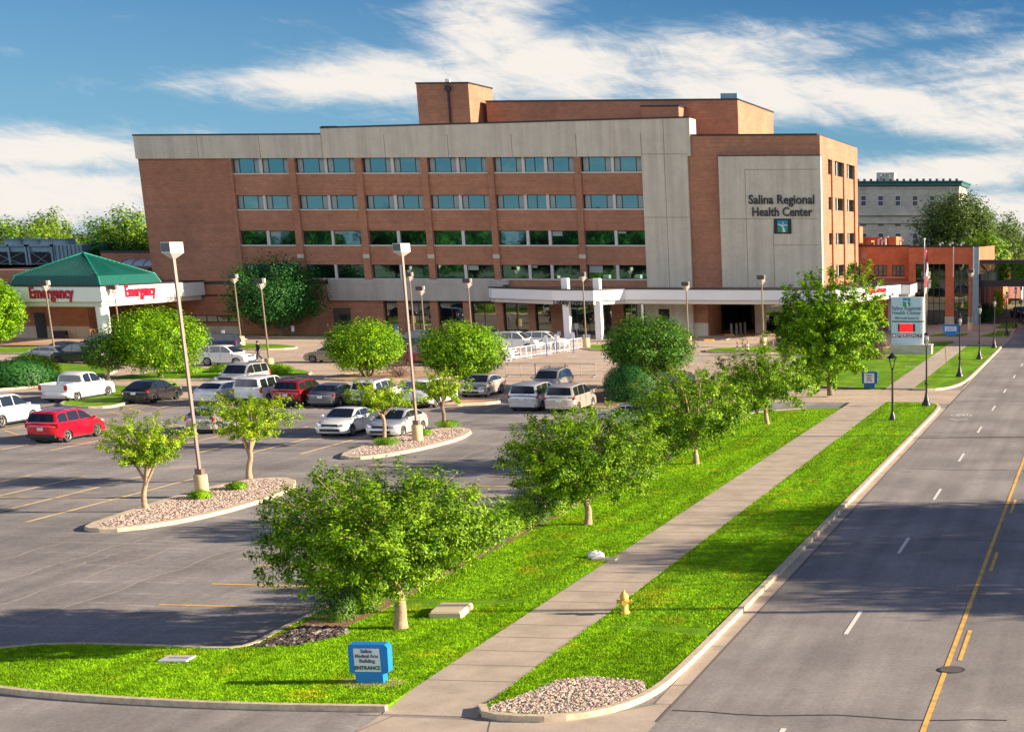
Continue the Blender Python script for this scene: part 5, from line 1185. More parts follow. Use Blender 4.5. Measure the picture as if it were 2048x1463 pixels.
# sign lettering
xs = (xf(1502, 400) + xf(1631, 400)) / 2
lettering('Salina Regional', 1.30, TXTD, HOS, (xs + 80, -.98, zf(400, 1567)), .12, bold=.02, width=7.15)
lettering('Health Center', 1.30, TXTD, HOS, (xs + 80, -.98, zf(424.5, 1567)), .12, bold=.02, width=6.55)
LOGX, LOGZ = xf(1568.5, 452), zf(452.5, 1568)
def logo(parent, cx, cy, cz, s, back=True):
    """square emblem: blue sky, green ground, pale tree-like fork"""
    b = MB()
    if back: b.box(cx - s * .72, cx + s * .72, cy - .02, cy + .12, cz - s * .58, cz + s * .58)
    if back: b.build('emblem_case', BLACKM, parent)
    y = cy - .03; e = MB()
    e.box(cx - s * .42, cx + s * .42, y, y + .01, cz + .0, cz + s * .46, 0); e.box(cx - s * .42, cx + s * .42, y, y + .01, cz - s * .46, cz, 1)
    def stroke(pts, w0, w1):
        n = len(pts); L_ = []; R_ = []
        for i, (px, pz) in enumerate(pts):
            q = Vector(pts[min(i + 1, n - 1)]) - Vector(pts[max(i - 1, 0)]); q.normalize(); ww = (w0 + (w1 - w0) * i / (n - 1)) * s / 2
            L_.append((cx + px * s - q.y * ww, y - .012, cz + pz * s + q.x * ww)); R_.append((cx + px * s + q.y * ww, y - .012, cz + pz * s - q.x * ww))
        e.add(L_ + R_, [(i, i + 1, n + i + 1, n + i) for i in range(n - 1)], 2)
    stroke([(.12, -.46), (.08, -.2), (-.02, 0), (-.2, .12), (-.42, .16)], .2, .04); stroke([(.02, -.1), (.1, .05), (.25, .1), (.42, .08)], .1, .04); stroke([(.0, .04), (.02, .2), (.1, .36)], .08, .03)
    e.build('emblem', [LOGOB, LOGOG, LOGOW], parent)
logo(HOS, LOGX + 80, -.96, LOGZ, 1.32)

# low wing in front of the brick end, with pale base and strip window
LW = thing('low_brick_wing', 'single storey brown brick wing with pale base behind the big dark tree', 'building', (-105, 180, 0))
z1 = zf(568, 500, 180); xl = xf(203, 640, 180); xr_ = xf(631, 640, 180)
b = MB(); b.prism([(xl, 180), (xr_, 180), (xf(661, 640, 183.6), 183.4), (xf(661, 640, 183.6), 183.95), (xl, 183.95)], 0, z1); b.build('wall', BRICK, LW, world=True)
b = MB(); b.box(xl, xf(482, 665, 180), 179.9, 179.998, 0, zf(652, 450, 180)); b.build('pale_base', PANEL, LW, world=True)
b = MB(); b.box(xl, xr_ + .1, 179.88, 184, z1 + .001, z1 + .22); b.box(xl, xr_, 179.94, 180, zf(592, 420, 180), zf(589, 420, 180)); b.build('coping', COPE, LW, world=True)
b = MB(); xa, xc = xf(225, 636, 180), xf(478, 636, 180); za_, zc_ = zf(644, 430, 180), zf(630, 430, 180); b.box(xa, xc, 179.93, 179.99, za_, zc_)
fo = b.build('strip_window', WFRAME, LW, world=True)
g = MB(); n = 12
for i in range(n): p = xa + (xc - xa) * i / n; g.box(p + .08 + 105, p + (xc - xa) / n - .04 + 105, -.09, -.075, za_ + .08, zc_ - .08)
g.build('pane', GLASSD, fo)

# entrance canopy
CY = 178.3
CAN = thing('entrance_canopy', 'long white drop-off canopy over the lobby entrance, reading Lobby Entrance', 'canopy', (-45, CY, 0))
def cx_(px, Y, py=590): return VY(px, py, Y)[0]
front = [(cx_(983, 181.5), 181.5), (cx_(1030, 179.5), 179.5), (cx_(1105, 176), 176), (cx_(1187, 175.2), 175.2), (cx_(1250, 178.6), 178.6), (cx_(1665, 178.6), 178.6), (cx_(1803, 199), 199), (cx_(1821, 199), 199)]
poly = front + [(front[-1][0], 206), (XE + .7, 206), (XE + .7, YF - .92), (cx_(1290, YF), YF - 1.25), (cx_(983, YF), YF - .8)]
zt_, zm_, zb2 = zf(577, 1400, 178.6), zf(599.5, 1400, 178.6), zf(608, 1400, 178.6)
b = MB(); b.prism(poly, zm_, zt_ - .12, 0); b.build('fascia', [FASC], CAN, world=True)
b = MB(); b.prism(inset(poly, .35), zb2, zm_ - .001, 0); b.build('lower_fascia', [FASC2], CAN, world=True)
b = MB(); b.prism([(p[0], p[1]) for p in inset(poly, -.08)], zt_ - .119, zt_, 0); b.build('coping', COPE, CAN, world=True)
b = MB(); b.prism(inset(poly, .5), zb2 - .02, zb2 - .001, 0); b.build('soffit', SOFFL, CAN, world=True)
for px, Y in ((1136.5, 176.6), (1199.5, 176.2)):
    x = cx_(px, Y, 665); b = MB(); b.bbox((x, Y, (zt_ + 1.1) / 2), (.75, .75, zt_ + 1.1), .06); b.build('column', FASC, CAN, world=True)
x = cx_(1509, 186.5, 660); b = MB(); b.bbox((x, 190, zb2 / 2), (1.1, 1.1, zb2), .05); b.build('column', PANEL, CAN, world=True)
for px in (1600, 1700, 1780):
    x = cx_(px, 186 if px < 1700 else 196, 660); b = MB(); b.bbox((x, 186 if px < 1700 else 198.4, zb2 / 2), (1.0, 1.0, zb2), .05); b.build('column', PANEL, CAN, world=True)
lx = cx_(1147, 175.5, 604); lettering('Lobby Entrance', .74, TXTD, CAN, (lx + 45 - .1, 175.55 - CY + .12, (zm_ + zb2) / 2 - .0), .08, bold=.02, rotz=math.atan2(-.8, 4.7) )
a0, a1 = Vector(front[5]), Vector(front[6]); q = (VX(1754, 581, -24)[0]); d_ = _ray(1754, 582); t_ = min(np.linspace(0, 1, 400), key=lambda t: abs(a0.lerp(a1, float(t)).x / a0.lerp(a1, float(t)).y - d_[0] / d_[1])); pt = a0.lerp(a1, float(t_)); ang = math.atan2(a1.y - a0.y, a1.x - a0.x)
lettering('Main Entrance', .95, TXTR, CAN, (pt.x + 45 + math.sin(ang) * .07, pt.y - CY - math.cos(ang) * .07, (zm_ + zt_) / 2 + .1), .1, bold=.02, rotz=ang)
b = MB(); x = cx_(1300, 178.6, 606); b.box(cx_(1500, 178.6), cx_(1516, 178.6), 178.9, 178.96, zm_ - .45, zm_ - .15); b.build('clearance_plate', SIGNW, CAN, world=True)

# lobby back of the drop-off
b = MB(); b.box(cx_(1418, 198, 660), XE, 198.3, 198.95, 0, zb2 - .05); bo = b.build('drop_off_glazing', GLASSD, CAN, world=True)

# emergency canopy
XC, YC = G(214, 690); YC = 160.0; XC = VY(203, 590, YC)[0]
EM = thing('emergency_canopy', 'white ambulance canopy with a green hipped metal roof and red Emergency letters', 'canopy', (XC, YC, 0))
ze0, ze1, ze2 = zf(573.5, 203, YC), zf(603.5, 203, YC), zf(613.5, 203, YC)
YCB = 179.7; XCL = XC - 19
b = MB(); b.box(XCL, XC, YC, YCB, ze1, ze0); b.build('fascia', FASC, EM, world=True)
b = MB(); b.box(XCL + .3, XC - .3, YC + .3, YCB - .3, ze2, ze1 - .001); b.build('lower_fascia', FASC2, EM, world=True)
b = MB(); b.box(XCL - .1, XC + .1, YC - .1, YCB, ze0 + .001, ze0 + .14); b.build('coping', COPE, EM, world=True)
x = XC - .7; b = MB(); b.tube([(x, YC + .9, 0), (x, YC + .9, ze2 - .01)], .62, 20); b.build('column', FASC, EM, world=True)
b = MB(); b.bbox((XC - 15.3, YC + .9, 1.4), (1.3, 1.0, 2.8), .05); b.build('column', PANEL, EM, world=True)
YRB = VX(322, 566, XC)[0]; ym = (YC + YRB) / 2; xa, zap = VY(167, 505.5, ym); XRL = 2 * xa - XC
b = MB(); zr = ze0 + .15; zr2 = zr + .9
e0_ = [(XRL, YC), (XC, YC), (XC, YRB), (XRL, YRB)]; ring0 = [(x, y, zr) for x, y in e0_]; ring1 = [(x + (.35 if x < xa else -.35), y + (.35 if y < ym else -.35), zr2) for x, y in e0_]
b.add(ring0 + ring1 + [(xa, ym, zap)], [(0, 1, 5, 4), (1, 2, 6, 5), (2, 3, 7, 6), (3, 0, 4, 7), (4, 5, 8), (5, 6, 8), (6, 7, 8), (7, 4, 8)])
b.build('hipped_roof', GREENR, EM, world=True)
b = MB()
for i in range(4): b.tube([ring0[i], ring1[i], (xa, ym, zap + .02)], .09, 5)
n = 34
for i in range(1, n):   # standing seams
    t = i / n; x = XRL + (XC - XRL) * t; k = 1 - abs(2 * t - 1)
    b.tube([(x, YC - .01, zr), (x, YC + .35, zr2 + .01), (x, YC + (ym - YC) * k, zr2 + (zap - zr2) * k + .02)], .022, 3, 1)
    y = YC + (YRB - YC) * t; b.tube([(XC + .01, y, zr), (XC - .35, y, zr2 + .01), (XC - (XC - xa) * k, y, zr2 + (zap - zr2) * k + .02)], .022, 3, 1)
b.build('roof_ridge', [GREENR2, GREENR], EM, world=True)
lettering('Emergency', 1.55, TXTR, EM, (VY(103, 588, YC)[0] - XC, -.07, (ze0 + ze1) / 2 + .1), .12, bold=.05, width=VY(147, 588, YC)[0] - VY(59, 588, YC)[0])
yy = VX(280, 587, XC)[0]; lettering('Emergency', 1.55, TXTR, EM, (.07, yy - YC, (ze0 + ze1) / 2 + .1), .12, bold=.05, rotz=PI / 2, width=VX(311, 587, XC)[0] - VX(250, 587, XC)[0])
EW = thing('emergency_wing', 'brown brick wing with pale base and service door under the ambulance canopy', 'building', (-120, 172, 0))
xw = xf(177, 640, 172); b = MB(); b.box(-150, xw, 172, 200, 0, 7.2); b.build('wall', BRICK, EW, world=True)
b = MB(); b.box(-150, xw + .02, 171.9, 171.998, 0, zf(652, 130, 172)); b.build('pale_base', PANEL, EW, world=True)
b = MB(); xa_, xb_ = xf(73, 650, 172), xf(93, 650, 172); b.box(xa_, xb_, 171.82, 171.9, .12, 2.75); b.build('door', WFRAME, EW, world=True)
b = MB(); xq, xp = xf(112, 660, 172), xf(138, 660, 172); b.box(xq, xp, 171.2, 171.7, .12, .9); b.build('bench', COPE, EW, world=True)
b = MB(); b.box(-150, xf(62, 550, 186) , 176, 200, 7.2, zf(541, 30, 186)); b.build('green_roof', GREENR, EW, world=True)
# plant building and cooling towers behind
PB = thing('plant_building', 'small brown brick plant building between green roof and hospital tower', 'building', (-120, 205, 0))
x0_, x1_ = xf(203, 520, 204), XL - .1; b = MB(); b.box(x0_, x1_ - .0, 204, 216, 0, zf(505, 250, 204)); b.build('wall', BRICK, PB, world=True)
b = MB(); b.box(x0_ - .1, x1_, 203.9, 216.1, zf(505, 250, 204) + .001, zf(505, 250, 204) + .2); b.build('coping', COPE, PB, world=True)
x0_, x1_ = xf(238, 530, 196), xf(306, 530, 196); zc2 = zf(549, 270, 196); rr = zf(519, 270, 196) - zc2
b = MB(); pts = [(0 + rr * 1.25 * -math.cos(PI * k / 14), rr * math.sin(PI * k / 14)) for k in range(15)]
vs = [(x0_, 198 + p, zc2 + q) for p, q in pts] + [(x1_, 198 + p, zc2 + q) for p, q in pts]
b.add(vs, [(k, k + 1, 16 + k, 15 + k) for k in range(14)], 0, True); b.add(vs, [tuple(range(14, -1, -1)), tuple(range(15, 30))], 0)
for xx in np.linspace(x0_, x1_, 4): b.tube([(xx, 198 + p, zc2 + q + .02) for p, q in pts], .06, 4, 1)
b.box(x0_ - .2, x1_, 195.5, 201, 0, zc2 - .01, 2); b.build('barrel_skylight', [mat('skylight_polycarbonate', (.42, .48, .52), .3, var=.05), STEELB, BRICK], PB, world=True)
for j, (a, c, lab) in enumerate([(-20, 55, 'left steel cooling tower unit with dark louvred face'), (58, 107, 'right steel cooling tower unit with dark louvred face and ribbed end')]):
    Yt = 206; xa, xc = xf(a, 520, Yt), xf(c, 520, Yt); z0_, z1_ = zf(545, 60, Yt), zf(489, 60, Yt)
    CT = thing('cooling_tower', lab, 'cooling tower', ((xa + xc) / 2, Yt, z0_), 0, 'cooling towers on the low roof at left'); cx0 = (xa + xc) / 2; w2 = (xc - xa) / 2; hh = z1_ - z0_
    b = MB(); b.box(-w2, w2 + (3.9 if j else 0), .25, 8, 0, hh); b.build('casing', STEELB, CT)
    b = MB(); b.box(-w2 + .3, w2 - .3, .12, .24, .8, hh - .9); b.build('louvre', LOUV, CT)
    b = MB()
    for xx in (-w2, -.0, w2 - .25) if not j else (-w2, w2 - .25): b.box(xx, xx + .25, 0, .25, 0, hh)
    b.box(-w2, w2, .0, .25, hh - .25, hh); b.tube([(-w2 + .3, .08, .8), (w2 - .3, .08, hh - .9)], .05, 4); b.tube([(-w2 + .3, .08, hh - .9), (w2 - .3, .08, .8)], .05, 4)
    b.tube([(-w2, -.3, 1.1), (w2, -.3, 1.1)], .04, 4); b.tube([(-w2, -.3, .6), (w2, -.3, .6)], .04, 4)
    for q in range(6): xx = -w2 + 2 * w2 * q / 5; b.tube([(xx, -.3, 0), (xx, -.3, 1.1)], .035, 4)
    b.build('frame', STEELB, CT)
    b = MB()
    for q in range(2): b.lathe([(1.5, 0), (1.35, .55), (1.45, .7)], (-w2 / 2 + w2 * q, 4, hh), 16)
    b.tube([(-w2, .4, hh + .9), (w2, .4, hh + .9)], .035, 4)
    for q in range(7): xx = -w2 + 2 * w2 * q / 6; b.tube([(xx, .4, hh), (xx, .4, hh + .9)], .03, 4)
    b.build('fan_stack', STEELB, CT)
    if j:
        b = MB()
        for q in range(7): b.box(w2 + .15 + q * .55, w2 + .25 + q * .55, .1, .25, .1, hh - .1)
        b.build('ribbed_end', STEELB, CT)
b = MB(); b.box(-155, xf(185, 548, 206), 203, 216, 0, zf(545.5, 60, 206)); b.build('roof_base', BRICK, PB, world=True)

# modern brick and glass building at right
YG = 210.5
MG = thing('brick_glass_building', 'low orange-red brick building with two tall dark glass bays at right', 'building', (-24, YG, 0))
xg0, xg1 = xf(1818, 550, YG), xf(1955, 550, YG); zgt = zf(494.5, 1890, YG)
segs = [(1818, 1831.5), (1890.5, 1908), (1937, 1950)]
YGE = VX(1989, 500, xg1)[0]
b = MB()
for a, c in segs: b.box(xf(a, 600, YG), xf(c, 600, YG), YG, YG + .9, 0, zf(528, 1860, YG))
b.box(xg0, xg1, YG, YG + .9, zf(528, 1860, YG), zgt); b.box(xg0, xg1 - .3, YG + .9, YGE, 0, zgt - .3, 1)
xw0 = XE - 2; b.box(xw0, xg0, YG + 2.2, YG + 12, 0, zf(493, 1760, YG + 2.2))
b.box(xg1 - .3, xg1, YG + .9, YGE, VX(1970, 571, xg1)[1], zgt)
ops = [(1958, 1962), (1968.5, 1971), (1979.5, 1982), (1986, 1990)]
for a, c in ops: b.box(xg1 - .3, xg1, VX(a, 600, xg1)[0], VX(c, 600, xg1)[0], 0, VX(1970, 571, xg1)[1])
b.build('wall', [BRICKR, SOFF], MG, world=True)
b = MB(); b.box(xf(1945, 600, YG - .6), xf(1957, 600, YG - .6), YG - .6, YG - .01, 0, zf(494, 1950, YG)); b.build('grey_corner_pier', STEELB, MG, world=True)
b = MB()
for a, c in segs[1:]: b.box(xf(a, 600, YG) - .05, xf(c, 600, YG) + .05, YG - .12, YG - .002, 0, zf(633, 1900, YG))
b.build('pale_base', PANEL, MG, world=True)
b = MB(); b.box(xg0 - .05, xg1 + .05, YG - .06, YG + 1, zgt + .001, zgt + .2); b.box(xw0, xg0 - .06, YG + 2.1, YG + 3, zf(493, 1760, YG + 2.2) + .001, zf(493, 1760, YG + 2.2) + .2); b.build('coping', COPE, MG, world=True)
for (a, c, n) in ((1831.5, 1890.5, 5), (1908, 1937, 3)):
    xa, xc = xf(a, 600, YG), xf(c, 600, YG); f = MB(); zt3 = zf(528, 1860, YG)
    for i in range(n + 1): xx = xa + (xc - xa) * i / n; f.box(max(xa, xx - .04), min(xc, xx + .04), YG + .25, YG + .35, 0, zt3)
    for z_ in (.05, 2.6, 5.1): f.box(xa, xc, YG + .26, YG + .34, z_, z_ + .1)
    fo = f.build('glass_bay', WFRAME, MG, world=True); g = MB(); g.box(xa + 24, xc + 24, .31, .33, 0, zt3); g.build('pane', GLASSD, fo)
Yw = YG + 2.2
for (a, c) in ((1713, 1720), (1748.5, 1774), (1784.5, 1808.5)):
    xa, xc = xf(a, 540, Yw), xf(c, 540, Yw); z0_, z1_ = zf(552, 1760, Yw), zf(530, 1760, Yw); f = MB(); f.box(xa, xc, Yw - .04, Yw - .005, z0_, z1_)
    fo = f.build('window', WFRAME, MG, world=True); g = MB(); n = 3; wd_ = (xc - xa) / n
    for i in range(n): g.box(xa + 24 + wd_ * i + .08, xa + 24 + wd_ * (i + 1) - .04, 2.2 - .055, 2.2 - .042, z0_ + .08, z1_ - .08)
    g.build('pane', [mat('curtained_glass', (.16, .15, .13), .2, var=.5, scale=1.5)], fo)
b = MB(); b.box(xf(1712, 556, Yw), xf(1812, 556, Yw), Yw - .3, Yw - .003, zf(557, 1760, Yw), zf(553, 1760, Yw)); b.box(xf(1722, 510, Yw), xf(1733.5, 510, Yw), Yw - .05, Yw - .002, zf(517, 1728, Yw), zf(505.5, 1728, Yw)); b.build('pale_trim', [mat('pinkish_stone', (.50, .27, .2), .8)], MG, world=True)
b = MB()
for px, w_, h_ in ((1738, 9, 12), (1785, 15, 20), (1716, 7, 40)): Y = YG + 10; x = xf(px, 490, Y); z_ = zf(493, px, Y); b.box(x - w_ * .032, x + w_ * .032, Y, Y + 3, z_ - 1, z_ + h_ * .062)
b.build('rooftop_block', BRICKO, MG, world=True)
b = MB(); Y = YG + 14; b.box(xf(1700, 480, Y), xf(1792, 480, Y), Y, Y + 6, 0, zf(474, 1750, Y)); b.build('rear_wing', BRICKR, MG, world=True)
for i, (px, hh) in enumerate(((1757, .9), (1771, 1.1), (1764, .7), (1800, .7), (1880, .35), (1900, .35), (1922, .35))): Y = YG + 6; x = xf(px, 490, Y); z_ = zf(493, px, Y); b = MB(); b.tube([(x, Y, z_ - .6), (x, Y, z_ + hh), (x + .4, Y, z_ + hh + .1)], .12, 6); b.build('roof_pipe', WHITEP, MG, world=True)
for px in (1907, 1947):   # slim banner poles fixed to the wall
    x = xf(px, 500, YG - .7); b = MB(); b.box(x - .05, x + .05, YG - .75, YG - .65, zf(553, px, YG), zf(493, px, YG)); b.build('light_strip', FASC, MG, world=True)

# glazed footbridge over the street
FB = thing('footbridge', 'dark glazed footbridge crossing the street at the right edge', 'footbridge', (0, 212, 0))
fz0, fz1 = zf(573, 2000, 211.6), zf(520, 2000, 211.6); fx0 = xf(1957, 540, 211.6)
b = MB(); b.box(fx0, 14, 211.6, 215.4, fz0, fz0 + .75); b.build('deck', COPE, FB, world=True)
b = MB(); b.box(fx0, 14, 211.5, 215.5, fz1 - .45, fz1); b.build('roof', COPE, FB, world=True)
b = MB(); x = fx0 + .1
while x < 14: b.box(x - .07, x + .07, 211.62, 211.8, fz0 + .75, fz1 - .45); x += 2.2
b.box(fx0, 14, 211.66, 211.76, fz0 + 1.75, fz0 + 1.83); b.build('post', COPE, FB, world=True)
b = MB()
for i in range(3): b.tube([(fx0 + .1 + i * 6.6, 211.9, fz1 - .45), (fx0 + 2.3 + i * 6.6, 211.9, fz0 + .75)], .09, 5)
b.build('brace', COPE, FB, world=True)
def clearglass():
    m = bpy.data.materials.new('smoked_bridge_glass'); m.use_nodes = True; N = m.node_tree.nodes; L = m.node_tree.links
    t = N.new('ShaderNodeBsdfTransparent'); t.inputs[0].default_value = (.32, .40, .38, 1); g = N.new('ShaderNodeBsdfGlossy'); g.inputs['Color'].default_value = (.3, .4, .4, 1); g.inputs['Roughness'].default_value = .03
    x = N.new('ShaderNodeMixShader'); x.inputs[0].default_value = .22; L.new(t.outputs[0], x.inputs[1]); L.new(g.outputs[0], x.inputs[2]); L.new(x.outputs[0], N['Material Output'].inputs['Surface']); return m
b = MB(); b.add([(fx0, 211.7, fz0 + .75), (14, 211.7, fz0 + .75), (14, 211.7, fz1 - .45), (fx0, 211.7, fz1 - .45)], [(0, 1, 2, 3)]); b.add([(fx0, 215.3, fz0 + .75), (14, 215.3, fz0 + .75), (14, 215.3, fz1 - .45), (fx0, 215.3, fz1 - .45)], [(0, 1, 2, 3)]); b.build('glazing', clearglass(), FB, world=True)
b = MB(); b.box(-6.6, -5.9, 213, 213.7, 0, fz0 - .001); b.box(9.5, 10.3, 213, 213.8, 0, fz0 - .001); b.build('support_column', PANEL, FB, world=True)
# building across the street that carries the other end and shades the road
EB = thing('east_side_building', 'plain brick building across the street at the other end of the footbridge', 'building', (20, 180, 0))
b = MB(); b.box(14.02, 44, 176, 262, 0, 15); b.build('wall', BRICKR, EB, world=True)
b = MB()
for i in range(12):
    for j in range(3): b.box(13.96, 14.0, 180 + i * 6.6, 183.4 + i * 6.6, 2 + j * 4.2, 4.2 + j * 4.2)
b.build('window', GLASSD, EB, world=True)
b = MB(); b.box(13.9, 44.1, 175.9, 262.1, 15.001, 15.3); b.build('coping', COPE, EB, world=True)
# brick annexe further along
AX = thing('brick_annexe', 'small red-brown brick building seen under the footbridge', 'building', (-17, 262, 0))
xa, xc = xf(1984, 600, 262), xf(2006, 600, 262); yb = VX(2021, 600, xc)[0]; b = MB(); b.box(xa - 4, xc, 262, yb, 0, 8.0); b.build('wall', BRICKR, AX, world=True)
b = MB(); b.box(xa - 4.1, xc + .1, 261.9, yb + .1, 8.001, 8.25); b.build('coping', COPE, AX, world=True)
# far street building
FS = thing('pale_far_building', 'small pale building far along the street under the footbridge', 'building', (-12, 330, 0))
b = MB(); b.box(-21, -9.5, 332, 345, 0, 9); b.build('wall', FASC2, FS, world=True)
b = MB()
for i in range(3):
    for j in range(2): b.box(-19.5 + i * 3.6, -17.6 + i * 3.6, 331.9, 331.98, 1.2 + j * 4, 3.4 + j * 4)
b.build('window', WFRAME, FS, world=True)

# old stone building
YO = 300.0
OB = thing('old_stone_building', 'old pale stone building with green cornice and rows of white framed windows', 'building', (xf(1810, 430, YO), YO, 0))
xo0, xo1 = xf(1640, 400, YO), xf(1918, 400, YO); zo = zf(371, 1800, YO)
b = MB(); b.box(xo0, xo1, YO, YO + 18, 0, zo); b.build('wall', STONE, OB, world=True)
b = MB(); b.box(xo0, xo1 + .5, YO - .7, YO + 18.5, zo + .001, zo + .5); b.box(xo0, xo1 + .7, YO - 1.0, YO + 18.5, zo + .5, zo + .75)
x = xo0
while x < xo1 + .3: b.rbox((x, YO - .9, zo + .9), (.42, .4, .38)); x += 1.15
b.build('cornice', TEAL, OB, world=True)
b = MB(); b.box(xo0, xo1 + .1, YO - .35, YO - .002, zf(447, 1800, YO), zf(443, 1800, YO)); b.box(xo0, xo1 + .15, YO - .5, YO - .002, zf(431, 1800, YO), zf(428.5, 1800, YO)); b.box(xo0, xo1 + .05, YO - .15, YO - .001, zf(378, 1800, YO), zf(373, 1800, YO)); b.build('string_course', STONE, OB, world=True)
for i in range(7):
    px = 1727 + 34.4 * (i - 1) if i else 1692.6
    for (y0, y1, w_) in ((411, 392, 5.6), (452, 443, 3.2) if 0 else (488, 467, 6.0)):
        x = xf(px, 400, YO); z0_, z1_ = zf(y0, px, YO), zf(y1, px, YO); hw = w_ * .072; f = MB(); f.box(x - hw * 1.25, x + hw * 1.25, YO - .08, YO - .004, z0_ - .15, z1_ + .15); f.box(x - hw, x + hw, YO - .1, YO - .075, (z0_ + z1_) / 2 - .06, (z0_ + z1_) / 2 + .06)
        fo = f.build('window', MULL, OB, world=True); ox = xf(1810, 430, YO); g = MB(); zm = (z0_ + z1_) / 2; g.box(x - hw - ox, x + hw - ox, -.095, -.082, z0_, zm - .07); g.box(x - hw - ox, x + hw - ox, -.095, -.082, zm + .07, z1_); g.build('pane', mat('old_window_pane', (.07, .08, .13), .15, spec=.8), fo)
    b = MB(); x = xf(px, 450, YO); b.box(x - .5, x + .5, YO - .03, YO - .002, zf(452, px, YO), zf(447.5, px, YO)); b.build('vent_panel', mat('dark_stone_panel', (.16, .14, .12), .9), OB, world=True)
xb0, xb1 = xf(1753, 355, YO + 3), xf(1788, 355, YO + 3); zq0, zq1 = zo, zf(345, 1770, YO + 3)
b = MB(); b.box(xb0, xb0 + .7, YO + 3, YO + 6, zq0, zq1); b.box(xb1 - .7, xb1, YO + 3, YO + 6, zq0, zq1); b.box(xb0, xb1, YO + 3.1, YO + 5.9, zq0, zq0 + 1.0); b.box(xb0, xb1, YO + 3.05, YO + 3.5, zq1 - .35, zq1 - .02)
for i in range(6): x = xb0 + .95 + i * (xb1 - xb0 - 1.9) / 5; b.tube([(x, YO + 3.25, zq0 + 1), (x, YO + 3.25, zq0 + 1.5), (x, YO + 3.25, zq1 - .35)], [.13, .17, .1], 6)
b.build('balustrade_tower', STONE, OB, world=True)
# ================================================================= LAMPS, SIGNS, FENCES, PEOPLE
def shoebox_lamp(label, x, y, z0, h, s, ped, m_head, group, rz=.6, two=False):
    T = thing('parking_lamp_post', label, 'lamp post', (x, y, z0), 0, group)
    ph = .75 * s if ped else .05
    if ped:
        b = MB(); b.lathe([(.25 * s, 0), (.25 * s, ph - .04), (.22 * s, ph)], n=18); b.build('pedestal', PEDC, T)
    b = MB(); b.rbox((0, 0, ph + .12), (.26 * s, .26 * s, .24)); b.rbox((0, 0, (ph + h) / 2), (.10 * s, .10 * s, h - ph - .3), (0, 0, rz)); b.build('pole', POLEM, T)
    b = MB(); w = .27 * s; hh = .36 * s
    def ring(k, z): return [Vector((a * w * k, c * w * k, z)) for a, c in ((-1, -1), (1, -1), (1, 1), (-1, 1))]
    M = Matrix.Rotation(rz, 3, 'Z'); vs = [M @ v for v in ring(.2, h - .22 * s) + ring(1, h - .02) + ring(1, h + hh)]
    b.add(vs, [(3, 2, 1, 0), (8, 9, 10, 11)] + [(k * 4 + i, k * 4 + (i + 1) % 4, k * 4 + 4 + (i + 1) % 4, k * 4 + 4 + i) for k in (0, 1) for i in range(4)])
    hd = b.build('lamp_head', m_head, T)
    b = MB(); vs = [M @ Vector(v) for v in ((-w * .92, -w - .01, h + .04), (w * .92, -w - .01, h + .04), (w * .92, -w - .01, h + hh - .04), (-w * .92, -w - .01, h + hh - .04))]; b.add(vs, [(0, 1, 2, 3)]); b.build('lens', LENS, hd)
    return T
TG = 'tall lamp posts on concrete pedestals in the gravel islands'
shoebox_lamp('tall brown lamp post with pale box head on the near gravel island', *G(405, 988, .12), .12, 10.05, 1.15, True, POLEW, TG, -.45)
shoebox_lamp('tall brown lamp post with pale box head on the far gravel island', *G(836, 881, .12), .12, 9.9, 1.15, True, POLEW, TG, -.45)
def small_lamp(label, px, py, pyt, pxt, ped=True):
    x, y = G(px, py, .12); h = VY(pxt, pyt, y)[1] - .12
    T = thing('parking_lamp_post', label, 'lamp post', (x, y, .12), 0, 'shorter lamp posts with dark floodlight heads near the hospital')
    if ped: b = MB(); b.lathe([(.36, 0), (.36, .85), (.31, .9)], n=14); b.build('pedestal', PEDC, T)
    b = MB(); b.tube([(0, 0, .03), (0, 0, h - .25)], [.085, .065], 8); b.build('pole', mat('tan_brown_pole', (.20, .145, .10), .5), T)
    b = MB(); 
    for a in (.3, .3 + PI / 2, .3 + PI, .3 + 1.5 * PI): b.tube([(0, 0, h - .5), (.38 * math.cos(a), .38 * math.sin(a), h - .12)], .05, 5)
    b.lathe([(.06, -.42), (.30, -.08), (.34, .02)], (0, 0, h), 4); b.build('bracket', POLEW, T)
    b = MB(); b.rbox((-.12, -.1, h + .17), (.66, .62, .38), (0, 0, .3)); hd = b.build('lamp_head', HEADDK, T)
    b = MB(); b.rbox((.22, .12, h + .2), (.24, .5, .36), (0, 0, .3)); b.build('lens', POLEW, hd)
for a in [('lamp post left of the ambulance canopy letters, over the grey saloon', 112, 722, 570, 90), ('lamp post rising behind the broad round tree, before the canopy corner', 243, 690, 578, 228), ('lamp post on the left grass island before the big dark tree', 483, 690, 556, 471),
          ('lamp post with pedestal behind the silver estate and the walking person', 540, 738, 566, 517), ('lamp post by the lobby glazing behind the second tall post', 830, 685, 552, 816), ('lamp post left of the round tree, in front of the lobby glazing', 851, 692, 580, 837),
          ('lamp post rising out of the middle round tree', 946, 702, 565, 937), ('lamp post in front of the Lobby Entrance letters', 1173, 694, 552, 1165), ('lamp post above the large dark round tree', 1377, 690, 571, 1374),
          ('lamp post on the small grass island behind the traffic cones', 1527, 692, 558, 1523), ('lamp post behind the tall full tree at the drop-off', 1751, 700, 571, 1750), ('slim lamp post behind the flagpole', 1853, 690, 551, 1854), ('slim dark lamp post before the corner of the glass building', 1941, 660, 545, 1941)]:
    small_lamp(*a)
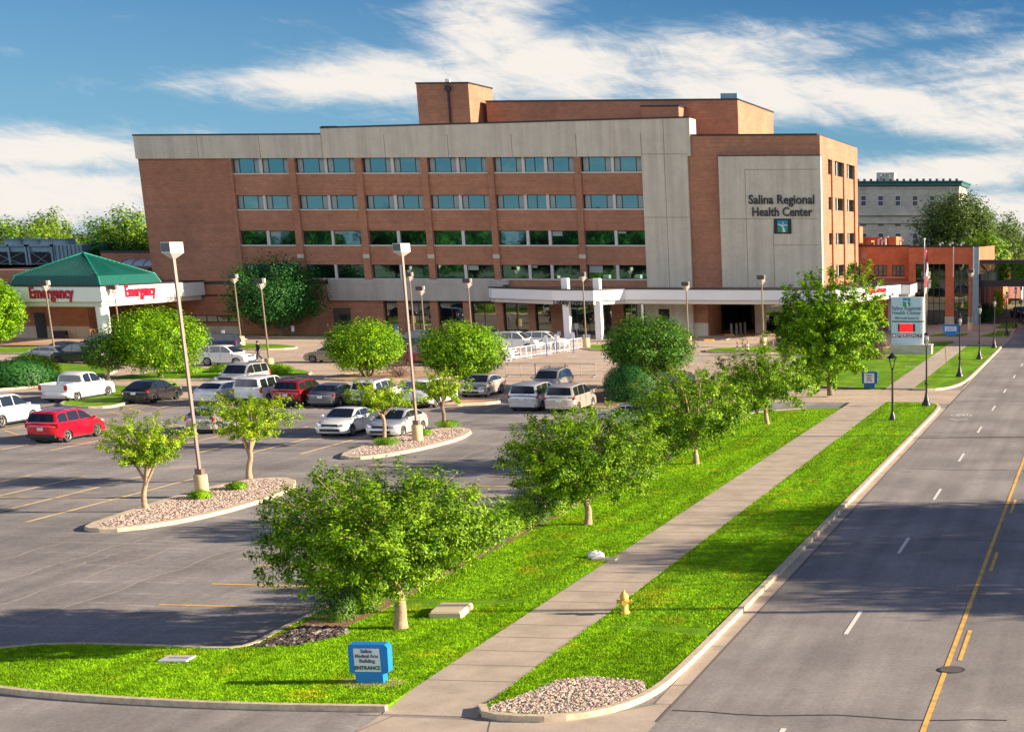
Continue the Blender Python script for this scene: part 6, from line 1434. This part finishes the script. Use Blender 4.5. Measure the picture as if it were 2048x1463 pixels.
def street_lamp(label, x, y, h=4.55):
    T = thing('street_lamp', label, 'street lamp', (x, y, .125), 0, 'black street lamps along the kerb')
    b = MB(); b.lathe([(.30, 0), (.30, .12), (.22, .25), (.15, .5), (.09, .8), (.08, .9)], n=12); b.build('base', BLACKM, T)
    b = MB(); b.tube([(0, 0, .85), (0, 0, h - .75)], [.07, .05], 8); b.lathe([(.05, 1.35), (.12, 1.4), (.12, 1.5), (.05, 1.55)], n=8); b.build('pole', BLACKM, T)
    b = MB()
    for k in range(4): a = PI / 4 + k * PI / 2; b.tube([(.03 * math.cos(a), .03 * math.sin(a), h - .8), (.16 * math.cos(a), .16 * math.sin(a), h - .45), (.10 * math.cos(a), .10 * math.sin(a), h - .02)], .018, 4)
    b.build('cage', BLACKM, T)
    b = MB(); b.lathe([(.04, -.62), (.13, -.45), (.15, -.25), (.09, -.04)], (0, 0, h), 10); b.build('lantern_glass', mat('lantern_glass', (.45, .45, .42), .15, spec=.8), T)
    b = MB(); b.lathe([(.20, -.04), (.14, .04), (.03, .16), (.01, .28)], (0, 0, h), 10); b.build('lantern_cap', BLACKM, T)
sl = [(-11.45, 108.8, 'black street lamp beside the driveway, nearest of the kerbside row'), (-11.25, 131.8, 'black street lamp, second along the kerbside row'), (-11.1, 150.9, 'black street lamp, third along the kerbside row'), (-10.8, 166.4, 'black street lamp at the far corner of the sunlit kerbside lawn'),
      (-10.85, 187.8, 'black street lamp on the first shaded lawn patch'), (-10.7, 203.3, 'black street lamp below the footbridge'), (-10.6, 215.0, 'black street lamp just past the footbridge')]
for x, y, lab in sl: street_lamp(lab, x, y)
def coach_lamp(label, x, y, h):
    T = thing('coach_lamp', label, 'lamp post', (x, y, .12))
    b = MB(); b.lathe([(.2, 0), (.18, .2), (.08, .5)], n=10); b.tube([(0, 0, .4), (0, 0, h - .7)], [.075, .05], 8); b.build('pole', BLACKM, T)
    b = MB()
    for k in range(4): a = PI / 4 + k * PI / 2; b.tube([(.05 * math.cos(a), .05 * math.sin(a), h - .85), (.26 * math.cos(a), .26 * math.sin(a), h - .12)], .02, 4)
    b.build('bracket', BLACKM, T)
    b = MB(); b.lathe([(.34, -.14), (.30, -.08), (.12, .08), (.03, .2)], (0, 0, h), 8); b.build('lamp_shade', BLACKM, T)
x, y = -13.55, 100.0; x = VY(1785, 800, y)[0]; coach_lamp('black coach lamp with flared cap before the hospital sign board', x, y, VY(1784, 712, y)[1] - .1)
# opposite kerb power poles (their shadows cross the lawn)
for i, (x, y) in enumerate(((14.5, 51.5), (14.5, 96.0))):
    T = thing('utility_pole', ['wooden utility pole on the opposite side of the street near the shade trees', 'wooden utility pole on the opposite side of the street further along'][i], 'utility pole', (x, y, 0))
    b = MB(); b.tube([(0, 0, 0), (0, 0, 14)], [.16, .11], 8); b.build('pole', BARK, T)
    b = MB(); b.box(-1.1, 1.1, -.06, .06, 12.7, 12.85); b.build('crossarm', BARK, T)

# flagpole with hanging flag
x, y = G(1849, 705, .12); y = 162; x = VY(1849, 700, y)[0]; ft = VY(1847, 483, y)[1]
T = thing('flagpole', 'white flagpole with a limp red, white and blue flag behind the sign board', 'flagpole', (x, y, .12))
b = MB(); b.tube([(0, 0, 0), (0, 0, ft)], [.07, .04], 8); b.build('pole', WHITEP, T); b = MB(); b.lathe([(.02, -.1), (.12, 0), (.02, .1)], (0, 0, ft + .1), 8); b.build('finial', WHITEP, T)
b = MB(); nf = 14; cols = 7; zt0 = ft - .5; hgt = 3.9; vs = []
for i in range(nf + 1):
    for j in range(cols + 1):
        u = j / cols; v = i / nf; rr = .06 + .34 * u * (.35 + .65 * math.sin(v * 2.4 + .4)); a = -.5 + .9 * math.sin(u * 9 + v * 2); vs.append((rr * math.cos(a) , rr * math.sin(a) * .8, zt0 - hgt * v - u * .55))
for i in range(nf):
    for j in range(cols): b.add([vs[i * 8 + j], vs[i * 8 + j + 1], vs[(i + 1) * 8 + j + 1], vs[(i + 1) * 8 + j]], [(0, 1, 2, 3)], 2 if (i < 5 and j < 4) else (j + (i // 4)) % 2, True)
b.build('flag', [mat('flag_red', (.5, .015, .03), .7), mat('flag_white', (.75, .72, .72), .7), mat('flag_blue', (.02, .03, .16), .7)], T)
x, y = G(1893.5, 731, .12); T = thing('marker_post', 'thin brown marker post at the pavement edge between street lamps', 'post', (x, y, .12)); b = MB(); b.tube([(0, 0, 0), (-.12, 0, 1.5)], .04, 6); b.build('post', POLEM, T)

# big sign board
YS = 157.6
SB = thing('sign_board', 'tall white hospital sign board on a low stone base beside the flagpole', 'sign', (VY(1814, 700, YS)[0], YS, .12))
sx0, sx1 = VY(1783, 650, YS)[0], VY(1846, 650, YS)[0]; ox = SB.location.x; w2 = (sx1 - sx0) / 2; cxs = (sx0 + sx1) / 2 - ox
zz0, zz1 = VY(1814, 705, YS)[1] - .12, VY(1814, 594, YS)[1] - .12; zz0 = max(zz0, .8)
Zs = lambda py: VY(1814, py, YS)[1] - .12
b = MB(); b.box(cxs - w2, cxs + w2, 0, .55, zz0, Zs(644)); b.box(cxs - w2, cxs + w2, 0, .55, Zs(641.5), zz1); b.build('cabinet', SIGNW, SB)
b = MB(); b.box(cxs - w2 + .05, cxs + w2 - .05, .06, .5, Zs(644) + .001, Zs(641.5) - .001); b.build('divider', WFRAME, SB)
b = MB(); b.box(cxs - w2 + .05, cxs + w2 - .25, -.02, -.001, zz0 + .05, Zs(644.5)); b.box(cxs - w2 + .05, cxs + w2 - .25, -.02, -.001, Zs(641), zz1 - .06); b.build('sign_face', SIGNB, SB)
b = MB(); b.box(cxs - w2 - .1, cxs + w2 + .85, -.55, .85, 0, .78); b.box(cxs - w2 - .15, cxs + w2 + .9, -.6, .9, .781, .86, 1); b.build('stone_base', [STONE, PANEL], SB)
lettering('Salina Regional', .47, TXTG, SB, (cxs - .06, -.04, Zs(616.5)), .03, bold=.004); lettering('Health Center', .47, TXTG, SB, (cxs - .06, -.04, Zs(625.5)), .03, bold=.004)
lettering('400 South Santa Fe', .29, TXTG, SB, (cxs - .06, -.04, Zs(636)), .03, bold=.006)
logo(SB, cxs - .05, -.02, Zs(604), .84, back=False)
b = MB(); b.box(cxs - w2 + .62, cxs + w2 - .75, -.06, -.021, Zs(662.5), Zs(648)); pnl = b.build('display', BLACKM, SB)
RL = bpy.data.materials.new('red_led_display'); RL.use_nodes = True; p_ = RL.node_tree.nodes['Principled BSDF']; p_.inputs['Base Color'].default_value = (.3, 0, 0, 1); p_.inputs['Emission Color'].default_value = (1, .01, .01, 1); p_.inputs['Emission Strength'].default_value = .95
b = MB(); zc = Zs(655.3); 
for sx in (-1, 1):
    c0 = cxs - .06 + sx * .19
    for (u0, v0, u1, v1) in ((-.15, -.28, -.07, .28), (.07, -.28, .15, .28), (-.15, .2, .15, .28), (-.15, -.04, .15, .04), (-.15, -.28, .15, -.2)): b.box(c0 + u0, c0 + u1, -.075, -.061, zc + v0, zc + v1)
b.box(cxs - w2 + .8, cxs + w2 - .95, -.068, -.0605, zc - .36, zc + .36); b.build('display_digits', RL, SB)
b = MB(); b.box(cxs - w2 + .06, cxs + w2 - .1, -.06, -.021, Zs(674.5), Zs(667)); b.build('emergency_band', REDB, SB); 
lettering('EMERGENCY', .42, SIGNW, SB, (cxs + .12, -.08, Zs(670.8)), .02, bold=.006)
b = MB(); b.lathe([(.14, -.075), (.14, -.062)], (cxs - w2 + .25, 0, Zs(670.8)), 12, 0, 'y'); b.build('band_symbol', SIGNW, SB)

# blue directional signs
def blue_sign(label, x, y, s, lines, rz=0.0, dark=False, z0=.12, name='directional_sign'):
    T = thing(name, label, 'sign', (x, y, z0), rz)
    b = MB(); c1, c2 = .46 * s, .10 * s
    P = [(-.34, 0), (.30, 0), (.30, .22), (.44, .27), (.46, .86), (.40, .93), (-.42, .93), (-.46, .88), (-.46, .27), (-.34, .22)]
    n = len(P); vs = [(p * s, -.15 * s, q * s) for p, q in P] + [(p * s, .15 * s, q * s) for p, q in P]
    b.add(vs, [tuple(range(n)), tuple(range(2 * n - 1, n - 1, -1))] + [((i + 1) % n, i, n + i, n + (i + 1) % n) for i in range(n)]); b.build('body', BLUED if dark else BLUE, T)
    b = MB(); b.box(-.33 * s, .27 * s, -.165 * s, -.151 * s, .29 * s, .84 * s); fc = b.build('sign_face', SIGNW, T)
    for t, zz, sz, m in lines: lettering(t, sz * s, m, T, (-.03 * s, -.172 * s, zz * s), .012 * s, bold=.004 * s)
x, y = G(741, 1366, .12)
blue_sign('bright blue sign reading Salina Medical Arts Building Entrance on the near lawn', x, y + .15, 1.08, [('Salina', .775, .115, TXTG), ('Medical Arts', .66, .105, TXTG), ('Building', .545, .115, TXTG), ('ENTRANCE', .38, .118, TXTGR)], .08)
b = MB(); n = 16; b.add([(x + .85 * math.cos(2 * PI * k / n), y + .1 + .55 * math.sin(2 * PI * k / n), .132) for k in range(n)], [tuple(range(n))]); struct('bare_ground', b, DIRT)
x, y = G(1740, 775, .12); blue_sign('dark blue sign on the lawn left of the coach lamp', x, y, 1.25, [('Patient', .72, .11, TXTG), ('Visitor', .58, .11, TXTG), ('Parking', .44, .11, TXTG)], .05, True)
x, y = G(1902, 671, .12)
T = thing('directional_sign', 'low wide blue sign on the paved forecourt of the glass building', 'sign', (x, y, .12)); b = MB(); b.bbox((0, 0, .75), (1.75, .35, .85), .05); b.box(-.55, .55, -.12, .12, 0, .33); b.build('body', BLUE, T); b = MB(); b.box(-.68, .62, -.19, -.177, .5, 1.0); b.build('sign_face', SIGNW, T)
lettering('Outpatient', .2, TXTG, T, (-.03, -.2, .84), .01, width=.9)
lettering('Entrance', .2, TXTG, T, (-.03, -.2, .65), .01, width=.8)

# hydrant
x, y = G(1250, 1226, .12); T = thing('fire_hydrant', 'yellow fire hydrant at the pavement edge', 'fire hydrant', (x, y, .125), .3)
b = MB(); b.lathe([(.16, 0), (.16, .04), (.105, .05), (.10, .42), (.125, .44), (.125, .47), (.115, .49)], n=16); b.build('barrel', HYD, T)
b = MB(); b.lathe([(.13, .49), (.125, .53), (.09, .60), (.04, .645), (.03, .65), (.03, .70)], n=16); b.build('bonnet', HYD, T)
for a, r_, l_ in ((0, .055, .19), (PI, .055, .19), (-PI / 2, .075, .2)):
    b = MB(); c_, s_ = math.cos(a), math.sin(a); b.tube([(c_ * .08, s_ * .08, .36), (c_ * l_, s_ * l_, .36)], r_, 10); b.tube([(c_ * l_, s_ * l_, .36), (c_ * (l_ + .04), s_ * (l_ + .04), .36)], r_ * 1.25, 8); b.build('outlet_cap', HYD, T)
b = MB()
for k in range(8): a = 2 * PI * k / 8; b.lathe([(.014, .04), (.014, .065)], (.14 * math.cos(a), .14 * math.sin(a), 0), 6)
b.build('flange_bolt', HYD, T)
# utility lids
x, y = -19.0, 46.05; T = MB(); T.bbox((0, 0, .1), (.98, 1.35, .24), .05, 0); o = T.build('utility_box_lid', mat('tan_fibreglass', (.60, .50, .36), .6, var=.06)); o.location = (x, y, .1); o.rotation_euler = (0, 0, .12); tag(o, 'tan raised utility box lid on the grass right of the nearest tree trunk', 'utility box')
T = MB(); T.bbox((0, 0, .02), (.78, .62, .06), .015); T.box(-.2, .3, -.02, .03, .046, .056, 1); o = T.build('utility_cover', [mat('grey_cover', (.45, .46, .46), .7, var=.06), WFRAME]); o.location = (-24.1, 39.92, .13); o.rotation_euler = (0, 0, .1); tag(o, 'flat grey utility cover in the lawn near the car park corner', 'utility cover')
T = MB(); T.box(-.4, .45, -.25, .1, 0, .06); o = T.build('concrete_slab', PANEL); o.location = (-16.95, 54.8, .125); tag(o, 'small pale slab beside the pavement below the white rock', 'slab')
rb = MB(); rr = random.Random(4); vs = []
for i in range(6):
    for k in range(9):
        t = i / 5 * PI / 2; rad = math.cos(t) * .34; a = 2 * PI * k / 9; q = 1 + rr.uniform(-.15, .15); vs.append((rad * q * math.cos(a), rad * q * .6 * math.sin(a), math.sin(t) * .24 * q))
rb.add(vs, [(i * 9 + k, i * 9 + (k + 1) % 9, (i + 1) * 9 + (k + 1) % 9, (i + 1) * 9 + k) for i in range(5) for k in range(9)]); o = rb.build('white_rock', mat('white_rock', (.72, .72, .70), .8, var=.08)); o.location = (-17.35, 55.1, .12); tag(o, 'white rock on the lawn by the pavement edge', 'rock')
T = MB(); T.lathe([(.36, .004), (.36, .010)], n=20); T.lathe([(.30, .0105), (.30, .013)], n=20, mi=1); o = T.build('manhole_cover', [SEAL, mat('iron_cover', (.12, .10, .09), .7)]); o.location = (-3.72, 41.5, 0.004); tag(o, 'round iron manhole cover in the street beside the yellow line', 'manhole cover')
T = MB(); T.box(-.6, .6, -.2, .2, 0, .02); o = T.build('utility_cover', PANEL); o.location = (*G(1824, 733, .125), .125); tag(o, 'pale flat cover strip in the lawn in front of the sign board', 'utility cover')
# traffic cones and delineators
for i, (px, lab) in enumerate([(1475, 'orange and white traffic cone, leftmost of the three set close together'), (1486, 'orange and white traffic cone, middle of the three set close together'), (1496, 'orange and white traffic cone, right of the three set close together'), (1547, 'orange and white traffic cone standing alone right of the three'), (1564, 'traffic cone partly hidden by the tall full tree')]):
    x, y = G(px, 706, 0); T = thing('traffic_cone', lab, 'traffic cone', (x, y, .004), 0, 'tall traffic cones before the drop-off island')
    b = MB(); b.rbox((0, 0, .04), (.5, .5, .08)); b.build('base', ORNG, T)
    b = MB(); b.lathe([(.15, .08), (.12, .28)], n=12, mi=0); b.lathe([(.12, .28), (.10, .50)], n=12, mi=1); b.lathe([(.10, .5), (.085, .68)], n=12, mi=0); b.lathe([(.085, .68), (.07, .84)], n=12, mi=1); b.lathe([(.07, .84), (.05, 1.08), (.03, 1.15)], n=12, mi=0); b.build('body', [ORNG, WHITEP], T)
for i, (px, lab) in enumerate([(1463, 'leftmost'), (1473, 'second'), (1481, 'third'), (1490, 'rightmost')]):
    x, y = G(px, 668 - i, .1); T = MB(); T.lathe([(.16, 0), (.16, 1.15), (.12, 1.25), (.03, 1.3)], n=12); o = T.build('bollard', mat('grey_bollard', (.30, .28, .26), .7)); o.location = (x, y, 0); tag(o, f'grey bollard under the drop-off canopy, {lab} of the four', 'bollard', 'bollards under the drop-off canopy')
for px, lab in ((1418, 'yellow wheel stop nearer the concrete wall'), (1459, 'yellow wheel stop nearer the bollards')):
    x, y = G(px, 682 if px == 1418 else 672, 0); T = MB(); T.bbox((0, 0, .1), (1.1, .25, .2), .04); o = T.build('wheel_stop', YEL); o.location = (x, y, 0); o.rotation_euler = (0, 0, .25); tag(o, lab, 'wheel stop')
# accessible parking signs
for i, (px, pyb, pyt, lab) in enumerate([(11, 690, 666, 'by the ambulance canopy column at the left edge'), (395, 690, 664, 'left of the dark blue car'), (449, 685, 660, 'right of the dark blue car'), (588, 675, 651, 'below the big dark tree'), (795, 675, 650, 'before the lobby glazing, blue upper plate'),
        (797, 688, 660, 'in front of the lobby glazing, white plate'), (1066, 712, 676, 'behind the white railings, left one'), (1094, 712, 670, 'behind the white railings, second from left'), (1114, 706, 668, 'behind the white railings, third from left'), (1148, 706, 664, 'at the right end of the white railings')]):
    y = G(px, pyb)[1]; x = VY(px, pyb, y)[0]; h = VY(px, pyt, y)[1]; T = thing('parking_sign', 'white parking sign on a blue post ' + lab, 'sign', (x, y, 0), 0, 'accessible parking signs near the entrance')
    b = MB(); b.tube([(0, 0, 0), (0, 0, h - .3)], .05, 6); b.build('post', [BLUED], T); b = MB(); b.box(-.16, .16, -.09, -.06, h - .62, h); b.build('sign_plate', BLUE if 'blue upper' in lab else SIGNW, T)
for i, (px, py, lab) in enumerate([(1153, 652, 'white notice on the lobby door between the columns'), (1118, 668, 'rounded white notice left of the first column')]):
    Y = 182.6; x, z = VY(px, py, Y); T = MB(); T.box(-.22, .22, 0, .04, -.3, .3); T.box(-.03, .03, 0.0401, .08, -z + .12, -.2); o = T.build('notice_board', SIGNW); o.location = (x, Y, z); tag(o, lab, 'notice')
for i, px in enumerate((1169, 1177.5)):
    Y = 177.2; x, z = VY(px, 673, Y); T = MB(); T.box(-.18, .18, 0, .04, -.24, .24); T.box(-.03, .03, .0401, .08, -z + .12, -.2); o = T.build('notice_board', SIGNW); o.location = (x, Y, z); tag(o, ['left one of two white notices behind the lamp post at the lobby entrance', 'right one of two white notices behind the lamp post at the lobby entrance'][i], 'notice')
# temporary white railings
def rail(label, p0, p1, n, m, h=1.05, slats=True, group='temporary barrier panels in the middle of the lot'):
    p0 = Vector(p0); p1 = Vector(p1); d = p1 - p0; L_ = d.length; T = thing('barrier_panel', label, 'barrier', (p0.x, p0.y, .004), math.atan2(d.y, d.x), group)
    b = MB()
    b.tube([(0, 0, h), (L_, 0, h)], .03, 5); b.tube([(0, 0, .15), (L_, 0, .15)], .03, 5)
    for i in range(n + 1): x = L_ * i / n; b.tube([(x, 0, .02), (x, 0, h)], .03, 5)
    b.build('frame', m, T)
    if slats:
        b = MB(); k = int(L_ / .16)
        for i in range(k): x = L_ * i / k; b.tube([(x, 0, .15), (x, 0, h)], .010, 3)
        b.build('bars', m, T)
    b = MB()
    for x in (0.15, L_ - .15): b.rbox((x, 0, .03), (.12, .75, .06))
    b.build('foot', m, T)
A = Vector(G(1012, 722)); B = Vector(G(1165, 697))
names = ['nearest', 'second', 'third', 'farthest']
WR = mat('white_rail', (.72, .72, .76), .5)
for i in range(4): rail(f'white railing panel beside the white cars, {names[i]} in the slanting line', A.lerp(B, i / 4 + .004), A.lerp(B, (i + 1) / 4 - .004), 4, WR)
A = Vector(G(1012, 753)); B = Vector(G(1192, 754)); GR = mat('galvanised_rail', (.35, .33, .33), .5, metal=.4)
for i in range(3): rail(f'thin grey barrier panel on open concrete above the silver estate cars, {["left", "middle", "right"][i]} one', A.lerp(B, i / 3 + .004), A.lerp(B, (i + 1) / 3 - .004), 2, GR, 1.05, False)

# person walking
def person(label, x, y, hd):
    T = thing('person', label, 'person', (x, y, .004), hd)
    me = bpy.data.meshes.new('body'); bmx = bmesh.new(); sk = bmx.verts.layers.skin.verify()
    J = {'pel': (0, 0, .95, .13), 'che': (0, .01, 1.25, .155), 'sh': (0, 0, 1.42, .12), 'nk': (0, .01, 1.50, .055), 'hd0': (0, .03, 1.58, .08), 'hd': (0, .04, 1.66, .10), 'hd2': (0, .035, 1.73, .075),
         'shl': (-.19, 0, 1.41, .06), 'ell': (-.25, -.10, 1.13, .045), 'wrl': (-.24, .02, .90, .032), 'pal': (-.235, .05, .83, .035), 'shr': (.19, 0, 1.41, .06), 'elr': (.25, .02, 1.12, .045), 'wrr': (.24, .17, .92, .032), 'par': (.235, .22, .87, .035),
         'hil': (-.10, 0, .90, .105), 'knl': (-.11, .16, .52, .065), 'anl': (-.10, .24, .10, .042), 'tol': (-.10, .42, .05, .035), 'hir': (.10, 0, .90, .105), 'knr': (.11, -.02, .50, .065), 'anr': (.10, -.32, .14, .042), 'tor': (.10, -.20, .04, .035)}
    V = {}
    for k_, (a, b_, c, r_) in J.items(): v = bmx.verts.new((a, b_, c)); v[sk].radius = (r_, r_ * .85 if k_ in ('pel', 'che', 'sh') else r_); V[k_] = v
    V['pel'][sk].use_root = True
    for a, b_ in (('pel', 'che'), ('che', 'sh'), ('sh', 'nk'), ('nk', 'hd0'), ('hd0', 'hd'), ('hd', 'hd2'), ('sh', 'shl'), ('shl', 'ell'), ('ell', 'wrl'), ('wrl', 'pal'), ('sh', 'shr'), ('shr', 'elr'), ('elr', 'wrr'), ('wrr', 'par'), ('pel', 'hil'), ('hil', 'knl'), ('knl', 'anl'), ('anl', 'tol'), ('pel', 'hir'), ('hir', 'knr'), ('knr', 'anr'), ('anr', 'tor')):
        bmx.edges.new((V[a], V[b_]))
    for sd, pal in ((-1, J['pal']), (1, J['par'])):
        root = V['pal' if sd < 0 else 'par']
        for i in range(5):
            ox = (i - 1.5) * .016 if i < 4 else 0; l_ = (.07, .08, .075, .06, .045)[i]
            dy = (i - 1.5) * .017 if i < 4 else .035
            p1 = bmx.verts.new((pal[0], pal[1] + dy, pal[2] - .045 if i < 4 else pal[2] - .005)); p2 = bmx.verts.new((pal[0] - sd * .015, pal[1] + dy + (.01 if i == 4 else 0), pal[2] - .045 - l_ * .8 if i < 4 else pal[2] - .04))
            p1[sk].radius = (.009, .009); p2[sk].radius = (.007, .007); bmx.edges.new((root, p1)); bmx.edges.new((p1, p2))
    bmx.to_mesh(me); bmx.free(); me.materials.append(mat('skin', (.45, .26, .18), .6)); o = link('body', me, T)
    o.modifiers.new('skin', 'SKIN').use_smooth_shade = True; o.modifiers.new('sub', 'SUBSURF').render_levels = 1
    navy = mat('navy_scrubs', (.018, .02, .07), .9, var=.2, scale=8)
    b = MB(); b.lathe([(.185, -.06), (.18, .1), (.16, .25), (.19, .42), (.165, .53), (.07, .575)], (0, 0, .92), 14)
    b.tube([(-.17, 0, 1.44), (-.22, -.06, 1.26), (-.255, -.105, 1.12)], [.085, .075, .07], 10); b.tube([(.17, 0, 1.44), (.22, .01, 1.26), (.255, .02, 1.11)], [.085, .075, .07], 10); b.build('top', navy, T)
    b = MB()
    for s_, kn, an in ((-1, J['knl'], J['anl']), (1, J['knr'], J['anr'])): b.tube([(s_ * .09, 0, .93), (s_ * .10, kn[1] * .5, .72), (kn[0], kn[1], kn[2]), (an[0], an[1], an[2] + .03)], [.125, .115, .09, .075], 10)
    b.build('trousers', mat('dark_trousers', (.03, .03, .05), .9), T)
    b = MB()
    for an, to in ((J['anl'], J['tol']), (J['anr'], J['tor'])): b.tube([(an[0], an[1] - .05, an[2] - .05), (an[0], an[1] + .06, an[2] - .05), (to[0], to[1], to[2])], [.05, .055, .035], 8)
    b.build('shoes', WHITEP, T)
    b = MB(); b.lathe([(.03, .115), (.08, .09), (.108, .03), (.112, -.03), (.09, -.07)], (0, .02, 1.68), 12); b.build('hair', mat('dark_hair', (.03, .018, .012), .8), T)
    f = MB()
    for sx in (-.035, .035): f.lathe([(.012, .0), (.008, .012)], (sx, .132, 1.665), 6, 0, 'y')
    f.tube([(-.025, .13, 1.605), (.025, .13, 1.605)], .006, 4); f.build('eyes_and_mouth', BLACKM, T)
    f = MB(); f.rbox((0, .14, 1.635), (.022, .035, .04)); f.build('nose', mat('skin', (.45, .26, .18), .6), T)
x, y = G(519, 722, 0); person('person in navy scrubs and dark trousers walking across the car park', x, y, 2.4)
# a lorry parked far along the street
T = thing('white_truck', 'white box truck parked far along the street under the footbridge', 'truck', (*G(2030, 606), 0), N_)
b = MB(); b.box(-4, 1.6, -1.2, 1.2, .9, 3.6); b.build('cargo_box', FASC, T)
b = MB(); b.bbox((2.7, 0, 1.5), (2.0, 2.2, 1.9), .15); b.build('cab', FASC, T)
b = MB(); b.box(-4, 3.6, -.9, .9, .5, .9); b.build('chassis', TRIM, T)
for cx in (-2.8, 2.8):
    for sx in (-1, 1): b = MB(); b.lathe([(.3, sx * .8), (.48, sx * .82), (.48, sx * 1.08), (.3, sx * 1.1)], (cx, 0, .48), 14, 0, 'y'); b.build('wheel', TYRE, T)
